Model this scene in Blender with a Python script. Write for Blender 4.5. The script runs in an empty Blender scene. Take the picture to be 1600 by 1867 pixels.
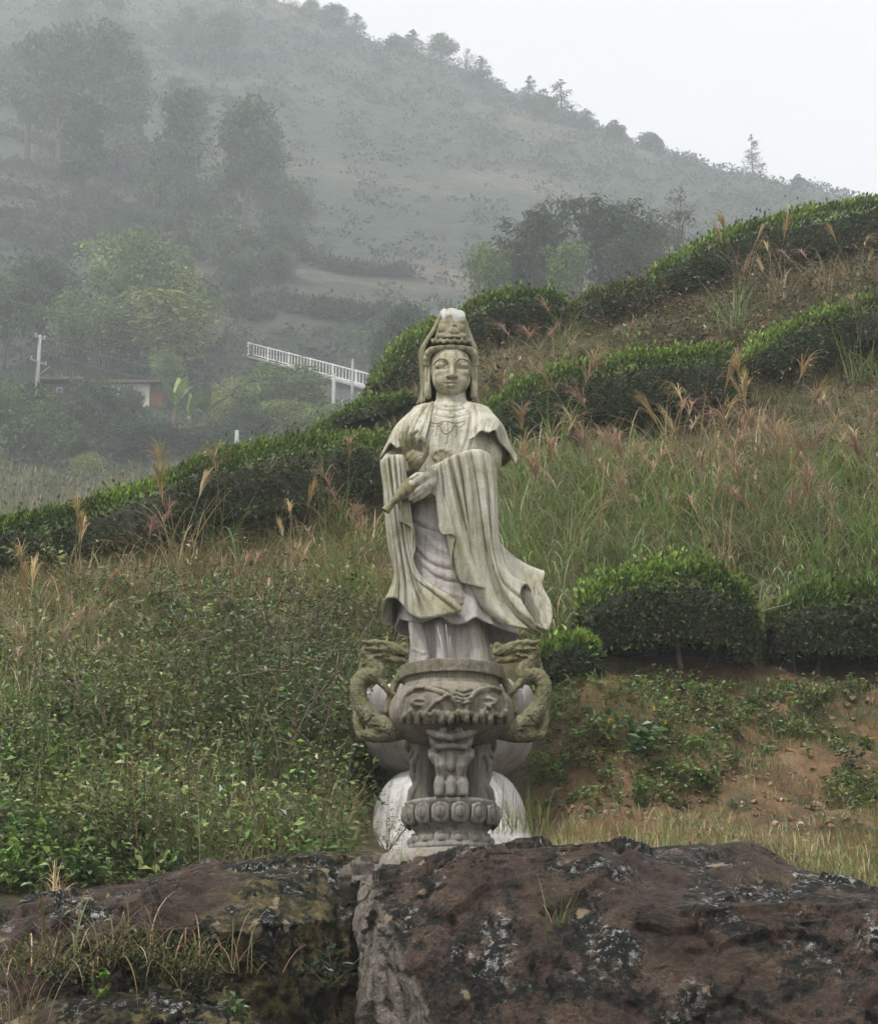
import bpy, bmesh, math, random
import numpy as np
from math import radians, sin, cos, tan, atan, pi
from mathutils import Vector, Matrix
random.seed(7); RNG = np.random.default_rng(11)
S = bpy.context.scene
COL = S.collection

# ------------------------------------------------------------------ camera
FPX, TILT, CAMZ = 3500.0, radians(16.2), 1.6
cam_d = bpy.data.cameras.new('camera'); cam = bpy.data.objects.new('camera', cam_d); COL.objects.link(cam)
cam.location = (0, 0, CAMZ); cam.rotation_euler = (radians(90) + TILT, 0, 0)
cam_d.sensor_fit = 'VERTICAL'; cam_d.sensor_height = 36.0; cam_d.sensor_width = 36.0
cam_d.lens = FPX / 1867.0 * 36.0
cam_d.clip_start = 0.1; cam_d.clip_end = 3000
S.camera = cam

# ------------------------------------------------------------------ sky, sun, exposure
SUN_EL, SUN_AZ = radians(60), radians(222)       # azimuth clockwise from +Y
W = bpy.data.worlds.new('World'); S.world = W; W.use_nodes = True
wn, wl = W.node_tree.nodes, W.node_tree.links
wn.clear()
wo = wn.new('ShaderNodeOutputWorld'); bg = wn.new('ShaderNodeBackground')
sk = wn.new('ShaderNodeTexSky'); sk.sky_type = 'NISHITA'; sk.sun_disc = False
sk.sun_elevation = SUN_EL; sk.sun_rotation = SUN_AZ; sk.air_density = 1.0; sk.dust_density = 4.0
hs = wn.new('ShaderNodeHueSaturation'); hs.inputs['Saturation'].default_value = 0.12
mx = wn.new('ShaderNodeMix'); mx.data_type = 'RGBA'; mx.inputs['Factor'].default_value = 0.88
mx.inputs['B'].default_value = (9.0, 8.9, 8.95, 1)            # even cloud layer
wl.new(sk.outputs['Color'], hs.inputs['Color']); wl.new(hs.outputs['Color'], mx.inputs['A'])
wl.new(mx.outputs['Result'], bg.inputs['Color']); wl.new(bg.outputs['Background'], wo.inputs['Surface'])
bg.inputs['Strength'].default_value = 0.05
sl = bpy.data.lights.new('sun', 'SUN'); sl.energy = 1.5; sl.angle = radians(10); sl.color = (1.0, 0.97, 0.92)
so = bpy.data.objects.new('sun', sl); COL.objects.link(so)
so.rotation_euler = (radians(90) - SUN_EL, 0, pi - SUN_AZ)
S.view_settings.view_transform = 'Standard'; S.view_settings.look = 'None'
S.view_settings.exposure = 1.46; S.view_settings.gamma = 1.0
S.view_settings.use_curve_mapping = False
S.render.engine = 'CYCLES'
S.cycles.max_bounces = 8; S.cycles.diffuse_bounces = 2; S.cycles.volume_bounces = 4
S.cycles.use_adaptive_sampling = True; S.cycles.adaptive_threshold = 0.03; S.cycles.transparent_max_bounces = 8; S.cycles.caustics_reflective = False; S.cycles.caustics_refractive = False

# ------------------------------------------------------------------ pixel (of the 1600 x 1867 photograph) <-> world
CT, ST = cos(TILT), sin(TILT)
def P(u, v, Y):
    """world point at distance Y along the ground on the sight line of a photo pixel"""
    x = (np.asarray(u, float) - 800.0) / FPX; y = (933.5 - np.asarray(v, float)) / FPX
    k = np.asarray(Y, float) / (CT - y * ST)
    return np.stack(np.broadcast_arrays(x * k, np.asarray(Y, float) + 0 * k, (ST + y * CT) * k + CAMZ), -1)
def proj(p):
    p = np.asarray(p, float); X, Y, Z = p[..., 0], p[..., 1], p[..., 2] - CAMZ
    d = Y * CT + Z * ST; up = -Y * ST + Z * CT
    return 800 + FPX * X / d, 933.5 - FPX * up / d

# ------------------------------------------------------------------ small helpers
def smooth(a, b, x):
    t = np.clip((x - a) / (b - a), 0, 1); return t * t * (3 - 2 * t)

def tag(o, label=None, cat=None, group=None, kind=None):
    if label: o['label'] = label
    if cat: o['category'] = cat
    if group: o['group'] = group
    if kind: o['kind'] = kind
    return o

def empty(name, loc=(0, 0, 0), rz=0.0):
    o = bpy.data.objects.new(name, None); COL.objects.link(o)
    o.location = loc; o.rotation_euler = (0, 0, rz); o.empty_display_size = 0.1
    return o

def mesh_np(name, V, F, cols=None, smooth_sh=True):
    """mesh from numpy; F is an (n,3)/(n,4) array or a list of such arrays"""
    me = bpy.data.meshes.new(name)
    V = np.asarray(V, np.float32).reshape(-1, 3)
    Fs = F if isinstance(F, list) else [F]
    Fs = [np.asarray(f, np.int32) for f in Fs if len(f)]
    me.vertices.add(len(V)); me.vertices.foreach_set('co', V.ravel())
    li = np.concatenate([f.ravel() for f in Fs]); tot = np.concatenate([np.full(len(f), f.shape[1], np.int32) for f in Fs])
    st = np.concatenate([[0], np.cumsum(tot)[:-1]]).astype(np.int32)
    me.loops.add(len(li)); me.loops.foreach_set('vertex_index', li)
    me.polygons.add(len(tot)); me.polygons.foreach_set('loop_start', st); me.polygons.foreach_set('loop_total', tot)
    me.polygons.foreach_set('use_smooth', np.full(len(tot), smooth_sh, bool))
    if cols is not None:
        c = np.ones((len(V), 4), np.float32); c[:, :3] = cols
        a = me.attributes.new('col', 'FLOAT_COLOR', 'POINT'); a.data.foreach_set('color', c.ravel())
    me.update(calc_edges=True); me.validate(verbose=False)
    return me

def obj(name, me, mat=None, parent=None, loc=None):
    o = bpy.data.objects.new(name, me); COL.objects.link(o)
    if mat is not None:
        me.materials.clear(); me.materials.append(mat)
    if parent is not None: o.parent = parent
    if loc is not None: o.location = loc
    return o

def copy_tree(o, parent=None):
    c = o.copy(); COL.objects.link(c); c.parent = parent
    for ch in list(o.children): copy_tree(ch, c)
    return c

def catmull(pts, n):
    """resample a polyline of control points with a centripetal-ish Catmull-Rom spline to n points"""
    p = np.asarray(pts, float); m = len(p)
    if m == 2: return p[0] + (p[1] - p[0]) * np.linspace(0, 1, n)[:, None]
    ext = np.vstack([2 * p[0] - p[1], p, 2 * p[-1] - p[-2]])
    t = np.linspace(0, m - 1, n); i = np.minimum(t.astype(int), m - 2); f = (t - i)[:, None]
    a, b, c, d = ext[i], ext[i + 1], ext[i + 2], ext[i + 3]
    return 0.5 * (2 * b + (c - a) * f + (2 * a - 5 * b + 4 * c - d) * f ** 2 + (-a + 3 * b - 3 * c + d) * f ** 3)

# value noise in numpy (for displacement and for scatter masks)
_NG = np.random.default_rng(5).random((64, 64, 64)).astype(np.float32)
def vnoise(p, scale=1.0):
    q = np.asarray(p, np.float32) * scale + 500.0
    i = np.floor(q).astype(np.int64); f = q - i; f = f * f * (3 - 2 * f); i &= 63; j = (i + 1) & 63
    x0, y0, z0 = i[..., 0], i[..., 1], i[..., 2]; x1, y1, z1 = j[..., 0], j[..., 1], j[..., 2]
    fx, fy, fz = f[..., 0], f[..., 1], f[..., 2]
    g = _NG
    a = g[x0, y0, z0] * (1 - fx) + g[x1, y0, z0] * fx; b = g[x0, y1, z0] * (1 - fx) + g[x1, y1, z0] * fx
    c = g[x0, y0, z1] * (1 - fx) + g[x1, y0, z1] * fx; d = g[x0, y1, z1] * (1 - fx) + g[x1, y1, z1] * fx
    return (a * (1 - fy) + b * fy) * (1 - fz) + (c * (1 - fy) + d * fy) * fz
def fbm(p, scale=1.0, octv=4, gain=0.5):
    s, a, t = 0, 1.0, 0
    for k in range(octv):
        s = s + a * (vnoise(p, scale * 2.03 ** k) - 0.5); t += a; a *= gain
    return s / t * 2

# ------------------------------------------------------------------ materials
def new_mat(name):
    m = bpy.data.materials.new(name); m.use_nodes = True
    nt = m.node_tree; b = nt.nodes['Principled BSDF']
    return m, nt, b
def N(nt, typ, **kw):
    n = nt.nodes.new(typ)
    for k, v in kw.items():
        if k in n.inputs: n.inputs[k].default_value = v
        else: setattr(n, k, v)
    return n
def noise_n(nt, vec, scale, detail=4.0, rough=0.55, dist=0.0):
    n = N(nt, 'ShaderNodeTexNoise', Scale=scale, Detail=detail, Roughness=rough, Distortion=dist)
    nt.links.new(vec, n.inputs['Vector']); return n.outputs['Fac']
def ramp(nt, fac, stops, interp='LINEAR'):
    r = nt.nodes.new('ShaderNodeValToRGB'); cr = r.color_ramp; cr.interpolation = interp
    while len(cr.elements) < len(stops): cr.elements.new(0.5)
    for e, (p, c) in zip(cr.elements, stops):
        e.position = p; e.color = (c, c, c, 1) if isinstance(c, (int, float)) else (*c, 1)
    nt.links.new(fac, r.inputs['Fac']); return r.outputs['Color']
def mixc(nt, fac, a, b, typ='MIX'):
    m = nt.nodes.new('ShaderNodeMix'); m.data_type = 'RGBA'; m.blend_type = typ
    for nm, x in (('Factor', fac), ('A', a), ('B', b)):
        s = [i for i in m.inputs if i.name == nm and (nm == 'Factor' and i.type == 'VALUE' or nm != 'Factor' and i.type == 'RGBA')][0]
        if isinstance(x, (int, float)): s.default_value = x
        elif isinstance(x, tuple): s.default_value = (*x, 1)
        else: nt.links.new(x, s)
    return [o for o in m.outputs if o.type == 'RGBA'][0]
def bump(nt, b, h, strength=0.3, dist=0.02):
    n = N(nt, 'ShaderNodeBump', Strength=strength, Distance=dist); nt.links.new(h, n.inputs['Height'])
    nt.links.new(n.outputs['Normal'], b.inputs['Normal'])
def math_n(nt, op, a, b=0.0):
    m = nt.nodes.new('ShaderNodeMath'); m.operation = op
    for i, x in enumerate((a, b)):
        if isinstance(x, (int, float)): m.inputs[i].default_value = x
        else: nt.links.new(x, m.inputs[i])
    return m.outputs[0]

def leaf_mat(name, rough=0.45, transl=0.25, spec=0.4):
    """foliage: colour from the mesh's own 'col' attribute, a little of the light passes through"""
    m, nt, b = new_mat(name)
    at = N(nt, 'ShaderNodeAttribute', attribute_name='col')
    g = N(nt, 'ShaderNodeNewGeometry')
    v = noise_n(nt, g.outputs['Position'], 3.0, 2.0)
    c = mixc(nt, 1.0, at.outputs['Color'], ramp(nt, v, [(0.25, 0.75), (0.75, 1.25)]), 'MULTIPLY')
    nt.links.new(c, b.inputs['Base Color']); b.inputs['Roughness'].default_value = rough
    b.inputs['Specular IOR Level'].default_value = spec
    t = N(nt, 'ShaderNodeBsdfTranslucent'); nt.links.new(c, t.inputs['Color'])
    mxs = N(nt, 'ShaderNodeMixShader', Fac=transl)
    nt.links.new(b.outputs[0], mxs.inputs[1]); nt.links.new(t.outputs[0], mxs.inputs[2])
    nt.links.new(mxs.outputs[0], nt.nodes['Material Output'].inputs['Surface'])
    return m

def stone_mat(name, base, pale, algae, dark, scale=1.0, algae_amt=0.5, dark_amt=0.3, rough=0.85, streak=True):
    """weathered carved stone: mottled body, green-brown algae film, dark speckle and vertical run-off streaks"""
    m, nt, b = new_mat(name)
    tc = N(nt, 'ShaderNodeTexCoord'); o = tc.outputs['Object']
    c = mixc(nt, ramp(nt, noise_n(nt, o, 2.2 * scale, 5), [(0.38, 0.0), (0.62, 1.0)]), base, pale)
    c = mixc(nt, ramp(nt, noise_n(nt, o, 3.1 * scale, 6, 0.65, 0.6), [(0.62 - 0.3 * algae_amt, 0.0), (0.85 - 0.3 * algae_amt, 0.85)]), c, algae)
    if streak:
        mp = N(nt, 'ShaderNodeMapping'); mp.inputs['Scale'].default_value = (9 * scale, 9 * scale, 0.7 * scale)
        nt.links.new(o, mp.inputs['Vector'])
        sf = ramp(nt, noise_n(nt, mp.outputs['Vector'], 1.0, 6, 0.65), [(0.47, 0.0), (0.66, 0.75)])
        c = mixc(nt, sf, c, tuple(x * 0.62 for x in algae))
        mp2 = N(nt, 'ShaderNodeMapping'); mp2.inputs['Scale'].default_value = (22 * scale, 22 * scale, 1.6 * scale); mp2.inputs['Location'].default_value = (3.1, 1.7, 0.4)
        nt.links.new(o, mp2.inputs['Vector'])
        s2 = ramp(nt, noise_n(nt, mp2.outputs['Vector'], 1.0, 5, 0.7), [(0.56, 0.0), (0.68, 0.65)])
        c = mixc(nt, s2, c, dark)
    c = mixc(nt, ramp(nt, noise_n(nt, o, 14 * scale, 8, 0.7), [(0.68 - 0.3 * dark_amt, 0.0), (0.8 - 0.3 * dark_amt, 0.8)]), c, dark)
    fine = noise_n(nt, o, 90 * scale, 4, 0.6)
    c = mixc(nt, 1.0, c, ramp(nt, fine, [(0.3, 0.82), (0.7, 1.15)]), 'MULTIPLY')
    nt.links.new(c, b.inputs['Base Color']); b.inputs['Roughness'].default_value = rough
    b.inputs['Specular IOR Level'].default_value = 0.25
    h = math_n(nt, 'ADD', noise_n(nt, o, 28 * scale, 6, 0.65), math_n(nt, 'MULTIPLY', fine, 0.4))
    bump(nt, b, h, 0.6, 0.016)
    return m

def flat_mat(name, col, rough=0.7, nscale=6.0, var=0.25, metal=0.0):
    m, nt, b = new_mat(name)
    o = N(nt, 'ShaderNodeTexCoord').outputs['Object']
    f = noise_n(nt, o, nscale, 5, 0.6)
    c = mixc(nt, 1.0, col, ramp(nt, f, [(0.3, 1 - var), (0.7, 1 + var)]), 'MULTIPLY')
    nt.links.new(c, b.inputs['Base Color']); b.inputs['Roughness'].default_value = rough; b.inputs['Metallic'].default_value = metal
    bump(nt, b, f, 0.2, 0.01)
    return m

# ------------------------------------------------------------------ voxel sculpting (signed distance fields -> surface nets)
def smin(a, b, k):
    if k <= 0: return np.minimum(a, b)
    h = np.maximum(k - np.abs(a - b), 0) / k
    return np.minimum(a, b) - h * h * (k * 0.25)
class Vox:
    def __init__(s, lo, hi, h):
        s.h = float(h); s.lo = np.asarray(lo, float)
        n = np.ceil((np.asarray(hi, float) - s.lo) / h).astype(int) + 1
        s.n = n; s.D = np.full(tuple(n), 50.0, np.float32)
        s.ax = [(s.lo[i] + h * np.arange(n[i])).astype(np.float32) for i in range(3)]
    def box(s, lo, hi):
        a = np.clip(np.floor((np.asarray(lo) - s.lo) / s.h).astype(int) - 1, 0, s.n)
        b = np.clip(np.ceil((np.asarray(hi) - s.lo) / s.h).astype(int) + 2, 0, s.n)
        return tuple(slice(int(a[i]), int(b[i])) for i in range(3))
    def xyz(s, sl):
        return s.ax[0][sl[0]][:, None, None], s.ax[1][sl[1]][None, :, None], s.ax[2][sl[2]][None, None, :]
    def put(s, sl, d, k=0.0, mode='u'):
        A = s.D[sl]
        if mode == 'u': s.D[sl] = smin(A, d, k)
        elif mode == 's': s.D[sl] = -smin(-A, d, k)
        elif mode == 'i': s.D[sl] = -smin(-A, -d, k)
    def fn(s, f, lo, hi, k=0.0, mode='u'):
        pad = k + 3 * s.h
        sl = s.box(np.asarray(lo) - pad, np.asarray(hi) + pad)
        if any(q.stop - q.start < 1 for q in sl): return
        X, Y, Z = s.xyz(sl); s.put(sl, np.broadcast_to(f(X, Y, Z), s.D[sl].shape).astype(np.float32), k, mode)
    def ell(s, c, r, k=0.0, mode='u', rot=None):
        c = np.asarray(c, float); r = np.asarray(r, float); R = max(r)
        def f(X, Y, Z):
            x, y, z = X - c[0], Y - c[1], Z - c[2]
            if rot is not None:
                M = np.asarray(rot)
                x, y, z = (M[0, 0] * x + M[1, 0] * y + M[2, 0] * z, M[0, 1] * x + M[1, 1] * y + M[2, 1] * z, M[0, 2] * x + M[1, 2] * y + M[2, 2] * z)
            k0 = np.sqrt((x / r[0]) ** 2 + (y / r[1]) ** 2 + (z / r[2]) ** 2)
            k1 = np.sqrt((x / r[0] ** 2) ** 2 + (y / r[1] ** 2) ** 2 + (z / r[2] ** 2) ** 2)
            return k0 * (k0 - 1) / np.maximum(k1, 1e-6)
        ext = r if rot is None else np.array([R, R, R])
        s.fn(f, c - ext, c + ext, k, mode)
    def chain(s, pts, rad, k=0.0, mode='u'):
        pts = np.asarray(pts, float); rad = np.broadcast_to(np.asarray(rad, float), (len(pts),))
        pad = k + 3 * s.h; R = rad.max()
        sl = s.box(pts.min(0) - R - pad, pts.max(0) + R + pad)
        if any(q.stop - q.start < 1 for q in sl): return
        T = np.full(s.D[sl].shape, 50.0, np.float32); off = [q.start for q in sl]
        for a, b, ra, rb in zip(pts[:-1], pts[1:], rad[:-1], rad[1:]):
            rr = max(ra, rb) + pad
            q = s.box(np.minimum(a, b) - rr, np.maximum(a, b) + rr)
            if any(w.stop - w.start < 1 for w in q): continue
            X, Y, Z = s.xyz(q); d = b - a; L = max(d @ d, 1e-9)
            t = np.clip(((X - a[0]) * d[0] + (Y - a[1]) * d[1] + (Z - a[2]) * d[2]) / L, 0, 1)
            e = np.sqrt((X - a[0] - t * d[0]) ** 2 + (Y - a[1] - t * d[1]) ** 2 + (Z - a[2] - t * d[2]) ** 2) - (ra + (rb - ra) * t)
            w = tuple(slice(q[i].start - off[i], q[i].stop - off[i]) for i in range(3))
            T[w] = np.minimum(T[w], e)
        s.put(sl, T, k, mode)
    def loft(s, z, cx, a, cy, b, k=0.0, mode='u', p=2.2, cap=True):
        """stack of super-ellipses; arrays over ascending z"""
        z = np.asarray(z, float); o = np.argsort(z); z = z[o]
        cx, a, cy, b = [np.broadcast_to(np.asarray(q, float), z.shape)[o] for q in (cx, a, cy, b)]
        def f(X, Y, Z):
            g = [np.interp(Z.ravel(), z, q).astype(np.float32)[None, None, :] for q in (cx, a, cy, b)]
            r = ((np.abs(X - g[0]) / g[1]) ** p + (np.abs(Y - g[2]) / g[3]) ** p) ** (1 / p)
            d = (r - 1) * np.minimum(g[1], g[3])
            if cap: d = np.maximum(d, np.maximum(z[0] - Z, Z - z[-1]))
            return d
        s.fn(f, (min(cx - a), min(cy - b), z[0]), (max(cx + a), max(cy + b), z[-1]), k, mode)
    def front(s, x, z):
        """y of the first surface met from the -y side"""
        i = np.clip(np.rint((np.asarray(x) - s.lo[0]) / s.h).astype(int), 0, s.n[0] - 1)
        j = np.clip(np.rint((np.asarray(z) - s.lo[2]) / s.h).astype(int), 0, s.n[2] - 1)
        c = s.D[i, :, j] < 0; m = c.argmax(1); m1 = np.maximum(m - 1, 0); r = np.arange(len(i))
        d0, d1 = s.D[i, m1, j], s.D[i, m, j]
        t = np.where(np.abs(d0 - d1) > 1e-6, d0 / np.where(np.abs(d0 - d1) > 1e-6, d0 - d1, 1), 0)
        return np.where(c.any(1), s.lo[1] + s.h * (m1 + np.clip(t, 0, 1)), np.nan)
    def nets(s, relax=1):
        D = s.D; sg = D < 0
        c = np.zeros(tuple(s.n - 1), np.int8)
        for dx in (0, 1):
            for dy in (0, 1):
                for dz in (0, 1):
                    c += sg[dx:s.n[0] - 1 + dx, dy:s.n[1] - 1 + dy, dz:s.n[2] - 1 + dz]
        I = np.argwhere((c > 0) & (c < 8)); idx = np.full(tuple(s.n - 1), -1, np.int64); idx[tuple(I.T)] = np.arange(len(I))
        acc = np.zeros((len(I), 3)); cnt = np.zeros(len(I))
        cor = [(a, b, e) for a in (0, 1) for b in (0, 1) for e in (0, 1)]
        val = {q: D[I[:, 0] + q[0], I[:, 1] + q[1], I[:, 2] + q[2]] for q in cor}
        for q in cor:
            for ax in range(3):
                if q[ax]: continue
                r = list(q); r[ax] = 1; r = tuple(r); a, b = val[q], val[r]; mk = (a < 0) != (b < 0)
                t = np.where(mk, a / np.where(mk, a - b, 1), 0)
                pt = np.repeat(np.array(q, float)[None], len(I), 0); pt[:, ax] += t
                acc[mk] += pt[mk]; cnt[mk] += 1
        V = s.lo + s.h * (I + acc / cnt[:, None])
        F = []
        for ax in range(3):
            o1, o2 = [(1, 2), (2, 0), (0, 1)][ax]
            sa = [slice(1, -1)] * 3; sa[ax] = slice(0, -1); sb = list(sa); sb[ax] = slice(1, None)
            A, B = sg[tuple(sa)], sg[tuple(sb)]
            for flip, M in ((False, A & ~B), (True, ~A & B)):
                E = np.argwhere(M); E[:, o1] += 1; E[:, o2] += 1
                def cell(d1, d2):
                    e = E.copy(); e[:, o1] -= d1; e[:, o2] -= d2; return idx[e[:, 0], e[:, 1], e[:, 2]]
                q = np.stack([cell(1, 1), cell(0, 1), cell(0, 0), cell(1, 0)], 1)
                if flip: q = q[:, ::-1]
                F.append(q[(q >= 0).all(1)])
        F = np.concatenate(F)
        for _ in range(relax):
            s_, n_ = np.zeros_like(V), np.zeros(len(V))
            for a, b in ((0, 1), (1, 2), (2, 3), (3, 0)):
                for g in range(3): s_[:, g] += np.bincount(F[:, a], V[F[:, b], g], len(V)) + np.bincount(F[:, b], V[F[:, a], g], len(V))
                n_ += np.bincount(F[:, a], minlength=len(V)) + np.bincount(F[:, b], minlength=len(V))
            V = V * 0.5 + 0.5 * s_ / np.maximum(n_, 1)[:, None]
        return V, F

def grid_faces(n, m, closed=False):
    i, j = np.meshgrid(np.arange(n - 1), np.arange(m if closed else m - 1), indexing='ij'); j2 = (j + 1) % m
    return np.stack([i * m + j, i * m + j2, (i + 1) * m + j2, (i + 1) * m + j], -1).reshape(-1, 4)
def solid_sheet(G, th):
    """give a grid of points (n,m,3) real thickness"""
    n, m = G.shape[:2]
    gu = np.gradient(G, axis=0); gv = np.gradient(G, axis=1)
    nr = np.cross(gu, gv); nr /= np.maximum(np.linalg.norm(nr, axis=-1, keepdims=True), 1e-9)
    A = (G + nr * th / 2).reshape(-1, 3); B = (G - nr * th / 2).reshape(-1, 3); k = n * m
    f = grid_faces(n, m); F = [f, f[:, ::-1] + k]
    idx = np.arange(k).reshape(n, m)
    for e in (idx[0], idx[-1][::-1], idx[:, 0][::-1], idx[:, -1]):
        F.append(np.stack([e[:-1], e[:-1] + k, e[1:] + k, e[1:]], 1))
    return np.vstack([A, B]), np.concatenate(F)
def lathe(prof, seg=48, ang=None):
    """prof: list of (r, z) -> verts, quads"""
    pr = np.asarray(prof, float); t = np.linspace(0, 2 * pi, seg, endpoint=False)
    V = np.stack([pr[:, 0:1] * np.cos(t), pr[:, 0:1] * np.sin(t), np.repeat(pr[:, 1:2], seg, 1)], -1)
    return V.reshape(-1, 3), grid_faces(len(pr), seg, True)
def tube_np(pts, rad, seg=8):
    pts = np.asarray(pts, float); rad = np.broadcast_to(np.asarray(rad, float), (len(pts),))
    tg = np.gradient(pts, axis=0); tg /= np.maximum(np.linalg.norm(tg, axis=1, keepdims=True), 1e-9)
    ref = np.where(np.abs(tg[:, 2:3]) > 0.9, np.array([[1.0, 0, 0]]), np.array([[0, 0, 1.0]]))
    a = np.cross(tg, ref); a /= np.linalg.norm(a, axis=1, keepdims=True); b = np.cross(tg, a)
    t = np.linspace(0, 2 * pi, seg, endpoint=False)
    V = pts[:, None] + rad[:, None, None] * (a[:, None] * np.cos(t)[None, :, None] + b[:, None] * np.sin(t)[None, :, None])
    F = [grid_faces(len(pts), seg, True)]
    if seg == 4 or True:
        c0 = len(pts) * seg; V = np.vstack([V.reshape(-1, 3), pts[:1], pts[-1:]])
        i = np.arange(seg); j = (i + 1) % seg; e = (len(pts) - 1) * seg
        F.append(np.stack([np.full(seg, c0), j, i], 1)); F.append(np.stack([np.full(seg, c0 + 1), e + i, e + j], 1))
    return V, F
def join_np(parts):
    """merge [(V, F or [F..])] into one V, [F..]"""
    Vs, Q, T, o = [], [], [], 0
    for V, F in parts:
        for f in (F if isinstance(F, list) else [F]):
            if len(f): (Q if f.shape[1] == 4 else T).append(np.asarray(f) + o)
        Vs.append(V); o += len(V)
    return np.vstack(Vs), [np.concatenate(x) for x in (Q, T) if x]
def box_np(lo, hi):
    lo, hi = np.asarray(lo, float), np.asarray(hi, float)
    V = np.array([[(lo, hi)[i][0], (lo, hi)[j][1], (lo, hi)[k][2]] for i in (0, 1) for j in (0, 1) for k in (0, 1)])
    F = np.array([[0, 1, 3, 2], [4, 6, 7, 5], [0, 4, 5, 1], [2, 3, 7, 6], [0, 2, 6, 4], [1, 5, 7, 3]])
    return V, F
# ================================================================== ground, near hillside, far mountain
class TPS:
    def __init__(s, pts, lam=0.05):
        p = np.asarray(pts, float); s.sc = np.abs(p[:, :2]).max(); s.c = p[:, :2] / s.sc; n = len(p)
        K = s.k(np.linalg.norm(s.c[:, None] - s.c[None], axis=-1)) + lam * 1e-3 * np.eye(n)
        Pm = np.column_stack([np.ones(n), s.c]); A = np.block([[K, Pm], [Pm.T, np.zeros((3, 3))]])
        s.w = np.linalg.solve(A, np.concatenate([p[:, 2], np.zeros(3)]))
    @staticmethod
    def k(r): return np.where(r > 1e-9, r * r * np.log(np.maximum(r, 1e-9)), 0)
    def __call__(s, x, y):
        sh = np.broadcast(x, y).shape; q = np.stack(np.broadcast_arrays(x, y), -1).reshape(-1, 2) / s.sc; out = np.empty(len(q)); n = len(s.c)
        for i in range(0, len(q), 40000):
            b = q[i:i + 40000]; out[i:i + 40000] = s.k(np.linalg.norm(b[:, None] - s.c[None], axis=-1)) @ s.w[:n] + s.w[n] + b @ s.w[n + 1:]
        return out.reshape(sh)
near_c = [(-150, 1660, 11.6), (0, 1655, 11.9), (200, 1625, 12.3), (400, 1590, 12.7), (600, 1575, 13.1),
          (-150, 1420, 14.5), (0, 1410, 14.6), (300, 1400, 15), (600, 1400, 15.8), (-150, 1210, 17.5), (0, 1200, 17.5), (300, 1200, 18), (600, 1150, 19),
          (-300, 1100, 20.5), (-150, 1085, 20.5), (0, 1065, 20.6), (200, 1035, 21), (400, 985, 21.8), (550, 930, 22.6), (690, 885, 23.4),
          (-300, 1120, 25), (0, 1070, 25.5), (200, 1035, 25.5), (400, 960, 26), (520, 870, 26.3), (600, 800, 27), (690, 785, 27.5), (690, 740, 28.6), (735, 725, 29.2), (600, 820, 31), (640, 800, 33),
          (823, 1562, 15.4), (823, 1590, 13.2), (700, 1560, 14.6), (960, 1540, 15.4), (760, 1250, 18.5), (800, 1000, 21.8),
          (1000, 1572, 13), (1200, 1590, 13), (1400, 1600, 13), (1600, 1632, 12.7), (1800, 1650, 12.5),
          (1060, 1490, 15.2), (1300, 1485, 15.5), (1500, 1480, 15.5), (1750, 1470, 15.5), (1000, 1400, 16.1), (1150, 1385, 16.2), (1350, 1405, 16.4), (1550, 1390, 16.8),
          (1000, 1265, 17.5), (1150, 1240, 18.1), (1250, 1238, 18.2), (1400, 1245, 18.5), (1600, 1262, 18.6), (1800, 1270, 18.6),
          (1000, 1150, 19.4), (1200, 1125, 20.2), (1400, 1120, 20.4), (1600, 1130, 20.4), (1000, 1000, 21.5), (1200, 985, 21.8), (1400, 985, 21.8), (1600, 990, 21.8),
          (930, 845, 24), (1100, 815, 24.7), (1300, 770, 25.4), (1450, 715, 26.2), (1600, 685, 26.6), (1850, 640, 27.2),
          (880, 760, 26.4), (1000, 690, 28), (1150, 645, 29.4), (1300, 600, 30.4), (1450, 545, 31.6), (1600, 505, 32.6), (1850, 465, 33.6),
          (770, 690, 29.6), (860, 645, 30), (1030, 620, 30.8), (1190, 560, 32.2), (1330, 520, 33.2), (1600, 478, 34.2),
          (760, 740, 36), (900, 690, 37), (1100, 650, 39), (1300, 580, 41), (1600, 500, 43), (1900, 470, 44)]
HILL = TPS(np.array([P(*q) for q in near_c]), 0.02)
def hill_z(x, y):
    x = np.asarray(x, float); y = np.asarray(y, float)
    f = smooth(8.3, 12.0, y); xx = np.clip(x, -13, 14); yy = np.clip(y, 11.5, 46)
    z = HILL(xx, yy) - 0.45 * np.maximum(y - 46, 0) - 0.10 * np.maximum(np.abs(x) - 13, 0)
    q = np.stack(np.broadcast_arrays(x, y, 0 * x), -1)
    z = z + 0.10 * fbm(q, 0.9, 3) + 0.03 * fbm(q, 4.0, 2)
    bank = smooth(0.6, 1.1, x) * smooth(14.3, 15.2, y) * (1 - smooth(18.0, 18.8, y))
    z = z + bank * (0.22 * fbm(q + 4.0, 1.5, 4, 0.6) + 0.06 * fbm(q, 6.0, 3) + 0.22 * np.exp(-((x - 1.75) / 0.55) ** 2 - ((y - 17.0) / 0.8) ** 2))
    return np.maximum(f * z + (1 - f) * (-0.1), -0.4)
def hill_hit(u, v, y0=11.0, y1=42.0, n=400):
    """first point where the sight line of a photo pixel meets the hillside"""
    Y = np.linspace(y0, y1, n); q = P(np.full(n, u), np.full(n, v), Y); g = hill_z(q[:, 0], q[:, 1]); i = np.argmax(g >= q[:, 2]) if (g >= q[:, 2]).any() else 120 + np.argmin((q[:, 2] - g)[120:])
    return np.array([q[i, 0], q[i, 1], g[i]])

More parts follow.
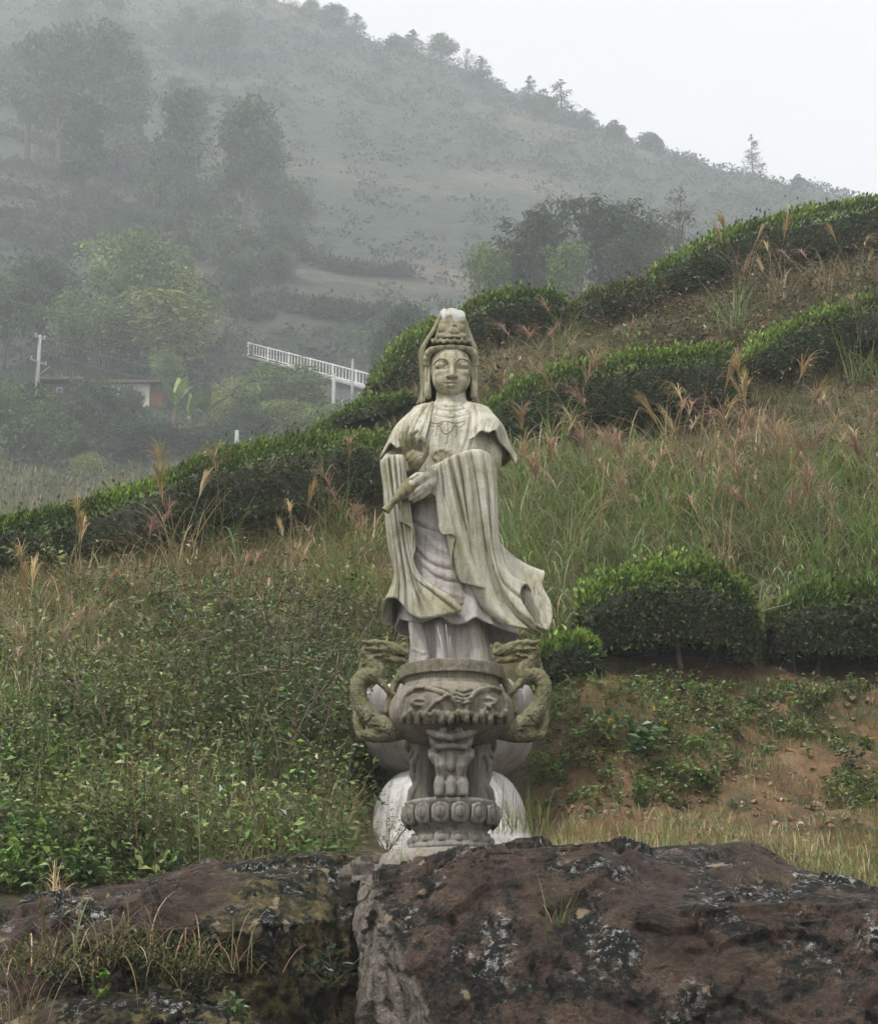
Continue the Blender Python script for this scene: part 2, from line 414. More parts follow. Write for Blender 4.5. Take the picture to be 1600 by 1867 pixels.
far_c = [(-250, 1010, 60), (0, 985, 64), (200, 955, 68), (400, 915, 71), (600, 880, 73), (-200, 880, 80), (0, 872, 80), (300, 850, 82), (550, 815, 84), (750, 790, 86), (950, 740, 88),
         (-200, 725, 100), (0, 718, 100), (250, 716, 100), (500, 735, 99), (700, 722, 99), (900, 650, 105), (1200, 600, 115), (0, 620, 113), (300, 600, 115), (470, 648, 108), (700, 600, 118),
         (-300, 430, 150), (0, 400, 150), (400, 450, 146), (700, 520, 138), (900, 520, 140), (1200, 480, 155), (1500, 440, 175), (-300, 200, 200), (0, 200, 200), (400, 250, 192), (800, 340, 184), (1200, 405, 195), (1500, 395, 210),
         (490, 2, 266), (640, 58, 262), (760, 100, 258), (860, 140, 255), (960, 192, 250), (1040, 228, 246), (1120, 252, 243), (1250, 290, 238), (1370, 326, 232), (1460, 346, 228), (1560, 366, 222), (1700, 425, 215), (1950, 480, 210),
         (0, 0, 250), (250, 0, 256), (-300, 0, 245), (0, 0, 300), (300, 10, 310), (-300, 20, 300), (490, 90, 320), (860, 240, 310), (1250, 390, 290), (1560, 480, 270), (1950, 560, 260), (300, 80, 350), (0, 80, 350), (-300, 80, 350)]
FAR = TPS(np.array([P(*q) for q in far_c]), 0.02)
FS = 1.5                                   # the survey above was laid out in units of 1.5 m
def PF(u, v, Y): return P(u, v, np.asarray(Y, float) * FS)
def far_z(x, y):
    x = np.asarray(x, float) / FS; y = np.asarray(y, float) / FS; q = np.stack(np.broadcast_arrays(x, y, 0 * x), -1)
    return (FAR(np.clip(x, -130, 120), np.clip(y, 58, 400)) - CAMZ + 1.6 * fbm(q, 0.06, 4) + 0.4 * fbm(q, 0.4, 2)) * FS + CAMZ
def far_hit(u, v, y0=58.0, y1=330.0, n=700):
    Y = np.linspace(y0, y1, n) * FS; q = P(np.full(n, u), np.full(n, v), Y); g = far_z(q[:, 0], q[:, 1]); i = np.argmax(g >= q[:, 2]) if (g >= q[:, 2]).any() else 120 + np.argmin((q[:, 2] - g)[120:])
    return np.array([q[i, 0], q[i, 1], g[i]])

def height_mesh(name, xs, ys, zf):
    X, Y = np.meshgrid(xs, ys, indexing='ij'); Z = zf(X, Y)
    return mesh_np(name, np.stack([X, Y, Z], -1).reshape(-1, 3), grid_faces(len(xs), len(ys)))

def ground_mat():
    m, nt, b = new_mat('hillside_soil')
    g = N(nt, 'ShaderNodeNewGeometry').outputs['Position']
    at = N(nt, 'ShaderNodeAttribute', attribute_name='col'); sp = N(nt, 'ShaderNodeSeparateColor'); nt.links.new(at.outputs['Color'], sp.inputs[0])
    soil = ramp(nt, noise_n(nt, g, 2.6, 8, 0.68, 0.3), [(0.3, (0.14, 0.08, 0.042)), (0.48, (0.32, 0.185, 0.088)), (0.56, (0.38, 0.235, 0.115)), (0.7, (0.47, 0.34, 0.19))])
    thatch = ramp(nt, noise_n(nt, g, 14.0, 8, 0.75), [(0.3, (0.05, 0.052, 0.022)), (0.5, (0.17, 0.15, 0.07)), (0.7, (0.36, 0.28, 0.16))])
    moss = ramp(nt, noise_n(nt, g, 9.0, 7, 0.7), [(0.35, (0.035, 0.045, 0.016)), (0.65, (0.12, 0.13, 0.04))])
    c = mixc(nt, ramp(nt, noise_n(nt, g, 1.7, 6, 0.65, 0.5), [(0.44, 0.0), (0.55, 1.0)]), thatch, moss)
    sf = math_n(nt, 'MULTIPLY', sp.outputs[0], ramp(nt, noise_n(nt, g, 1.25, 6, 0.65, 0.6), [(0.40, 0.0), (0.50, 1.0)]))
    c = mixc(nt, sf, c, soil)
    nt.links.new(c, b.inputs['Base Color']); b.inputs['Roughness'].default_value = 0.95
    bump(nt, b, noise_n(nt, g, 20.0, 10, 0.8), 1.0, 0.12); return m
def far_mat():
    m, nt, b = new_mat('mountain_cover')
    g = N(nt, 'ShaderNodeNewGeometry').outputs['Position']
    a = ramp(nt, noise_n(nt, g, 0.03, 7, 0.65, 0.4), [(0.36, (0.042, 0.058, 0.042)), (0.54, (0.062, 0.078, 0.052)), (0.62, (0.135, 0.12, 0.08)), (0.74, (0.23, 0.18, 0.12))])
    c = mixc(nt, 1.0, a, ramp(nt, noise_n(nt, g, 0.47, 7, 0.7), [(0.3, 0.5), (0.7, 1.35)]), 'MULTIPLY')
    nt.links.new(c, b.inputs['Base Color']); b.inputs['Roughness'].default_value = 0.95
    bump(nt, b, noise_n(nt, g, 1.1, 6, 0.7), 1.0, 1.2); return m
M_SOIL, M_FAR = ground_mat(), far_mat()
V = np.array([(-900, -900, -0.6), (900, -900, -0.6), (900, 900, -0.6), (-900, 900, -0.6)], float)
tag(obj('ground', mesh_np('ground', V, np.array([[0, 1, 2, 3]])), M_SOIL), kind='structure')
_X, _Y = np.meshgrid(np.arange(-22, 22.01, 0.17), np.arange(8.2, 56, 0.17), indexing='ij'); _Z = hill_z(_X, _Y)
# the cut bank right of the burner: bare red earth, lumpy
_bank = smooth(0.6, 1.1, _X) * smooth(13.6, 14.6, _Y) * (1 - smooth(18.6, 19.4, _Y)); _q = np.stack([_X, _Y, _Z], -1)
_cl = np.zeros(_X.shape + (3,)); _cl[..., 0] = 0.12 + 0.88 * _bank
_me = mesh_np('hillside', _q.reshape(-1, 3), grid_faces(*_X.shape), _cl.reshape(-1, 3)); tag(obj('hillside', _me, M_SOIL), kind='structure')
tag(obj('mountain', height_mesh('mountain', np.arange(-170, 150.1, 1.5) * FS, np.arange(56, 360, 1.5) * FS, far_z), M_FAR), kind='structure')

MTOP = float(max(v.co.z for v in bpy.data.objects['mountain'].data.vertices))
# ================================================================== the stone figure on its lotus pedestal
SY, SS = 15.4, 0.0046                                  # distance of the figure, metres per sculpting unit
_b = P(822, 1262, SY); SX, SZ = float(_b[0]), float(_b[2])
def SP(p):
    """(u, v, w) photo pixel + depth towards the viewer -> sculpting coordinates"""
    p = np.asarray(p, float); q = P(p[..., 0], p[..., 1], SY - p[..., 2] * SS)
    return np.stack([(q[..., 0] - SX) / SS, -p[..., 2], (q[..., 2] - SZ) / SS], -1)
def srows(rows):
    """rows (v, uL, uR, half depth, depth centre) -> loft arrays"""
    r = np.asarray(rows, float)
    c = SP(np.stack([(r[:, 1] + r[:, 2]) / 2, r[:, 0], r[:, 4]], 1)); a = SP(np.stack([r[:, 1], r[:, 0], r[:, 4]], 1))
    return dict(z=c[:, 2], cx=c[:, 0], a=c[:, 0] - a[:, 0], cy=c[:, 1], b=r[:, 3])
def on_surface(vox, uv, n=24):
    uv = catmull(np.asarray(uv, float), n); w = np.full(n, 45.0)
    for _ in range(6):
        q = SP(np.column_stack([uv, w])); y = vox.front(q[:, 0], q[:, 2]); w = np.where(np.isnan(y), w, -y)
    return SP(np.column_stack([uv, w]))
def groove(vox, uv, r=2.0, depth=1.4, k=1.0, n=24):
    p = on_surface(vox, uv, n); p[:, 1] -= (r - depth); vox.chain(p, r, k, 's')
def ridge(vox, uv, r=2.5, out=1.2, k=2.0, n=24, taper=True):
    p = on_surface(vox, uv, n); p[:, 1] += (r - out)
    rr = r * (0.55 + 0.45 * np.sin(np.linspace(0, pi, n))) if taper else r
    vox.chain(p, rr, k, 'u')
def sheet(cols, na=60, nb=160, th=3.0, folds=()):
    """cloth: columns of (u, v, w) control points, splined along and across; folds = (position, width, height, start)"""
    C = np.stack([catmull(c, na) for c in cols], 1)              # na x ncol x 3
    G = np.stack([catmull(C[i], nb) for i in range(na)], 0)
    a = np.linspace(0, 1, na)[:, None]; b = np.linspace(0, 1, nb)[None, :]
    for pos, wd, ht, st in folds:
        G[..., 2] += ht * np.exp(-((b - pos) / wd) ** 2) * smooth(st, st + 0.25, a)
    return solid_sheet(SP(G), th)

statue = tag(empty('statue', (SX, SY, SZ)),
             'pale weathered stone robed figure with veil, crown and pouring vase, hand raised', 'statue')
M_STONE = stone_mat('figure_stone', (0.46, 0.435, 0.355), (0.58, 0.56, 0.485), (0.29, 0.275, 0.15), (0.10, 0.097, 0.065), 1.0, 0.5, 0.16)
M_STONE2 = stone_mat('figure_stone_pale', (0.40, 0.365, 0.355), (0.48, 0.445, 0.43), (0.29, 0.27, 0.185), (0.14, 0.13, 0.11), 1.0, 0.2, 0.05)
M_STONE3 = stone_mat('figure_stone_moss_shade', (0.30, 0.275, 0.19), (0.40, 0.37, 0.28), (0.20, 0.185, 0.085), (0.07, 0.07, 0.045), 1.4, 0.75, 0.25)  # mossy parts, and the raised hand darkened in place of shadow
M_FACE = stone_mat('figure_stone_face', (0.43, 0.40, 0.29), (0.53, 0.50, 0.39), (0.27, 0.25, 0.13), (0.14, 0.135, 0.09), 2.2, 0.45, 0.08)
M_WASH = stone_mat('figure_stone_washed', (0.48, 0.48, 0.46), (0.60, 0.60, 0.58), (0.40, 0.39, 0.30), (0.2, 0.2, 0.18), 1.5, 0.15, 0.05)
def sobj(name, V, F, mat, parent=None):
    return obj(name, mesh_np(name, V * SS, F), mat, parent or statue)

# ---- torso with arms and the chest between the lapels
T = Vox((-150, -110, 70), (135, 70, 640), 2.0)
T.loft(**srows([(730, 798, 848, 22, 4), (742, 786, 862, 30, 2), (752, 760, 886, 40, 2), (775, 735, 905, 50, 4),
                (800, 728, 902, 55, 6), (840, 728, 896, 57, 8), (880, 730, 890, 57, 8), (930, 730, 890, 58, 8)]), p=2.3)
T.chain(SP([(822, 700, 4), (822, 748, 2)]), [26, 29], 6)                                    # neck
T.chain(SP([(888, 782, -2), (896, 812, 8), (889, 848, 26)]), [22, 22, 23], 10)               # viewer's right arm
T.chain(SP([(889, 848, 26), (850, 852, 58), (800, 862, 76)]), [23, 22, 17], 8)
T.chain(SP([(740, 786, -2), (726, 815, 10), (715, 848, 28)]), [20, 20, 19], 10)              # viewer's left arm
T.chain(SP([(715, 848, 28), (729, 858, 60), (745, 855, 74)]), [19, 17, 14], 8)
for q in ([(795, 732), (791, 760), (782, 790), (772, 815)], [(788, 734), (779, 765), (768, 800)],
          [(851, 734), (852, 765), (846, 800), (836, 828)], [(857, 734), (861, 765), (856, 800), (848, 824)]):
    ridge(T, q, 3.2, 2.4, 2.0, 20, False)
for q in ([(800, 738), (822, 742), (846, 738)], [(796, 745), (822, 750), (850, 745)], [(790, 756), (822, 762), (852, 756)]):
    groove(T, q, 2.2, 2.2, 0.4)
for q in ([(735, 757), (724, 785), (717, 806)], [(748, 753), (737, 785), (728, 806)], [(893, 760), (903, 780), (906, 800)]):
    groove(T, q, 1.8, 1.0, 1.0)
for q in ([(880, 812), (893, 818), (903, 826)], [(864, 815), (880, 818), (896, 826)], [(868, 808), (884, 811), (897, 816)]):
    ridge(T, q, 3.0, 2.2, 2.5)
NK = {}
for nm, uv, n, r in ((0, [(783, 768), (797, 772), (812, 767), (830, 771), (848, 766)], 34, 1.35), (1, [(784, 775), (795, 778), (806, 772)], 10, 1.3),
                 (2, [(801, 774), (806, 786), (813, 790), (822, 785), (828, 775)], 20, 1.4), (3, [(815, 768), (816, 786), (813, 806)], 16, 1.7),
                 (4, [(797, 772), (796, 784), (794, 793)], 9, 1.4), (5, [(830, 773), (832, 785), (830, 795)], 9, 1.4), (6, [(828, 774), (838, 778), (847, 770)], 12, 1.3)):
    NK[nm] = (on_surface(T, uv, n), r)
V, F = T.nets(2); torso = sobj('torso', V, F, M_STONE)
del T

# ---- necklace: strings of beads on the chest
ico = bmesh.new(); bmesh.ops.create_icosphere(ico, subdivisions=1, radius=1.0)
ICO_V = np.array([v.co[:] for v in ico.verts]); ICO_F = np.array([[v.index for v in f.verts] for f in ico.faces]); ico.free()
beads = []
for q_, r in NK.values():
    for q in q_: beads.append((ICO_V * r + q + np.array([0, -0.3, 0]), ICO_F))
V, F = join_np(beads); sobj('necklace', V, F, M_STONE)

# ---- inner column of the gown down to the feet, and the skirt that hangs over it
K = Vox((-110, -95, -6), (100, 95, 420), 2.2)
K.loft(**srows([(1266, 744, 896, 52, -2), (1200, 745, 894, 50, -2), (1150, 748, 890, 46, 0), (1080, 752, 884, 46, 2)]), p=2.6)
K.chain(SP([(757, 1135, 46), (764, 1180, 50), (770, 1262, 54)]), [13, 15, 17], 4)
K.chain(SP([(800, 1135, 50), (804, 1190, 50), (806, 1262, 52)]), [9, 10, 12], 6)
K.chain(SP([(862, 1135, 44), (872, 1190, 46), (878, 1262, 48)]), [14, 17, 19], 8)
for q in ([(779, 1140), (784, 1180), (788, 1212)], [(826, 1145), (832, 1180), (840, 1212)], [(850, 1150), (858, 1185), (862, 1212)]):
    groove(K, q, 3.0, 2.4, 1.5)
K.chain(on_surface(K, [(752, 1182), (768, 1190), (784, 1191), (770, 1205)], 18), 2.2, 2.0)
# body of the skirt, hollow below
K.loft(**srows([(860, 735, 890, 54, 8), (900, 736, 888, 55, 8), (950, 735, 890, 58, 8), (1000, 734, 896, 60, 8), (1050, 733, 906, 62, 8), (1090, 730, 916, 64, 6), (1118, 727, 925, 66, 6)]), k=3, p=2.2)
for q in ([(745, 947), (768, 961), (808, 972)], [(746, 942), (760, 945), (772, 951)], [(756, 998), (786, 1029), (828, 1041)],
          [(772, 1034), (798, 1055), (838, 1064)], [(775, 925), (792, 928), (804, 924)], [(772, 918), (790, 921), (802, 917)]):
    groove(K, q, 2.6, 2.0, 2.0)
for q in ([(756, 992), (790, 1021), (830, 1032)], [(766, 1022), (800, 1046), (838, 1055)], [(750, 940), (775, 954), (808, 964)], [(780, 1060), (812, 1080), (850, 1088)],
          [(770, 970), (800, 1000), (826, 1008)]):
    ridge(K, q, 5.0, 2.2, 4.0)
V, F = K.nets(2); sobj('gown', V, F, M_STONE2)
del K

# skirt hem: flaring frill all round
hem_c = []
front_hem = [(727, 1128, 20), (742, 1132, 52), (767, 1134, 64), (790, 1127, 74), (805, 1124, 80), (824, 1137, 70), (847, 1136, 78), (866, 1126, 86),
             (882, 1133, 74), (902, 1141, 74), (925, 1150, 52), (946, 1158, 22), (938, 1168, -20), (900, 1174, -60), (830, 1172, -74), (760, 1165, -60), (722, 1150, -20), (727, 1128, 20)]
for u, v, w in front_hem:
    uc, wc = 822 + (u - 822) * 0.86, 6 + (w - 6) * 0.80
    hem_c.append([(uc, v - 85, wc), (822 + (u - 822) * 0.9, v - 50, 6 + (w - 6) * 0.84), (822 + (u - 822) * 0.95, v - 20, 6 + (w - 6) * 0.92), (u, v, w)])
V, F = sheet(hem_c, 30, 170, 3.0); sobj('skirt_hem', V, F, M_STONE2)

# ---- long sleeve panel swinging out to the viewer's right
def auto(t, h, ht, k0=0.04):
    """column from the sleeve edge t to the hem h; ht = direction in which the cloth runs out at the hem"""
    t, h = np.array(t, float), np.array(h, float); L = np.linalg.norm((h - t)[:2]); d = np.array([ht[0], ht[1], 0.0]); d /= np.linalg.norm(d)
    a = t + np.array([k0, 1, 0]) * L * 0.40; b = h - d * L * 0.34
    s = np.linspace(0, 1, 9)[:, None]
    return (1 - s) ** 3 * t + 3 * (1 - s) ** 2 * s * a + 3 * (1 - s) * s * s * b + s ** 3 * h
RC = [((784, 860, 90), (789, 901, 84)), ((786, 857, 91), (812, 921, 92)), ((789, 854, 91), (801, 947, 79)), ((792, 852, 91), (806, 973, 82)),
      ((796, 849, 91), (829, 979, 93)), ((800, 847, 91), (823, 1025, 77)), ((805, 845, 91), (840, 1060, 80)), ((812, 841, 90), (872, 1070, 90)),
      ((820, 838, 90), (891, 1081, 90)), ((828, 835, 89), (893, 1112, 72)), ((838, 831, 87), (906, 1131, 74)), ((848, 828, 85), (940, 1143, 84)),
      ((860, 825, 80), (971, 1147, 78)), ((871, 824, 75), (973, 1133, 76)), ((879, 825, 71), (951, 1098, 80)), ((888, 829, 66), (949, 1076, 70)),
      ((895, 836, 60), (960, 1065, 48)), ((900, 846, 53), (972, 1085, 38)), ((903, 858, 46), (977, 1112, 36)), ((904, 870, 38), (995, 1149, 36)),
      ((902, 885, 30), (1006, 1128, 22)), ((899, 900, 22), (1003, 1098, 12)), ((896, 920, 12), (989, 1070, 6)), ((893, 935, 0), (992, 1043, -6)),
      ((886, 925, -34), (972, 1050, -34)), ((866, 918, -54), (945, 1075, -60)), ((822, 915, -62), (830, 1110, -74))]
RD = [(0.1, 1)] * 6 + [(0.45, 1)] * 4 + [(0.9, 0.6)] * 3 + [(1, 0.6)] * 3 + [(1, 0.3)] * 9 + [(0.6, 0.8), (0.1, 1)]
cols = [np.vstack([[(t[0] + 1, t[1] - 2 + 0.08 * i, t[2] - 16)], auto(t, h, d, float(np.interp(i, [0, 5, 8, 15, 20, 26], [0.04, 0.06, 0.26, 0.20, 0.0, -0.03])))]) for i, ((t, h), d) in enumerate(zip(RC, RD))]
V, F = sheet(cols, 72, 230, 3.2, folds=((0.19, 0.012, 7, -0.1), (0.225, 0.010, -5, -0.1), (0.27, 0.013, 9, -0.2), (0.305, 0.010, -8, -0.2), (0.34, 0.014, 9, -0.2), (0.375, 0.010, -9, -0.15),
                                       (0.415, 0.016, 8, -0.1), (0.455, 0.011, -9, -0.1), (0.50, 0.018, 7, 0.0), (0.545, 0.012, -8, 0.05), (0.60, 0.02, 5, 0.1), (0.645, 0.014, -6, 0.1), (0.72, 0.015, -5, 0.1)))
sobj('long_sleeve', V, F, M_STONE)

# ---- sleeve panel hanging on the viewer's left
LC = [[(775, 850, -58), (780, 980, -56), (775, 1060, -60), (780, 1130, -72)], [(735, 848, -44), (736, 980, -42), (736, 1060, -44), (732, 1145, -50)],
      [(700, 848, -20), (708, 980, -16), (722, 1060, -12), (712, 1140, -12)],
      [(697, 850, 10), (711, 985, 4), (720, 1055, 0), (698, 1137, 2)], [(695, 851, 30), (711, 985, 24), (719, 1052, 20), (697, 1118, 24)],
      [(695, 851, 45), (712, 985, 42), (719, 1048, 38), (702, 1095, 46)], [(697, 850, 58), (714, 985, 56), (721, 1045, 52), (712, 1090, 60)],
      [(701, 847, 66), (718, 985, 64), (726, 1048, 58), (723, 1092, 66)], [(705, 846, 72), (722, 985, 66), (731, 1055, 60), (733, 1101, 60)],
      [(709, 844, 76), (726, 985, 74), (736, 1058, 68), (741, 1113, 64)], [(714, 843, 79), (730, 985, 70), (742, 1060, 64), (750, 1121, 74)],
      [(719, 842, 82), (734, 985, 78), (749, 1060, 74), (767, 1128, 82)], [(724, 842, 84), (738, 985, 74), (756, 1058, 70), (788, 1126, 82)],
      [(728, 842, 86), (741, 985, 80), (763, 1058, 76), (816, 1120, 86)], [(731, 842, 87), (744, 982, 80), (768, 1055, 78), (841, 1114, 90)],
      [(733, 842, 88), (746, 980, 78), (764, 1048, 76), (826, 1092, 80)], [(735, 843, 88), (748, 975, 78), (758, 1040, 76), (790, 1077, 78)],
      [(737, 846, 88), (749, 970, 80), (753, 1030, 78), (765, 1062, 80)], [(738, 851, 88), (750, 965, 82), (750, 1015, 80), (752, 1045, 84)],
      [(739, 860, 88), (751, 960, 80), (752, 1005, 78), (751, 1022, 80)], [(740, 870, 88), (750, 950, 78), (755, 980, 76), (757, 994, 76)],
      [(741, 880, 86), (746, 935, 82), (749, 950, 82), (749, 963, 84)], [(741, 890, 84), (735, 930, 84), (732, 940, 85), (731, 952, 86)],
      [(741, 898, 82), (731, 925, 78), (729, 935, 77), (728, 943, 76)], [(741, 904, 80), (741, 914, 74), (741, 920, 72), (741, 927, 70)]]
LC = [[(c[0][0] + 2, c[0][1] - 5, c[0][2] - 20)] + c for c in LC]
V, F = sheet(LC, 62, 200, 3.0, folds=((0.26, 0.014, 6, -0.2), (0.305, 0.010, -8, -0.2), (0.345, 0.014, 8, -0.2), (0.39, 0.010, -9, -0.2), (0.43, 0.014, 8, -0.1), (0.475, 0.011, -8, 0.0), (0.52, 0.016, 6, 0.1), (0.565, 0.012, -6, 0.2)))
sobj('hanging_sleeve', V, F, M_STONE)

# ---- shawl over both shoulders
RSH = [[(855, 734, 33), (859, 770, 60), (855, 803, 71)], [(862, 735, 32), (868, 765, 58), (866, 796, 74)], [(868, 736, 28), (880, 762, 54), (876, 786, 76)],
       [(875, 738, 22), (893, 764, 48), (890, 789, 68)], [(881, 740, 14), (907, 768, 38), (902, 785, 60)], [(886, 742, 6), (916, 778, 24), (909, 804, 44)],
       [(889, 743, -2), (921, 788, 8), (927, 824, 28)], [(889, 743, -10), (922, 795, -8), (939, 846, 10)], [(888, 743, -18), (921, 800, -26), (939, 829, -14)],
       [(880, 742, -30), (912, 800, -48), (918, 850, -46)], [(860, 740, -40), (870, 800, -64), (872, 862, -66)], [(822, 738, -46), (822, 800, -68), (822, 868, -70)]]
V, F = sheet(RSH, 40, 110, 3.0, folds=((0.06, 0.012, 3, -0.2), (0.11, 0.012, -3, -0.2), (0.16, 0.014, 3, -0.1), (0.22, 0.014, -3, 0.0), (0.30, 0.02, 3, 0.1)))
sh1 = (V, F)
LSH = [[(790, 734, 34), (783, 770, 60), (775, 801, 68)], [(783, 735, 33), (767, 768, 58), (753, 800, 70)], [(775, 736, 28), (750, 764, 50), (734, 812, 72)],
       [(767, 738, 20), (735, 770, 44), (723, 817, 66)], [(761, 740, 12), (723, 776, 32), (712, 808, 58)], [(757, 742, 4), (715, 790, 16), (703, 821, 38)],
       [(755, 743, -6), (711, 800, -4), (692, 838, 16)], [(756, 743, -16), (712, 800, -22), (693, 846, -6)], [(764, 742, -30), (726, 800, -46), (720, 850, -44)],
       [(790, 740, -42), (775, 800, -64), (772, 862, -66)], [(822, 738, -46), (822, 800, -68), (822, 868, -70)]]
V, F = sheet(LSH, 40, 110, 3.0, folds=((0.07, 0.014, 4, -0.2), (0.13, 0.012, -4, -0.2), (0.19, 0.014, 3, -0.1), (0.26, 0.014, -4, 0.0), (0.34, 0.016, 3, 0.0)))
V, F = join_np([sh1, (V, F)]); sobj('shawl', V, F, M_STONE)

# ---- bow of the belt at the waist
Q = Vox((-45, -92, 380), (15, -45, 460), 1.2)
for c, r in (((795, 830, 66), (9, 5, 11)), ((814, 830, 66), (9, 5, 11))): Q.ell(SP(c), r, 2)
for c, r in (((795, 830, 71), (5, 3, 7)), ((814, 830, 71), (5, 3, 7))): Q.ell(SP(c), r, 1, 's')
Q.ell(SP((805, 821, 70)), (5, 5, 4), 2); Q.chain(SP([(805, 824, 69), (800, 842, 70), (795, 852, 68)]), [3, 4, 4], 2); Q.chain(SP([(805, 824, 69), (811, 842, 70), (815, 852, 68)]), [3, 4, 4], 2)
V, F = Q.nets(1); sobj('belt_bow', V, F, M_STONE3)

# ---- raised hand: palm outwards, fingers up, forefinger bent to the thumb
H = Vox((-108, -140, 380), (-28, -60, 525), 0.9)
hp = lambda *q: SP(np.array(q, float))
H.chain(hp((746, 864, 76), (753, 852, 90), (757, 843, 98)), [11, 11.5, 13], 4)                      # wrist
H.ell(SP((757, 833, 101)), (17, 9.5, 15), 6); H.ell(SP((765, 837, 106)), (9, 7.5, 11), 4); H.ell(SP((747, 835, 105)), (7, 7, 11), 3.5)
H.chain(hp((742, 828, 101), (735, 813, 106), (730, 801, 107), (731, 789, 102)), [5.4, 4.9, 4.5, 3.6], 1.4)   # little finger
H.chain(hp((748, 823, 102), (742, 804, 109), (738, 790, 109), (743, 778, 102)), [5.8, 5.2, 4.8, 3.8], 1.4)  # ring finger
H.chain(hp((756, 819, 103), (752, 802, 112), (751, 791, 116), (759, 786, 115)), [5.8, 5.2, 4.8, 3.8], 1.4)  # middle finger
H.chain(hp((764, 819, 103), (762, 804, 113), (767, 798, 119), (773, 803, 121)), [5.8, 5.0, 4.6, 3.8], 1.4)  # forefinger, bent over
H.chain(hp((768, 839, 105), (776, 827, 113), (778, 815, 118), (774, 806, 121)), [7, 5.6, 5.0, 4.0], 1.4)    # thumb
for q in ([(741, 843), (748, 834), (754, 828)], [(752, 845), (760, 834), (770, 830)]): groove(H, q, 1.2, 0.9, 0.6, 14)
V, F = H.nets(0); sobj('hand', V, F, M_STONE3)  # darker stone tone stands in for the shadows that set the hand off
del H
# ---- lower hand closing round the neck of the vase
H = Vox((-95, -132, 320), (-25, -55, 450), 0.9)
H.chain(hp((800, 864, 76), (786, 865, 88), (768, 871, 98), (750, 883, 104), (738, 892, 105)), [14, 12, 10, 8, 5], 3)        # back of the hand and forefinger along the vase
H.chain(hp((800, 872, 76), (784, 880, 87), (772, 888, 92)), [13, 13, 12], 4)
for a_, b_, c_, r_ in (((778, 882, 94), (760, 894, 101), (745, 904, 100), 6.2), ((779, 889, 92), (763, 900, 98), (748, 909, 97), 6.0), ((780, 895, 88), (767, 905, 92), (754, 912, 91), 5.6)):
    H.chain(hp(a_, b_, c_), [r_ + 0.6, r_, r_ - 1.6], 1.2)
H.chain(hp((774, 868, 98), (760, 866, 104), (750, 872, 108)), [6, 5, 4], 1.5)
V, F = H.nets(1); sobj('hand', V, F, M_STONE)
del H
# ---- the vase, tipped to pour
Zv = Vox((-135, -125, 280), (-25, -60, 440), 1.0)
Zv.chain(SP([(778, 866, 88), (768, 873, 91), (754, 883, 95), (742, 893, 98), (732, 901, 99), (724, 908, 100), (714, 918, 100), (707, 926, 100)]), [7, 11, 15, 14.5, 11, 7.5, 5.6, 6.6], 2)
Zv.chain(SP([(708, 925, 100), (703, 931, 100)]), [7.2, 8.0], 1)
Zv.chain(SP([(706, 927, 100), (698, 937, 100)]), [4.2, 5.0], 1, 's')
p0, p1 = SP((712, 920, 100)), SP((702, 932, 100)); dv = (p1 - p0) / np.linalg.norm(p1 - p0)
Zv.fn(lambda X, Y, Z: -((X - p1[0]) * dv[0] + (Y - p1[1]) * dv[1] + (Z - p1[2]) * dv[2]), p1 - 14, p1 + 14, 0.5, 's')
V, F = Zv.nets(1); sobj('vase', V, F, M_STONE3)
del Zv

# ---- head
hd = Vox((-56, -66, 505), (56, 56, 640), 0.9)
fc = lambda u, v, w: SP((u, v, w))
hd.ell(fc(822, 670, -2), (38.5, 46, 46), 0); hd.ell(fc(822, 690, 8), (34.5, 38, 36), 8)
hd.ell(fc(822, 706, 22), (22, 21, 21), 10)                                                     # chin
hd.ell(fc(805, 694, 27), (15, 14, 16), 10); hd.ell(fc(841, 694, 27), (15, 14, 16), 10)         # cheeks
for su in (-1, 1):
    e = 824 + su * 18.5
    hd.ell(fc(e, 662, 47.0), (14.5, 8.0, 7.5), 2.5, 's')                                       # hollow under the brow
    hd.ell(fc(e, 667, 35.5), (12.8, 9.2, 7.8), 1.2)                                            # lowered lid
    hd.ell(fc(e, 681, 34.5), (14, 9.5, 8.5), 3.5)                                              # cheek below the eye
    q = on_surface(hd, [(e - 12.5, 669.5), (e - 6, 672.6), (e + 3, 673.2), (e + 12.5, 670)], 24)
    hd.chain(q, 1.5 + 0.0 * q[:, 0], 0.2, 's')
    q = catmull(np.array([fc(e - su * 14.5, 669, 45.5), fc(e - su * 11.5, 659, 46.5), fc(e - su * 3, 653.5, 45.5), fc(e + su * 8, 656, 40), fc(e + su * 15, 664.5, 31)]), 22)
    hd.chain(q, 2.1, 0.8)                                                                      # brow
hd.chain(np.array([fc(824, 654, 43), fc(824, 668, 46.5), fc(824, 678, 51.5), fc(824, 684, 53.5)]), [3.0, 3.4, 4.8, 5.8], 3)
for su in (-1, 1): hd.ell(fc(824 + su * 7, 685.5, 46.5), (4.2, 4.4, 3.8), 1.6)
hd.ell(fc(823.5, 696.5, 44), (10, 5.0, 3.0), 1.2); hd.ell(fc(823.5, 703, 44), (8.5, 5.4, 3.4), 1.2)   # lips
groove(hd, [(812, 698.6), (818, 699.6), (823.5, 700.4), (829, 699.6), (835, 698.6)], 1.1, 1.2, 0.2, 20)
groove(hd, [(814, 708.5), (823.5, 709.5), (833, 708.5)], 2.0, 1.2, 1.5, 14)
groove(hd, [(823.5, 689), (823.5, 693)], 1.4, 0.9, 0.8, 8)
hd.ell(fc(810, 700, 44), (2.2, 3, 2.2), 1.5, 's'); hd.ell(fc(837, 700, 44), (2.2, 3, 2.2), 1.5, 's')
hd.ell(fc(823.5, 649, 45.5), (1.6, 1.6, 1.6), 0.6)
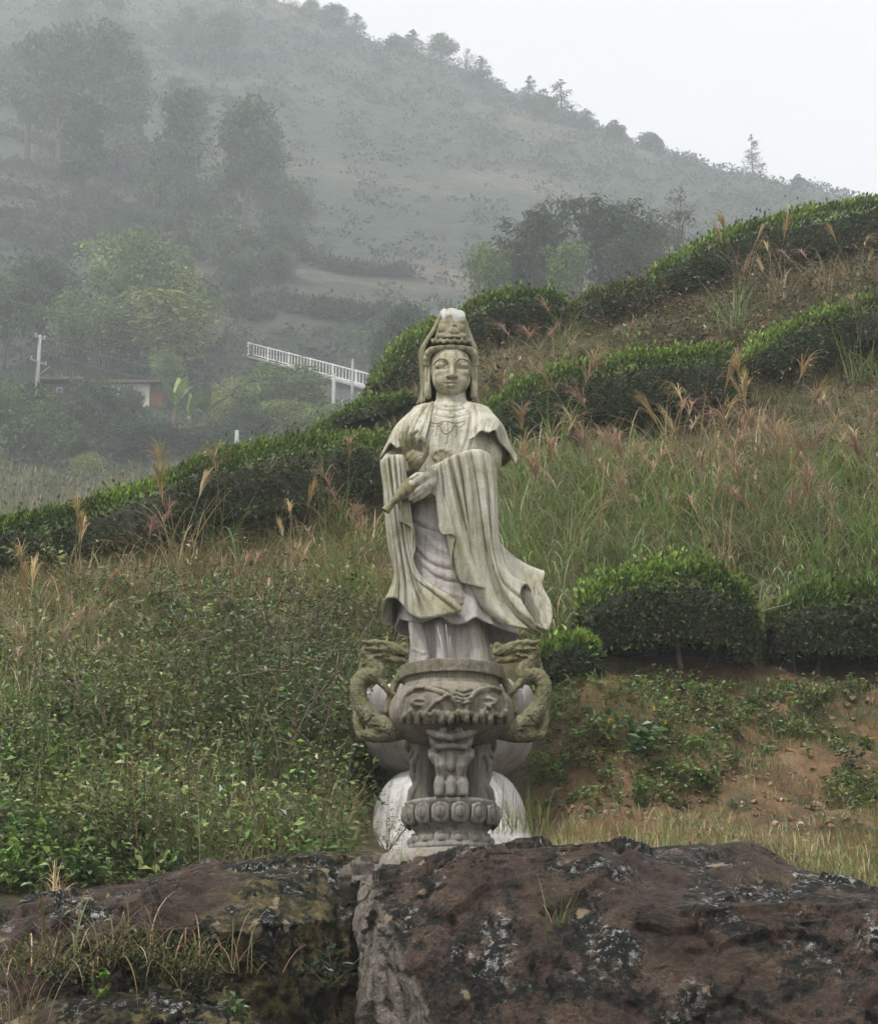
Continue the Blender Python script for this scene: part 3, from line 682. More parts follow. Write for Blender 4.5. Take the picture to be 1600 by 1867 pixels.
for su, u0 in ((-1, 780), (1, 863)):                                                          # long ears
    hd.chain(np.array([fc(u0, 662, 4), fc(u0 - 1 * su * -1, 680, 6), fc(u0 + su * 1, 698, 9), fc(u0 + su * 0.5, 714, 12), fc(u0 - su * 0.5, 722, 13)]), [6, 6.5, 6, 7, 6], 2)
    hd.chain(np.array([fc(u0, 668, 11), fc(u0, 684, 13), fc(u0 + su, 696, 15)]), [2.2, 2.4, 2.0], 1.5, 's')
V, F = hd.nets(1); head = sobj('head', V, F, M_FACE)
del hd
# hair roll over the brow
hr = Vox((-56, -66, 540), (56, 30, 640), 1.0)
arc = [(778, 668, 4), (778, 655, 11), (783, 642, 20), (796, 634, 31), (822, 630.5, 37), (847, 633, 31), (861, 642, 20), (865, 655, 11), (865, 668, 4)]
ap = catmull(SP(arc), 80); tw = np.abs(np.sin(np.linspace(0, 11 * pi, 80)))
hr.chain(ap, 4.6 + 3.2 * tw ** 0.7, 0.3); hr.ell(SP((822, 638, 0)), (41, 36, 26), 2)
V, F = hr.nets(1); sobj('hair', V, F, M_FACE, head)
# crown and high topknot with the small seated relief
cr = Vox((-48, -62, 575), (48, 40, 720), 1.0)
cr.loft(**srows([(627, 790, 856, 36, 6), (612, 793, 854, 34, 6), (596, 797, 850, 30, 6), (584, 799, 848, 26, 4), (570, 804, 843, 20, 2)]), k=2)
for i in range(17):
    t = -pi * 0.9 + i * pi * 1.8 / 16 * 1.0; t = pi * (i / 16.0)
    cr.ell(SP((822 - 34 * cos(t), 623 - 2.0 * (i % 2), 8 + 36 * sin(t))), (4.2, 3.2, 4.6), 1.5)
for c, r in (((806, 600, 34), (9, 6, 10)), ((841, 600, 33), (8, 6, 10)), ((804, 613, 37), (9, 5, 6)), ((843, 613, 36), (8, 5, 6)), ((810, 589, 30), (8, 5, 7)), ((837, 589, 29), (7, 5, 7))):
    cr.ell(SP(c), r, 1.2)
cr.ell(SP((827, 604, 40)), (9, 4, 8), 1); cr.ell(SP((828, 593, 38)), (3.6, 3.6, 4), 0.8); cr.ell(SP((827, 614, 42)), (12, 5, 4), 1)
groove(cr, [(818, 606), (827, 611), (837, 606)], 1.0, 1.0, 0.4, 12); groove(cr, [(816, 620), (827, 617), (838, 620)], 1.0, 1.0, 0.4, 12)
groove(cr, [(815, 590), (813, 602), (812, 616)], 1.1, 1.2, 0.5, 12); groove(cr, [(839, 592), (841, 604), (841, 616)], 1.1, 1.2, 0.5, 12)
V, F = cr.nets(1); sobj('crown', V, F, M_STONE3, head)
# veil: open hood behind head and crown
vl = Vox((-68, -50, 496), (62, 72, 735), 1.7)
rows = [(742, 757, 876, 42, -16), (722, 765, 871, 44, -16), (690, 765, 869, 46, -16), (660, 763, 871, 46, -16), (643, 762, 873, 46, -16), (625, 772, 865, 44, -12),
        (608, 784, 858, 42, -8), (592, 792, 853, 38, -4), (580, 797, 848, 32, 0), (573, 803, 842, 26, -4), (568, 811, 835, 18, -4)]
vl.loft(**srows(rows), p=2.4)
inn = [(r[0] + 3, r[1] + 4.5, r[2] - 4.5, r[3] - 4, r[4]) for r in rows[:-1]]; inn[0] = (760,) + inn[0][1:]
vl.loft(**srows(inn), mode='s', p=2.4, k=1)
zf = SP(np.array([(822, v, 0) for v in (760, 720, 680, 643, 610, 580, 560)], float))[:, 2][::1]; wf = np.array([16, 10, 8, 12, 20, 24, 24.0])
o_ = np.argsort(zf)
vl.fn(lambda X, Y, Z: -(Y + np.interp(Z.ravel(), zf[o_], wf[o_]).astype(np.float32)[None, None, :] + 0.006 * X * X * 0), (-68, -50, 496), (62, 72, 735), 0.5, 'i')
for q in ([(768, 650, 10), (771, 690, 8), (768, 735, 14)], [(867, 650, 10), (865, 690, 8), (868, 735, 14)]):
    vl.chain(catmull(SP(q), 14), 2.2, 1.5)
V, F = vl.nets(1); sobj('veil', V, F, M_STONE3)
# washed folds of the veil folded over the top of the crown
TPC = [[(801, 577, 8), (803, 570, 20), (805, 577, 30), (806, 582, 29)], [(808, 573, 8), (809, 564, 22), (810, 574, 33), (811, 586, 33)], [(814, 573, 8), (815, 566, 20), (817, 573, 29), (817, 580, 28)],
       [(820, 572, 8), (821, 563, 22), (822, 571, 32), (822, 577, 32)], [(827, 572, 8), (828, 564, 22), (828, 573, 33), (828, 587, 34)], [(833, 573, 8), (834, 566, 20), (834, 575, 31), (835, 588, 32)],
       [(839, 574, 8), (840, 567, 18), (841, 577, 28), (842, 587, 28)], [(845, 577, 4), (846, 571, 14), (847, 578, 22), (847, 585, 22)]]
V, F = sheet(TPC, 24, 60, 3.0)
sobj('veil_fold', V, F, M_WASH)

# ---- white lotus pedestal (stands behind the burner)
PC = P(819, 1400, SY); PZ0 = float(P(817, 1575, SY)[2])
def prof_v(rows, u0, Y):
    return [((float(P(u0 + r, v, Y)[0] - P(u0, v, Y)[0])), float(P(u0, v, Y)[2])) for v, r in rows]
ped = tag(empty('lotus_pedestal', (float(PC[0]), SY, PZ0)), 'whitewashed round lotus pedestal under the statue, half hidden by the burner', 'pedestal')
M_WHITE = stone_mat('whitewash', (0.56, 0.54, 0.53), (0.68, 0.665, 0.66), (0.36, 0.34, 0.28), (0.24, 0.19, 0.18), 1.0, 0.35, 0.2)
M_BOWL = stone_mat('pedestal_bowl_stone', (0.27, 0.245, 0.245), (0.34, 0.315, 0.31), (0.22, 0.20, 0.16), (0.12, 0.10, 0.10), 1.3, 0.35, 0.2)
def ped_part(name, rows, mat):
    pr = [(max(r, 0.004), z - PZ0) for r, z in prof_v(catmull(np.array(rows, float), 4 * len(rows)), 819, SY)]; V, F = lathe(pr, 64); return obj(name, mesh_np(name, V, F), mat, ped)
ped_part('base_dome', [(1600, 0.5), (1600, 172), (1560, 163), (1540, 156), (1515, 146), (1495, 140), (1472, 136), (1450, 127), (1432, 116), (1418, 102), (1411, 88), (1407, 70)], M_WHITE)
ped_part('bowl', [(1418, 60), (1417, 84), (1409, 104), (1398, 122), (1384, 137), (1366, 148), (1345, 153), (1320, 151), (1300, 146), (1296, 140), (1296, 0.5)], M_BOWL)
# petals of the upper lotus ring
n_p = 14; zt = float(P(819, 1296, SY)[2]) - PZ0
for i in range(n_p):
    t = 2 * pi * i / n_p + 0.11
    a_, b_ = np.meshgrid(np.linspace(-1, 1, 9), np.linspace(0, 1, 9), indexing='ij')
    wdt = np.sqrt(np.clip(1 - b_ ** 2.6, 0, 1)) * 0.17; ang = a_ * wdt / 0.66
    r_ = 0.665 - 0.02 * a_ ** 2 + 0.03 * np.sin(b_ * pi)
    G = np.stack([r_ * np.cos(t + ang), r_ * np.sin(t + ang), zt - 0.10 + 0.26 * b_], -1)
    V, F = solid_sheet(G, 0.03); obj('petal', mesh_np('petal', V, F), M_BOWL, ped)
V, F = lathe([(0.005, 0), (0.60, 0), (0.62, 0.05), (0.60, float(SZ - PZ0 - zt) - 0.004), (0.005, float(SZ - PZ0 - zt) - 0.004)], 48)
V[:, 2] += zt + 0.002; obj('seed_pod', mesh_np('seed_pod', V, F), M_WHITE, ped)
# ================================================================== stone incense burner on the rock, with dragon handles
BY, BS = 11.2, 0.00323
_b = P(822, 1540, BY); BX, BZ = float(_b[0]), float(_b[2])
def BP(p):
    p = np.asarray(p, float); q = P(p[..., 0], p[..., 1], BY - p[..., 2] * BS)
    return np.stack([(q[..., 0] - BX) / BS, -p[..., 2], (q[..., 2] - BZ) / BS], -1)
burner = tag(empty('incense_burner', (BX, BY, BZ)), 'three-legged grey stone incense burner with two dragon handles on a lotus base', 'incense burner')
M_BURN = stone_mat('burner_stone', (0.205, 0.185, 0.15), (0.28, 0.25, 0.215), (0.17, 0.16, 0.08), (0.05, 0.05, 0.035), 1.8, 0.5, 0.25)
M_MOSS = stone_mat('burner_stone_mossy', (0.19, 0.175, 0.10), (0.26, 0.24, 0.165), (0.145, 0.14, 0.06), (0.04, 0.042, 0.025), 2.2, 0.7, 0.35)
M_LEG = stone_mat('burner_leg_stone', (0.22, 0.21, 0.19), (0.30, 0.285, 0.26), (0.16, 0.15, 0.09), (0.07, 0.065, 0.055), 2.0, 0.3, 0.2)
def bobj(name, V, F, mat, parent=None): return obj(name, mesh_np(name, V * BS, F), mat, parent or burner)
def brows(rows):
    r = np.asarray(rows, float); c = BP(np.stack([0 * r[:, 0] + 822.5, r[:, 0], 0 * r[:, 0]], 1)); a = BP(np.stack([822.5 + r[:, 1], r[:, 0], 0 * r[:, 0]], 1))
    return dict(z=c[:, 2], cx=c[:, 0], a=a[:, 0] - c[:, 0], cy=0.0, b=a[:, 0] - c[:, 0])
def b_on(vox, uv, n=20):
    uv = catmull(np.asarray(uv, float), n); w = np.full(n, 90.0)
    for _ in range(7):
        q = BP(np.column_stack([uv, w])); y = vox.front(q[:, 0], q[:, 2]); w = np.where(np.isnan(y), w, -y)
    return BP(np.column_stack([uv, w]))
Bv = Vox((-124, -124, 150), (124, 124, 335), 1.7)
dense = catmull(np.array([(1360, 40), (1357, 62), (1350, 78), (1341, 93), (1329, 105), (1315, 112), (1299, 114), (1283, 111), (1270, 103), (1260, 94), (1252, 88), (1246, 87), (1240, 88), (1222, 89)]), 40)
Bv.loft(**brows(dense), p=2.0)
Bv.loft(**brows([(1242, 95), (1219, 95)]), p=2.0)
Bv.loft(**brows([(1230, 84), (1205, 84)]), p=2.0, mode='s')
Z7 = lambda *q: [(630 + x / 4.1, 1160 + y / 4.1) for x, y in q]
def b_ridge(q, r=3.2, out=2.4, n=26, k=0.8):
    out = min(out * 1.75, r * 1.45)
    r = r * 1.15
    p = b_on(Bv, q, n); ctr = np.array([0, 0]); d = p[:, :2] / np.linalg.norm(p[:, :2], axis=1, keepdims=True); p[:, :2] += d * (out - r); Bv.chain(p, r, k)
def b_groove(q, r=2.2, dep=2.0, n=26):
    p = b_on(Bv, q, n); d = p[:, :2] / np.linalg.norm(p[:, :2], axis=1, keepdims=True); p[:, :2] += d * (r - dep); Bv.chain(p, r, 0.6, 's')
b_ridge(Z7((440, 590), (425, 500), (480, 420), (600, 395), (720, 420), (810, 480), (850, 540)), 4, 3.4)
b_ridge(Z7((1185, 590), (1190, 500), (1140, 420), (1050, 405), (970, 430), (930, 480), (905, 540)), 4, 3.4)
b_ridge(Z7((520, 390), (640, 378), (740, 390), (800, 430), (840, 470)), 3, 2.6); b_ridge(Z7((1160, 410), (1080, 385), (1000, 400), (950, 440), (925, 480)), 3, 2.6)
b_ridge(Z7((690, 480), (640, 530), (590, 590)), 3.2, 2.6); b_ridge(Z7((700, 480), (735, 540), (765, 605)), 3.2, 2.6); b_ridge(Z7((770, 440), (730, 460), (695, 485)), 3.2, 2.6)
b_ridge(Z7((1060, 520), (1030, 560), (1000, 600)), 3, 2.4); b_ridge(Z7((1060, 520), (1090, 555), (1115, 590)), 3, 2.4)
for yy, ww in ((400, 50), (430, 62), (460, 60), (490, 45)): b_ridge(Z7((880 - ww, yy), (880, yy + 14), (880 + ww, yy)), 2.6, 3.4, 14)
q = b_on(Bv, Z7((880, 575), (880, 578)), 2)[0]; Bv.ell(q, (15, 9, 8), 3)
for x, y in ((550, 495), (1065, 490)):
    q = b_on(Bv, Z7((x, y), (x + 1, y)), 2)[0]; Bv.ell(q, (19, 6, 9), 3); q2 = q + np.array([0, -6, 0]); Bv.ell(q2, (11, 5, 4.5), 1.5, 's')
for i, x in enumerate(np.linspace(450, 1190, 22)):                         # ragged fringe of hair under the mask
    j = (i * 7) % 5; b_ridge(Z7((x, 585 - 10 * (j % 3)), (x + 6 * (j - 2), 615), (x + 8 * (j - 2), 640 + 5 * (j % 2))), 4.4, 4.0, 8, 1.0)
for i in range(26):                                                      # worn scroll relief on the sides and back of the belly
    t = pi * (0.02 + 1.0 * i / 26); cx, cy = cos(t), sin(t)
    rr = 113; zz = BP((822, 1297, 0))[2] + (8 if i % 2 else -6); Bv.ell((cx * rr, cy * rr, zz), (8, 8, 9), 3)
b_groove([(735, 1250), (780, 1243), (822, 1240), (870, 1243), (910, 1250)], 1.8, 1.6)
_n = fbm(np.stack(np.meshgrid(*[a[::2] for a in Bv.ax], indexing='ij'), -1), 0.08, 3)
Bv.D += np.repeat(np.repeat(np.repeat(_n, 2, 0), 2, 1), 2, 2)[:Bv.n[0], :Bv.n[1], :Bv.n[2]].astype(np.float32) * 1.6
V, F = Bv.nets(1); bowl = bobj('bowl', V, F, M_BURN)
del Bv
# ash and sand filling, with burnt incense sticks
zr = BP((822, 1226, 0))[2]
V, F = lathe([(0.01, zr + 1.0), (60, zr), (85.5, zr - 1)], 40); bobj('ash', V, F, flat_mat('ash', (0.28, 0.26, 0.24), 0.95, 40))
M_STICK = flat_mat('incense_stick', (0.50, 0.40, 0.37), 0.8)
for (u0, v0, u1, v1, w) in ((815, 1222, 797, 1142, 20), (822, 1222, 812, 1138, 24), (827, 1222, 819, 1160, 14), (812, 1222, 802, 1158, 30)):
    a, b = BP([(u0, v0, w), (u1, v1, w)]); V, F = tube_np([a, b], [0.62, 0.5], 6); bobj('incense_stick', V, F, M_STICK)

# three lion-footed legs
zt_, zb_ = BP((822, 1345, 0))[2], BP((822, 1462, 0))[2]
Lv = Vox((-62, -64, zb_ - 4), (62, 45, zt_ + 24), 1.7)
h_ = zt_ - zb_
L = lambda x, y, f: np.array([x, y, zb_ + f * h_])
Lv.loft([zb_ - 4, zb_ + 0.1 * h_, zb_ + 0.28 * h_, zb_ + 0.5 * h_, zb_ + 0.7 * h_, zb_ + 0.9 * h_, zb_ + 1.15 * h_], 0, [27, 27, 25, 30, 33, 40, 44], [-6, -5, 0, 0, -2, -4, -2], [22, 22, 18, 20, 24, 28, 30], p=2.4, cap=False)
for x in (-19, 0, 19): Lv.chain([L(x, -10, 0.30), L(x * 1.1, -24, 0.17), L(x * 1.15, -29, 0.04)], [8.5, 10.5, 8.5], 1.2)
for x in (-17, 17): Lv.chain([L(x * 1.2, -18, 0.62), L(x * 1.1, -22, 0.46), L(x * 0.9, -18, 0.3)], [10, 10, 7], 3)
Lv.ell(L(0, -20, 0.52), (10, 8, 18), 2)
Lv.chain([L(-46, -10, 1.10), L(-36, -24, 0.97), L(-20, -38, 0.90), L(0, -42, 0.86), L(20, -38, 0.90), L(36, -24, 0.97), L(46, -10, 1.10)], [6, 7, 7, 6.5, 7, 7, 6], 1.5)
Lv.chain([L(-34, -14, 0.84), L(-24, -28, 0.74), L(0, -33, 0.76), L(24, -28, 0.74), L(34, -14, 0.84)], [5, 6, 5.5, 6, 5], 1.2)
Lv.chain([L(-36, -6, 0.70), L(-34, -16, 0.62), L(-30, -14, 0.52)], [6, 7, 4], 1.5); Lv.chain([L(36, -6, 0.70), L(34, -16, 0.62), L(30, -14, 0.52)], [6, 7, 4], 1.5)
for x in (-14, 14): Lv.ell(L(x, -36, 0.98), (8, 7, 7), 1.0)
Lv.chain([L(-24, -24, 0.66), L(-14, -27, 0.62), L(0, -28, 0.66), L(14, -27, 0.62), L(24, -24, 0.66)], [3] * 5, 0.5, 's')
Lv.fn(lambda X, Y, Z: (zb_ - 1) - Z + 0 * X, (-62, -64, zb_ - 4), (62, 45, zt_ + 24), 0, 'i')
V, F = Lv.nets(1)
me_leg = mesh_np('leg', V * BS, F)
for i in range(3):
    t = 2 * pi * i / 3; o = obj('leg', me_leg, M_LEG if i == 0 else None, burner); o.scale = (1, 1, 1) if i == 0 else (0.8, 0.8, 1)
    R_ = 52 * BS; o.location = (R_ * sin(t) * 1.0, -R_ * cos(t), 0); o.rotation_euler = (0, 0, t)

# lotus base: two rings of petals
zl = lambda v: BP((822, v, 0))[2]
V, F = lathe([(0.01, zl(1463)), (78, zl(1463)), (82, zl(1465)), (83, zl(1470)), (80, zl(1474)), (78, zl(1490)), (74, zl(1508)), (66, zl(1516)), (64, zl(1521)), (70, zl(1530)), (78, zl(1545)), (80, zl(1552)), (0.01, zl(1552))], 64)
base = bobj('lotus_base', V, F, M_LEG)
def petal_np(wd, ht, bul):
    a, b = np.meshgrid(np.linspace(-1, 1, 11), np.linspace(0, 1, 9), indexing='ij')
    wv = np.sqrt(np.clip(1 - (2 * b - 1) ** 4, 0.02, 1)); x = a * wd * wv; z = b * ht
    r2 = a ** 2 * 1.0 + (2 * b - 1) ** 2
    y = -bul * np.sqrt(np.clip(1.15 - r2 * 0.75, 0, 1)) + np.where((np.abs(a) > 0.72) | (b > 0.85), -bul * 0.35, 0)
    return solid_sheet(np.stack([x, y, z], -1)[:, ::-1], 3.0)
V, F = petal_np(15.5, zl(1472) - zl(1510), 7.5); me_p1 = mesh_np('petal', V * BS, F); me_p1.materials.append(M_LEG)
V, F = petal_np(14, zl(1522) - zl(1547), 6.0); me_p2 = mesh_np('petal', V * BS, F); me_p2.materials.append(M_LEG)
def bead_mesh(rx, ry, rz):
    V = ICO2_V * np.array([rx, ry, rz]); m = mesh_np('petal_boss', V * BS, ICO2_F); m.materials.append(M_LEG); return m
_i = bmesh.new(); bmesh.ops.create_icosphere(_i, subdivisions=2, radius=1.0); ICO2_V = np.array([v.co[:] for v in _i.verts]); ICO2_F = np.array([[v.index for v in f.verts] for f in _i.faces]); _i.free()
mb1, mb2 = bead_mesh(10.5, 8, 14), bead_mesh(9.5, 7, 8.5)
for i in range(15):
    t = 2 * pi * (i + 0.45) / 15
    for me, mb, r, z, zb, tilt in ((me_p1, mb1, 75.5, zl(1510), 20, 0.10), (me_p2, mb2, 70, zl(1547), 11, -0.34)):
        o = obj('petal', me, None, base); o.location = (r * BS * sin(t), -r * BS * cos(t), z * BS); o.rotation_euler = (tilt, 0, t)
        q = obj('petal_boss', mb, None, base); rr = (r + (7.5 if tilt > 0 else 2)); q.location = (rr * BS * sin(t), -rr * BS * cos(t), (z + zb) * BS); q.rotation_euler = (tilt, 0, t)

# dragon handles
Dv = Vox((-185, -40, 150), (-60, 40, 400), 1.5)
D7 = lambda *q: BP([(630 + x / 4.1, 1160 + y / 4.1, w) for x, y, w in q])
Dv.chain(catmull(D7((330, 690, 8), (230, 640, 6), (150, 560, 2), (100, 460, 0), (95, 370, 0), (150, 300, 0), (225, 290, 2), (235, 250, 2), (190, 190, 0), (165, 120, 0)), 40),
         np.interp(np.linspace(0, 1, 40), [0, 0.25, 0.5, 0.62, 0.75, 0.9, 1], [17, 16, 15, 17, 15, 14, 12]), 4)
Dv.chain(D7((165, 120, 0), (220, 85, 0), (330, 95, 0), (440, 120, 0)), [13, 16, 13, 9], 4)                    # skull and upper jaw
Dv.chain(D7((250, 150, 0), (340, 170, 0), (430, 180, 0)), [9, 8, 6], 2)                                      # lower jaw
Dv.chain(D7((300, 138, 0), (470, 150, 0)), [3.2, 4.6], 0.8, 's')                                            # open mouth
Dv.ell(D7((435, 85, 0))[0], (9, 9, 10), 2)                                                                    # nose
for w in (-9, 9):
    Dv.chain(D7((330, 60, w), (230, 50, w * 1.4), (140, 45, w * 1.7), (128, 35, w * 1.8)), [4, 5, 4, 2.5], 1.5)                    # horns, mane
    Dv.chain(D7((300, 100, w * 1.3), (210, 95, w * 1.6), (150, 90, w * 1.7)), [3.5, 3.5, 2], 1.5); Dv.ell(D7((335, 82, w))[0], (5, 5, 4), 1)
    Dv.chain(D7((290, 135, w), (215, 150, w * 1.4), (180, 175, w * 1.5)), [3.5, 3.5, 2], 1.5)
    Dv.chain(D7((245, 320, w * 0.8), (300, 390, w), (350, 440, w * 0.6), (395, 445, w * 0.4)), [8, 5.5, 5, 5], 2)  # fore leg
Dv.chain(D7((400, 300, 0), (360, 380, 0), (330, 460, 0), (320, 560, 0)), [8, 7, 7, 10], 3)
Dv.chain(D7((420, 690, 0), (320, 720, 0), (210, 735, 0), (130, 745, 0)), [20, 18, 15, 9], 6)                       # foot of the handle
Dv.chain(D7((110, 740, 0), (80, 640, 0), (70, 560, 0)), [8, 7, 4], 4)
for a_, b_ in (((150, 720), (330, 735)), ((190, 690), (300, 650)), ((130, 680), (210, 600)), ((250, 720), (340, 690))):
    Dv.chain(D7((a_[0], a_[1], 17), (b_[0], b_[1], 19)), [3, 2], 1.2, 's')
for i in range(13):                                                                                          # spine along the back
    f = i / 12.0; q = catmull(D7((180, 700, 0), (80, 560, 0), (48, 440, 0), (58, 340, 0), (110, 260, 0), (130, 180, 0)), 13)[i]; Dv.ell(q, (5.5, 4.0, 7), 1.5)
_q = np.stack(np.meshgrid(*Dv.ax, indexing='ij'), -1); _n = fbm(_q, 0.22, 2) * 1.4 + 0.9 * np.sin(_q[..., 2] * 0.85 + 0.5 * _q[..., 0]) * np.sin(_q[..., 1] * 0.8 + _q[..., 2] * 0.4)
Dv.D += _n.astype(np.float32)
Dv.fn(lambda X, Y, Z: zl(1356) - Z + 0 * X, (-185, -40, 100), (-60, 40, 400), 1.0, 'i')
V, F = Dv.nets(1)
_dh = bobj('dragon_handle', V, F, M_MOSS)
_d2 = _dh.copy(); COL.objects.link(_d2); _d2.parent = burner; _d2.scale = (-1, 1, 1)
del Dv
# ================================================================== the boulders in the foreground
def rock_mat(name, moss):
    m, nt, b = new_mat(name)
    o = N(nt, 'ShaderNodeTexCoord').outputs['Object']
    c = ramp(nt, noise_n(nt, o, 2.6, 8, 0.65, 0.3), [(0.28, (0.021, 0.014, 0.010)), (0.46, (0.072, 0.046, 0.034)), (0.62, (0.14, 0.092, 0.064)), (0.76, (0.25, 0.17, 0.112))])
    c = mixc(nt, ramp(nt, noise_n(nt, o, 1.4, 5, 0.6), [(0.50, 0.0), (0.68, 0.7)]), c, (0.14, 0.108, 0.088))
    fine = noise_n(nt, o, 38, 8, 0.7)
    c = mixc(nt, 1.0, c, ramp(nt, fine, [(0.28, 0.40), (0.72, 1.65)]), 'MULTIPLY')
    c = mixc(nt, 1.0, c, ramp(nt, noise_n(nt, o, 110, 4, 0.7), [(0.3, 0.65), (0.7, 1.4)]), 'MULTIPLY')
    if moss > 0:
        sx = N(nt, 'ShaderNodeSeparateXYZ'); nt.links.new(o, sx.inputs[0])
        edge = ramp(nt, math_n(nt, 'ADD', sx.outputs['X'], math_n(nt, 'MULTIPLY', noise_n(nt, o, 3, 4), 0.8)), [(0.0, 0.0), (0.4, 1.0)])
        mf = math_n(nt, 'MULTIPLY', edge, ramp(nt, noise_n(nt, o, 4.5, 7, 0.7, 0.5), [(0.30, 0.0), (0.48, 1.0)]))
        c = mixc(nt, mf, c, mixc(nt, ramp(nt, noise_n(nt, o, 12, 5), [(0.4, 0.0), (0.6, 1.0)]), (0.035, 0.038, 0.013), (0.25, 0.20, 0.085)))
    # black crust lichen, in ragged colonies
    bl = ramp(nt, noise_n(nt, o, 2.4, 9, 0.78, 0.0), [(0.475, 0.0), (0.53, 1.0)])
    bl = math_n(nt, 'MULTIPLY', bl, ramp(nt, noise_n(nt, o, 13, 7, 0.7), [(0.36, 0.0), (0.46, 1.0)]))
    c = mixc(nt, bl, c, (0.010, 0.011, 0.008))
    # pale grey lichen: speckle clustered by a larger noise
    wl_ = math_n(nt, 'MULTIPLY', ramp(nt, noise_n(nt, o, 24, 8, 0.75, 0.0), [(0.53, 0.0), (0.58, 1.0)]), ramp(nt, noise_n(nt, o, 2.6, 6, 0.7, 0.0), [(0.53, 0.05), (0.61, 1.0)]))
    c = mixc(nt, wl_, c, mixc(nt, ramp(nt, noise_n(nt, o, 60, 3), [(0.4, 0.0), (0.6, 1.0)]), (0.25, 0.27, 0.27), (0.55, 0.56, 0.54)))
    # chipped, tan scars
    vo = N(nt, 'ShaderNodeTexVoronoi', Scale=4.2, Randomness=1.0)
    dv = N(nt, 'ShaderNodeVectorMath', operation='ADD'); nz = N(nt, 'ShaderNodeTexNoise', Scale=9.0, Detail=4.0); nt.links.new(o, nz.inputs['Vector'])
    sc = N(nt, 'ShaderNodeVectorMath', operation='SCALE', Scale=0.16); nt.links.new(nz.outputs['Color'], sc.inputs[0]); nt.links.new(o, dv.inputs[0]); nt.links.new(sc.outputs[0], dv.inputs[1])
    nt.links.new(dv.outputs[0], vo.inputs['Vector'])
    chip = math_n(nt, 'MULTIPLY', ramp(nt, vo.outputs['Distance'], [(0.13, 1.0), (0.18, 0.0)]), ramp(nt, noise_n(nt, o, 2.3, 3), [(0.46, 0.0), (0.50, 1.0)]))
    c = mixc(nt, chip, c, mixc(nt, fine, (0.26, 0.19, 0.10), (0.46, 0.38, 0.26)))
    at = N(nt, 'ShaderNodeAttribute', attribute_name='col'); spc = N(nt, 'ShaderNodeSeparateColor'); nt.links.new(at.outputs['Color'], spc.inputs[0])
    mp = N(nt, 'ShaderNodeMapping'); mp.inputs['Rotation'].default_value = (0.0, 0.35, 0.0); mp.inputs['Scale'].default_value = (9, 9, 0.9); nt.links.new(o, mp.inputs['Vector'])
    split = ramp(nt, noise_n(nt, mp.outputs['Vector'], 1.6, 8, 0.7), [(0.3, (0.06, 0.048, 0.04)), (0.44, (0.22, 0.185, 0.15)), (0.56, (0.34, 0.305, 0.27)), (0.72, (0.26, 0.195, 0.10))])
    c = mixc(nt, math_n(nt, 'MULTIPLY', spc.outputs[0], ramp(nt, noise_n(nt, o, 5, 6, 0.7), [(0.3, 0.55), (0.5, 1.0)])), c, split)
    nt.links.new(c, b.inputs['Base Color']); b.inputs['Roughness'].default_value = 0.88; b.inputs['Specular IOR Level'].default_value = 0.3
    ve = N(nt, 'ShaderNodeTexVoronoi', Scale=5.5, feature='DISTANCE_TO_EDGE'); nt.links.new(dv.outputs[0], ve.inputs['Vector'])
    crk = ramp(nt, ve.outputs['Distance'], [(0.0, 0.0), (0.03, 1.0)])
    vf = N(nt, 'ShaderNodeTexVoronoi', Scale=26.0, feature='F1'); nt.links.new(dv.outputs[0], vf.inputs['Vector'])
    h = math_n(nt, 'ADD', math_n(nt, 'MULTIPLY', noise_n(nt, o, 11, 10, 0.78), 1.4), math_n(nt, 'ADD', math_n(nt, 'MULTIPLY', fine, 0.7), math_n(nt, 'ADD', math_n(nt, 'MULTIPLY', crk, 0.12), math_n(nt, 'MULTIPLY', vf.outputs['Distance'], 0.5))))
    bump(nt, b, h, 1.0, 0.045)
    return m
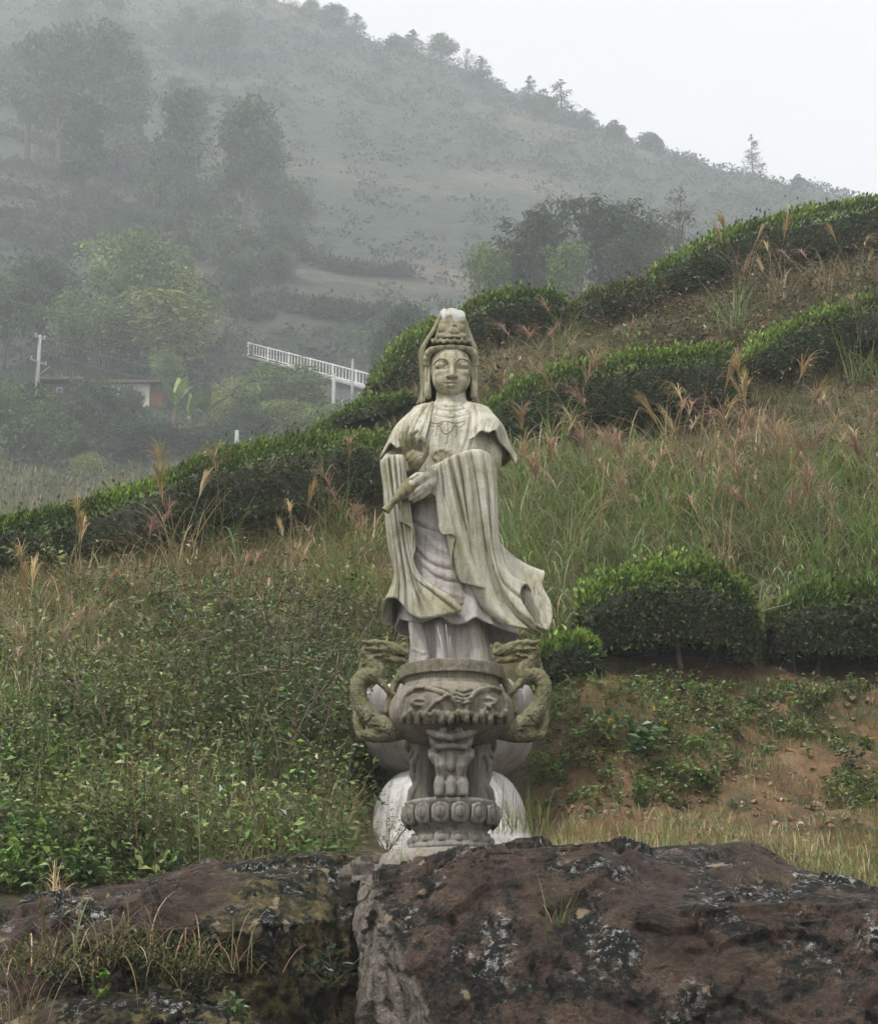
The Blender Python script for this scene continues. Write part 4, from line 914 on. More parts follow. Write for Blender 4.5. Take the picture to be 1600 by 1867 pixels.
def rock_patch(name, cols, mat, nu, nv, label, seed, amp=0.05, origin=None, split=None):
    """columns of (u, v, Y) from the foot up over the top and down behind, filled and broken up with ledges and pits"""
    C = [np.array([P(*q) for q in c]) for c in cols]
    def lin(p, n):
        d = np.concatenate([[0], np.cumsum(np.linalg.norm(np.diff(p, axis=0), axis=1))]); t = np.linspace(0, d[-1], n); return np.stack([np.interp(t, d, p[:, k]) for k in range(3)], 1)
    def linp(p, n):
        t = np.linspace(0, len(p) - 1, n); return np.stack([np.interp(t, np.arange(len(p)), p[:, k]) for k in range(3)], 1)
    k = len(C[0]); A = np.stack([linp(c, nv) for c in C], 1)
    wts = np.concatenate([[0], np.cumsum(np.linalg.norm(np.diff(A[nv // 3], axis=0), axis=1))])
    t = np.linspace(0, wts[-1], nu); G = np.stack([np.stack([np.interp(t, wts, A[i][:, j]) for j in range(3)], 1) for i in range(nv)], 0)
    for _ in range(2):                                                     # take the drawn edges off
        H = G.copy(); H[1:-1, 1:-1] = 0.5 * G[1:-1, 1:-1] + 0.125 * (G[:-2, 1:-1] + G[2:, 1:-1] + G[1:-1, :-2] + G[1:-1, 2:]); G = H
    nr = np.cross(np.gradient(G, axis=1), np.gradient(G, axis=0)); nr /= np.linalg.norm(nr, axis=-1, keepdims=True)
    q = G + seed
    d = amp * 0.5 * fbm(q, 0.9, 3) + amp * 0.45 * fbm(q, 2.6, 4, 0.6) + amp * 0.42 * fbm(q, 10, 4, 0.7)
    for fs, fa in ((1.3, 0.55), (3.1, 0.45)):                                  # flat fracture facets: every spot takes the tilt of its nearest cell
        rg = np.random.default_rng(int(seed * 10) + int(fs * 7)); lo_, hi_ = q.reshape(-1, 3).min(0), q.reshape(-1, 3).max(0); cn = rg.uniform(lo_, hi_, (int(60 * fs), 3)); tl = rg.normal(size=cn.shape) * 0.16 * fa; qq = q.reshape(-1, 3); best = np.full(len(qq), 1e9); fv = np.zeros(len(qq))
        wq = qq + 0.06 * np.stack([fbm(qq + 11, 3, 2), fbm(qq + 23, 3, 2), fbm(qq + 37, 3, 2)], -1)
        for c_, t_ in zip(cn, tl):
            e = wq - c_; dd = (e * e).sum(1); mk = dd < best; best[mk] = dd[mk]; fv[mk] = (e[mk] * t_).sum(1)
        d = d + np.clip(fv, -0.035, 0.035).reshape(d.shape)
    st = fbm(q * np.array([0.5, 0.5, 1.6]), 1.7, 3); d += amp * 0.9 * (np.floor(st * 5) / 5 - st)                       # ledges
    cr = np.abs(fbm(q * np.array([1, 1, 0.6]), 1.6, 5, 0.6)); d -= amp * 0.8 * np.exp(-(cr / 0.012) ** 2) * smooth(0.1, 0.5, fbm(q + 9, 0.8, 2))                                          # cracks
    pit = vnoise(q, 7.0); d -= amp * 0.7 * smooth(0.80, 0.9, pit)
    G = G + nr * d[..., None]
    org = np.array(origin if origin is not None else G.reshape(-1, 3).mean(0))
    cm = np.zeros(G.shape)
    if split: m_ = smooth(wts[split[0]] - 0.05, wts[split[0]] + 0.02, t) * (1 - smooth(wts[split[1]] - 0.03, wts[split[1]] + 0.02, t)); cm[..., 0] = m_[None, :]
    o = obj(name, mesh_np(name, (G - org).reshape(-1, 3), grid_faces(nv, nu), cm.reshape(-1, 3)), mat, None, org); tag(o, label, 'boulder'); return o
def rc(u, vs, ys):
    return [(u if not isinstance(u, (list, tuple)) else u[i], v, y) for i, (v, y) in enumerate(zip(vs, ys))]
M_ROCK, M_ROCKM = rock_mat('lichen_rock', 0), rock_mat('mossy_rock', 1)
R_COLS = [rc((672, 655, 640, 640, 668, 705), (1950, 1790, 1690, 1620, 1590, 1590), (10.9, 10.9, 11.0, 11.2, 11.9, 12.5)),
          rc((676, 662, 638, 642, 662, 700), (1950, 1770, 1680, 1598, 1574, 1580), (10.1, 10.25, 10.45, 10.65, 11.5, 12.4)),
          rc((835, 742, 692, 673, 694, 722), (1950, 1750, 1655, 1614, 1586, 1585), (9.3, 9.6, 9.9, 10.1, 11.0, 12.2)),
          rc((875, 800, 762, 745, 762, 782), (1950, 1750, 1655, 1588, 1578, 1590), (9.2, 9.5, 9.8, 10.1, 11.0, 12.2)),
          rc((950, 900, 862, 850, 850, 850), (1950, 1750, 1640, 1553, 1560, 1590), (9.15, 9.4, 9.7, 10.0, 10.9, 12.2)),
          rc((1000, 980, 960, 950, 945, 940), (1950, 1750, 1630, 1536, 1552, 1590), (9.1, 9.4, 9.7, 10.0, 10.9, 12.2)),
          rc(1060, (1950, 1750, 1620, 1523, 1545, 1590), (9.1, 9.4, 9.7, 10.0, 10.9, 12.3)),
          rc((1125, 1128, 1130, 1128, 1135, 1135), (1950, 1750, 1640, 1540, 1538, 1590), (9.05, 9.35, 9.55, 10.2, 11.2, 12.4)),
          rc((1190, 1190, 1180, 1170, 1180, 1180), (1950, 1760, 1660, 1622, 1546, 1590), (9.05, 9.3, 9.5, 9.85, 11.2, 12.5)),
          rc(1300, (1950, 1760, 1668, 1645, 1551, 1595), (9.0, 9.25, 9.45, 9.8, 11.3, 12.5)),
          rc((1370, 1370, 1370, 1370, 1365, 1365), (1950, 1760, 1660, 1636, 1538, 1600), (9.0, 9.25, 9.45, 9.8, 11.4, 12.6)),
          rc(1430, (1950, 1760, 1655, 1630, 1572, 1610), (9.0, 9.25, 9.45, 9.8, 11.2, 12.5)),
          rc(1600, (1950, 1760, 1672, 1648, 1622, 1640), (8.95, 9.2, 9.4, 9.7, 10.8, 12.3)),
          rc(1850, (1950, 1780, 1710, 1690, 1680, 1690), (8.9, 9.2, 9.4, 9.7, 10.8, 12.2)), rc(2100, (1980, 1850, 1800, 1780, 1770, 1760), (9.2, 9.5, 9.8, 10.2, 11, 12.2))]
rock_patch('boulder', R_COLS, M_ROCK, 340, 220, 'large purple-brown boulder spotted with black and grey lichen, right of the prow-shaped edge', 3.1, 0.05, None, (0, 2))
L_COLS = [rc(-420, (1960, 1850, 1800, 1760, 1740, 1750), (9.8, 9.9, 10.1, 10.5, 11.1, 12.2)), rc(-150, (1960, 1830, 1760, 1715, 1690, 1705), (9.7, 9.8, 10.0, 10.4, 11.1, 12.3)),
          rc(0, (1960, 1820, 1740, 1690, 1660, 1680), (9.9, 9.85, 9.95, 10.4, 11.2, 12.4)), rc(110, (1960, 1815, 1715, 1655, 1628, 1650), (10.1, 9.95, 9.95, 10.5, 11.3, 12.5)),
          rc(220, (1960, 1812, 1700, 1632, 1603, 1628), (10.3, 10.05, 9.95, 10.5, 11.4, 12.6)), rc(340, (1960, 1800, 1690, 1615, 1585, 1610), (10.3, 10.1, 9.95, 10.5, 11.5, 12.7)),
          rc(460, (1960, 1790, 1680, 1598, 1569, 1595), (10.2, 10.1, 10.0, 10.6, 11.6, 12.8)), rc(560, (1960, 1790, 1680, 1590, 1562, 1590), (10.35, 10.35, 10.35, 10.8, 11.7, 12.8)),
          rc(640, (1960, 1790, 1680, 1590, 1556, 1585), (10.6, 10.65, 10.7, 11.1, 11.9, 12.9)), rc(720, (1960, 1790, 1680, 1600, 1565, 1590), (11.0, 11.1, 11.2, 11.4, 12.1, 13.0))]
rock_patch('boulder', L_COLS, M_ROCKM, 260, 170, 'rounded grey-brown boulder with mossy right end, left of the burner', 17.7, 0.05, (float(P(480, 1700, 10.4)[0]), 10.4, float(P(480, 1700, 10.4)[2])))
LL = [rc(-300, (1980, 1880, 1850, 1835, 1840), (9.2, 9.2, 9.4, 9.9, 10.4)), rc(60, (1980, 1870, 1840, 1826, 1832), (9.2, 9.2, 9.35, 9.8, 10.4)), rc(200, (1980, 1865, 1830, 1812, 1815), (9.2, 9.2, 9.3, 9.8, 10.4)),
      rc(330, (1980, 1860, 1826, 1810, 1812), (9.2, 9.2, 9.3, 9.8, 10.4)), rc(420, (1980, 1875, 1840, 1820, 1822), (9.3, 9.3, 9.4, 9.9, 10.5)), rc(520, (1990, 1920, 1890, 1875, 1870), (9.8, 9.7, 9.7, 10.1, 10.6))]
rock_patch('boulder', LL, M_ROCKM, 160, 80, 'low mossy rock ledge at the lower left corner, under the hanging grass', 31.0, 0.05)
# the flat stone that carries the burner
zs = BZ + 0.0
ang = np.linspace(0, 2 * pi, 60, endpoint=False); rr = 0.36 + 0.035 * fbm(np.stack([np.cos(ang), np.sin(ang), 0 * ang], -1), 1.6, 3)
prof = [(0.01, -0.05), (0.9, -0.045), (1.0, -0.07), (1.06, -0.14), (1.12, -0.30), (1.16, -0.5)]
G = np.stack([np.stack([rr * f * 1.12 * np.cos(ang), rr * f * 0.95 * np.sin(ang), 0 * ang + z + (0.012 * fbm(np.stack([np.cos(ang) * f, np.sin(ang) * f, 0 * ang + z], -1), 6, 3) if f > 0.95 else 0)], -1) for f, z in prof], 0)
tag(obj('slab', mesh_np('slab', G.reshape(-1, 3), grid_faces(len(prof), 60, True)), stone_mat('slab_stone', (0.23, 0.21, 0.185), (0.31, 0.285, 0.255), (0.2, 0.16, 0.085), (0.10, 0.09, 0.08), 1.6, 0.35, 0.3), None, (BX, BY, zs)),
    'grey stone slab that carries the incense burner', 'slab')
# ================================================================== plant building blocks
M_LEAF = leaf_mat('tea_leaf', 0.45, 0.22, 0.32); M_WEED = leaf_mat('weed_leaf', 0.40, 0.25, 0.5); M_GRASS = leaf_mat('grass_blade', 0.5, 0.3, 0.4)
M_FARLEAF = leaf_mat('tree_leaf', 0.65, 0.2, 0.2)
M_BARK = flat_mat('bark', (0.16, 0.125, 0.09), 0.9, 12, 0.4); M_CORE_SHADE = flat_mat('twig', (0.030, 0.027, 0.018), 0.95, 20, 0.5)  # hedge core tone carries the deep shade among the twigs
def unit(a): return a / np.maximum(np.linalg.norm(a, axis=-1, keepdims=True), 1e-9)
def rand_dir(n, rng): return unit(rng.normal(size=(n, 3)))
def leaves_np(pos, d, L, W, rng, roll=1.0, fold=0.18):
    """pointed leaves: four corners each, folded along the midrib"""
    n = len(pos); d = unit(d); up = unit(np.array([0, 0, 1.0]) + roll * 0.6 * rng.normal(size=(n, 3)))
    sd = unit(np.cross(d, up)); nr = np.cross(sd, d); L = np.broadcast_to(L, (n,))[:, None]; W = np.broadcast_to(W, (n,))[:, None]
    m = pos + d * L * 0.45
    V = np.stack([pos, m + sd * W * 0.5 + nr * W * fold, pos + d * L - nr * L * 0.12, m - sd * W * 0.5 + nr * W * fold], 1)
    return V.reshape(-1, 3), np.arange(4 * n).reshape(n, 4)
def blades_np(base, az, lean, L, W, bend, seg=4, w_tip=0.08):
    """grass blades: arching strips (lean = angle from vertical at the foot, bend = further turn to the tip)"""
    n = len(base); t = np.linspace(0, 1, seg + 1)
    th = lean[:, None] + bend[:, None] * t[None] ** 1.3
    st = (L / seg)[:, None]; r = np.concatenate([np.zeros((n, 1)), np.cumsum(np.sin(th[:, :-1]) * st, 1)], 1); h = np.concatenate([np.zeros((n, 1)), np.cumsum(np.cos(th[:, :-1]) * st, 1)], 1)
    ca, sa = np.cos(az)[:, None], np.sin(az)[:, None]
    c = np.stack([base[:, 0:1] + r * ca, base[:, 1:2] + r * sa, base[:, 2:3] + h], -1)
    w = W[:, None] * np.interp(t, [0, 0.3, 0.75, 1], [0.7, 1, 0.6, w_tip])[None] * 0.5
    sd = np.stack([-sa, ca, 0 * ca], -1) * w[..., None]
    V = np.stack([c - sd, c + sd], 2).reshape(-1, 3)
    k = (seg + 1) * 2; i = (np.arange(n) * k)[:, None] + (np.arange(seg) * 2)[None]
    return V, np.stack([i, i + 1, i + 3, i + 2], -1).reshape(-1, 4)
def jit(col, n, rng, amt=0.25):
    c = np.asarray(col, float)[None] * (1 + amt * rng.normal(size=(n, 1))) * (1 + 0.10 * rng.normal(size=(n, 3))); return np.clip(c, 0.004, 0.8)
def veg_obj(name, V, F, cols, per, mat, parent=None, loc=None):
    return obj(name, mesh_np(name, V, F, np.repeat(cols, per, 0), smooth_sh=False), mat, parent, loc)

# ================================================================== tea hedges
def hedge(label, path, seed, hw=0.62, dens=1.0, base_drop=0.0, group=None, name='tea_hedge', leaf=1.0, gap=0.0, bright=1.0, stems=True, cat='hedge', brown=0.05):
    """path: (u, v of the crown line, distance). Row of clipped tea: domed leaf crown over a tangle of stems."""
    rng = np.random.default_rng(seed)
    A = np.array([P(*q) for q in path]); A = catmull(A, max(len(A) * 8, 24)); g = hill_z(A[:, 0], A[:, 1])
    s = np.concatenate([[0], np.cumsum(np.linalg.norm(np.diff(A[:, :2], axis=0), axis=1))]); LEN = s[-1]
    base = A[0].copy(); base[2] = g[0]
    root = tag(empty(name, base), label, cat, group)
    def at(t):
        p = np.stack([np.interp(t, s, A[:, k]) for k in range(3)], -1); zg = np.interp(t, s, g) - base_drop
        e = 0.12; q = np.stack([np.interp(np.clip(t + e, 0, LEN), s, A[:, k]) - np.interp(np.clip(t - e, 0, LEN), s, A[:, k]) for k in range(2)], -1); q = unit(q)
        return p, zg, np.stack([-q[:, 1], q[:, 0]], -1)
    size = 0.058 * leaf; ymean = A[:, 1].mean(); size *= max(1.0, ymean / 22)
    hmean = float(np.mean(A[:, 2] - g)) + base_drop
    n = int(dens * (LEN + 0.4) * (2 * hw + 2 * hmean) * 9.5 / size ** 2 * 0.42)
    t = rng.random(n) * LEN; p, zg, sd = at(t); h = p[:, 2] - zg
    ph = np.linspace(0, pi, 200); sx = np.sign(np.cos(ph)) * np.abs(np.cos(ph)) ** 0.7; sy = np.sin(ph) ** 0.6
    al = np.concatenate([[0], np.cumsum(np.hypot(np.diff(sx) * hw, np.diff(sy) * hmean))]); phi = np.interp(rng.random(n) * al[-1], al, ph)
    x = np.sign(np.cos(phi)) * np.abs(np.cos(phi)) ** 0.7; y = np.sin(phi) ** 0.6
    rad = 1 - np.abs(rng.normal(size=n)) * 0.16
    lump = 1 + 0.24 * fbm(np.stack([p[:, 0] * 1, p[:, 1], x * 0.6], -1), 2.2, 3) + 0.04 * fbm(np.stack([p[:, 0], p[:, 1], x], -1), 9, 2)
    endf = np.sqrt(np.clip(np.minimum(t, LEN - t) / (hw * 0.8), 0.02, 1))
    rr = rad * lump; zf = y            # height fraction in the crown
    low = 0.06 + gap
    pos = np.stack([p[:, 0] + sd[:, 0] * x * hw * rr * endf, p[:, 1] + sd[:, 1] * x * hw * rr * endf, zg + h * (low + (1 - low) * zf * (rad * 0.35 + 0.65) * (0.85 + 0.15 * lump) * (0.75 + 0.25 * endf))], -1)
    keep = rng.random(n) < np.where(zf < 0.25, 0.75, 1.0)
    pos[:, 2] += (y > 0.7) * rng.exponential(0.035, n) * (0.5 + smooth(-0.2, 0.3, fbm(pos, 3.0, 2)))          # uneven new shoots on top
    nr = unit(np.stack([sd[:, 0] * x, sd[:, 1] * x, 0.5 * y], -1))
    d = unit(nr * 0.7 + 0.6 * rand_dir(n, rng) + np.array([0, 0, 0.75]) * (y[:, None] > 0.75) + np.array([0, 0, -0.1]))
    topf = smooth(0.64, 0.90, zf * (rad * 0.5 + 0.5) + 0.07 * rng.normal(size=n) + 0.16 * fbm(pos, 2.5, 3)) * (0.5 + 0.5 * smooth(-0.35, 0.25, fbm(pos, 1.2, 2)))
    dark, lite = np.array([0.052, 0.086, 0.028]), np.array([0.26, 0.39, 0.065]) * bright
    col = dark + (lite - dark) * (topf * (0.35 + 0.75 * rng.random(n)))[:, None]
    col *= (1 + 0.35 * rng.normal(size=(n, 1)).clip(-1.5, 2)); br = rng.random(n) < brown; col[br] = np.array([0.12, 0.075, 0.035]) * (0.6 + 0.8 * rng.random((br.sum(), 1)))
    col = np.clip(col, 0.006, 0.6)
    L = size * (0.75 + 0.6 * rng.random(n)); pos, d, col, L = pos[keep], d[keep], col[keep], L[keep]
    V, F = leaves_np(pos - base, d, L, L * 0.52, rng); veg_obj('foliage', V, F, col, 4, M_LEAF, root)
    # core shell for the inner twigs, deep shade put into its colour
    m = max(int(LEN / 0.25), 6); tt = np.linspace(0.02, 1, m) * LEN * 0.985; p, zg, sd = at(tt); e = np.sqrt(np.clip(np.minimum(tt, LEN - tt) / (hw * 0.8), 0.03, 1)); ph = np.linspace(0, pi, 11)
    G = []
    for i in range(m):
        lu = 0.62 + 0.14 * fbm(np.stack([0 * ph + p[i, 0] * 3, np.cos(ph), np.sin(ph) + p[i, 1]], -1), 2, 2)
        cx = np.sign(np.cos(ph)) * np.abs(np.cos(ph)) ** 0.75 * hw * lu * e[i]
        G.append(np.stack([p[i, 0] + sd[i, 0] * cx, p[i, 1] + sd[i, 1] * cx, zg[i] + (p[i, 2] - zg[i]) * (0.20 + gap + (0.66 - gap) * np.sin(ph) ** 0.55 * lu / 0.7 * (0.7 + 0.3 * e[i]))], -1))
    V = np.array(G) - base; obj('twigs', mesh_np('twigs', V.reshape(-1, 3), grid_faces(m, 11)), M_CORE_SHADE, root)
    if stems:
        for t0 in np.sort(rng.uniform(0.3, max(LEN - 0.3, 0.4), max(1, int(LEN / 0.8)))):
            p, zg, sd = at(np.array([t0 + rng.normal() * 0.1])); p, zg, sd = p[0], zg[0], sd[0]; H = p[2] - zg; parts = []
            off = rng.normal() * 0.1; fx = np.array([p[0] + sd[0] * off, p[1] + sd[1] * off, zg - 0.05]) - base; tip = fx + np.array([rng.normal() * 0.05, rng.normal() * 0.05, H * (0.34 + gap)])
            parts.append(tube_np(catmull([fx, (fx + tip) / 2 + rng.normal(size=3) * 0.015, tip], 6), np.linspace(0.030, 0.022, 6) * 1.0, 6))
            for k in range(5):
                q = tip + np.array([rng.normal() * 0.28, rng.normal() * 0.28, H * 0.36]); parts.append(tube_np(catmull([tip - (tip - fx) * 0.15 * rng.random(), (tip + q) / 2 + rng.normal(size=3) * 0.04, q], 5), np.linspace(0.016, 0.006, 5), 5))
            V, F = join_np(parts); obj('stem', mesh_np('stem', V, F), M_BARK, root)
    return root
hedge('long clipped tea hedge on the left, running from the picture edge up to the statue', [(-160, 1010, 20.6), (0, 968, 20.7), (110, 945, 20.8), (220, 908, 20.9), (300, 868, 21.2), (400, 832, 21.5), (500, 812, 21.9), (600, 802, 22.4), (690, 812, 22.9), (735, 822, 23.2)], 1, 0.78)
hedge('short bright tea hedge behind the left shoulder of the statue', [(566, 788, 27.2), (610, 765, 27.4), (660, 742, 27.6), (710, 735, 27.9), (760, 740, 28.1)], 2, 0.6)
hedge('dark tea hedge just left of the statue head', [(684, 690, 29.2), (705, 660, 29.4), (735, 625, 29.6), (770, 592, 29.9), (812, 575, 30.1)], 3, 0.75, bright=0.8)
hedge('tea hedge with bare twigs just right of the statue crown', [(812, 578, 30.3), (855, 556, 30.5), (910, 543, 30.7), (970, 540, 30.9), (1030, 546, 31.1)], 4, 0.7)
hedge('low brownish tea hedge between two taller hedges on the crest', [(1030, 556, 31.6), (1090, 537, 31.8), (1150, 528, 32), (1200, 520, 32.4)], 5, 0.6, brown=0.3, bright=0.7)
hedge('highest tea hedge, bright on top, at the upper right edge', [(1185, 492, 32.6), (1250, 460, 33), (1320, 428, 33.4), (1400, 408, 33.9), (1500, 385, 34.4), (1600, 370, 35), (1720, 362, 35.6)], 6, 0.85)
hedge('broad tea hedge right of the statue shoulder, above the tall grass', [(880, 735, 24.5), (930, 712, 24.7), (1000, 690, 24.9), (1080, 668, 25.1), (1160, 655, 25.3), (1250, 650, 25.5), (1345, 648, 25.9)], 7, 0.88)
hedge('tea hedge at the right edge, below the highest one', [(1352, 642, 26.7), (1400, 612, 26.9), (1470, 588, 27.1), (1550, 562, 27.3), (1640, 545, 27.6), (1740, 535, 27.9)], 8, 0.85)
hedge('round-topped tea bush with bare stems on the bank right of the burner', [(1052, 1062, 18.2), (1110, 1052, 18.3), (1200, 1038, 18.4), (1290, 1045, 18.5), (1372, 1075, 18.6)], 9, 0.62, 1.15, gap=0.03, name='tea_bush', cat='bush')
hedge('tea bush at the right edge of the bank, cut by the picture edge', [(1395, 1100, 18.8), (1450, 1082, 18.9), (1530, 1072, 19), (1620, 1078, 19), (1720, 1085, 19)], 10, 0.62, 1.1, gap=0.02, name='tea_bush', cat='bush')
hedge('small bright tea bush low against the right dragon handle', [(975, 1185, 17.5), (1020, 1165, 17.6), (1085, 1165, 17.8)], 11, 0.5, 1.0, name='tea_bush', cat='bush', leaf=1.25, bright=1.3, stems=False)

# ================================================================== grass and weeds on the slopes
def scatter(n, seed, x0, x1, y0, y1, accept):
    rng = np.random.default_rng(seed); x = x0 + (x1 - x0) * rng.random(n); y = y0 + (y1 - y0) * rng.random(n); z = hill_z(x, y); p = np.stack([x, y, z], -1)
    u, v = proj(p); k = rng.random(n) < accept(u, v, p); return p[k], u[k], v[k], rng
def box_w(u, v, u0, u1, v0, v1, s=25.0):
    return smooth(u0 - s, u0 + s, u) * (1 - smooth(u1 - s, u1 + s, u)) * smooth(v0 - s, v0 + s, v) * (1 - smooth(v1 - s, v1 + s, v))
GREEN, STRAW, PINK, OLIVE, BROWN = np.array([0.15, 0.225, 0.06]), np.array([0.42, 0.34, 0.19]), np.array([0.38, 0.255, 0.19]), np.array([0.16, 0.165, 0.06]), np.array([0.24, 0.14, 0.075])
def blend_cols(n, rng, cols, w):
    i = rng.choice(len(cols), n, p=np.array(w) / sum(w)); return np.clip(np.array(cols)[i] * (1 + 0.22 * rng.normal(size=(n, 1))) * (1 + 0.08 * rng.normal(size=(n, 3))), 0.01, 0.8)
def grass_stuff(name, label, n, seed, box, acc, L0, L1, W, cols, wts, bend=1.0, seg=3, lean=0.35, col_noise=None, short=None):
    p, u, v, rng = scatter(n, seed, *box, acc); m = len(p)
    L = L0 + (L1 - L0) * rng.random(m) ** 1.5; p[:, 2] -= 0.01
    if short: L = L * (0.3 + 0.7 * smooth(short[0], short[1], v))                 # trampled strip along the foot of a hedge
    V, F = blades_np(p, rng.random(m) * 2 * pi, np.abs(rng.normal(size=m)) * lean, L, W * (0.6 + 0.8 * rng.random(m)), rng.normal(size=m) * 0.3 + bend, seg)
    c = blend_cols(m, rng, cols, wts)
    if col_noise is not None:
        a, sc = col_noise; f = smooth(-0.25, 0.25, fbm(p, sc, 3))[:, None]; c = c * (1 - f) + f * np.clip(np.asarray(a) * (1 + 0.2 * rng.normal(size=(m, 1))), 0.01, 0.8)
    o = veg_obj(name, V, F, c, 2 * (seg + 1), M_GRASS); tag(o, label, 'grass', kind='stuff'); return o
sea = lambda p, s, a, b: smooth(a, b, fbm(p, s, 3))
grass_stuff('bank_grass', 'short dry grass on the bank right of the burner', 160000, 21, (0.2, 5.2, 12.6, 18.8), lambda u, v, p: box_w(u, v, 900, 1900, 1245, 1640) * (0.08 + 0.92 * sea(p, 1.1, -0.28, 0.18)),
            0.03, 0.13, 0.005, [STRAW, GREEN, OLIVE, BROWN], [5, 2, 2.5, 2], 0.9, 2, 0.95, ((0.18, 0.18, 0.055), 0.8))
grass_stuff('rock_edge_grass', 'green grass behind the right boulder', 15000, 22, (0.2, 5.2, 12.2, 15.2), lambda u, v, p: box_w(u, v, 890, 1900, 1470, 1650) * (0.25 + 0.75 * sea(p, 1.5, -0.2, 0.3)),
            0.06, 0.26, 0.006, [GREEN * 1.1, STRAW, np.array([0.22, 0.23, 0.07])], [3, 4, 3], 1.1, 3, 0.7)
grass_stuff('slope_grass', 'tall green and straw grass on the slope right of the statue', 54000, 23, (0.3, 8.5, 18.9, 25.4), lambda u, v, p: box_w(u, v, 890, 1900, 790, 1190) * (0.30 + 0.5 * sea(p, 0.7, -0.3, 0.2)),
            0.25, 0.95, 0.013, [GREEN, np.array([0.21, 0.25, 0.12]), STRAW, PINK, OLIVE], [5, 5, 2.5, 0.6, 1.5], 2.0, 4, 0.75, ((0.27, 0.24, 0.13), 0.45), short=(800, 930))
grass_stuff('slope_grass', 'long pale arching blades in the tall grass right of the statue', 8000, 28, (0.3, 8.5, 18.9, 25.4), lambda u, v, p: box_w(u, v, 890, 1900, 800, 1190) * (0.25 + 0.75 * sea(p + 2, 0.9, -0.2, 0.2)),
            0.5, 1.15, 0.019, [np.array([0.33, 0.42, 0.25]), STRAW * 1.15, GREEN * 1.4], [5, 2, 3], 2.3, 7, 0.6, short=(800, 930))
grass_stuff('slope_grass', 'long pale arching blades in the grass left of the statue', 2600, 29, (-6, 0.6, 15.5, 23), lambda u, v, p: np.where((u > 640) & (p[:, 1] < 15.9), 0, 1) * box_w(u, v, -200, 740, 930, 1420) * (0.2 + 0.8 * sea(p + 8, 0.9, -0.1, 0.3)),
            0.4, 0.9, 0.016, [np.array([0.33, 0.38, 0.22]), STRAW * 1.1, PINK], [4, 4, 1], 2.2, 7, 0.6)
grass_stuff('slope_grass', 'dry brown grass between the tea hedges on the crest', 38000, 24, (-1.5, 10.5, 25, 35), lambda u, v, p: box_w(u, v, 690, 1900, 480, 800) * (0.4 + 0.6 * sea(p, 0.8, -0.3, 0.2)),
            0.12, 0.42, 0.013, [STRAW * 0.85, PINK * 0.9, OLIVE, BROWN, GREEN], [3, 2, 3, 2.5, 2.5], 1.3, 3, 0.6, ((0.14, 0.13, 0.055), 0.5))
grass_stuff('slope_grass', 'mixed green and dry grass on the slope left of the statue', 78000, 25, (-7, 1.0, 12.5, 23.2), lambda u, v, p: np.where((u > 640) & (p[:, 1] < 15.9), 0, 1) * box_w(u, v, -200, 760, 880, 1620) * (0.30 + 0.70 * sea(p, 0.8, -0.3, 0.2)),
            0.15, 0.55, 0.011, [GREEN, OLIVE, STRAW, PINK], [5, 4, 3, 0.6], 1.8, 3, 0.7, ((0.15, 0.21, 0.065), 0.6), short=(900, 1060))
grass_stuff('dry_stems', 'thin dry stems and twigs sticking out of the undergrowth left of the burner', 20000, 27, (-6, 0.6, 12.3, 20), lambda u, v, p: np.where((u > 640) & (p[:, 1] < 15.9), 0, 1) * box_w(u, v, -200, 720, 1080, 1625, 40) * (0.15 + 0.85 * sea(p + 5, 0.9, -0.1, 0.3)),
            0.25, 0.85, 0.005, [STRAW * 0.8, BROWN, np.array([0.30, 0.27, 0.2]), GREEN], [4, 3, 3, 3], 0.5, 3, 0.55)
grass_stuff('slope_grass', 'reddish dry stems and grass below the left tea hedge', 26000, 26, (-5, 0.6, 17.5, 23.4), lambda u, v, p: (box_w(u, v, 330, 740, 900, 1180) + 0.8 * box_w(u, v, -100, 330, 1040, 1250)) * (0.2 + 0.8 * sea(p, 1.0, -0.2, 0.25)),
            0.2, 0.6, 0.008, [PINK * 0.9, STRAW, BROWN, OLIVE], [2, 4, 2, 3], 1.4, 4, 0.6, short=(900, 1040))

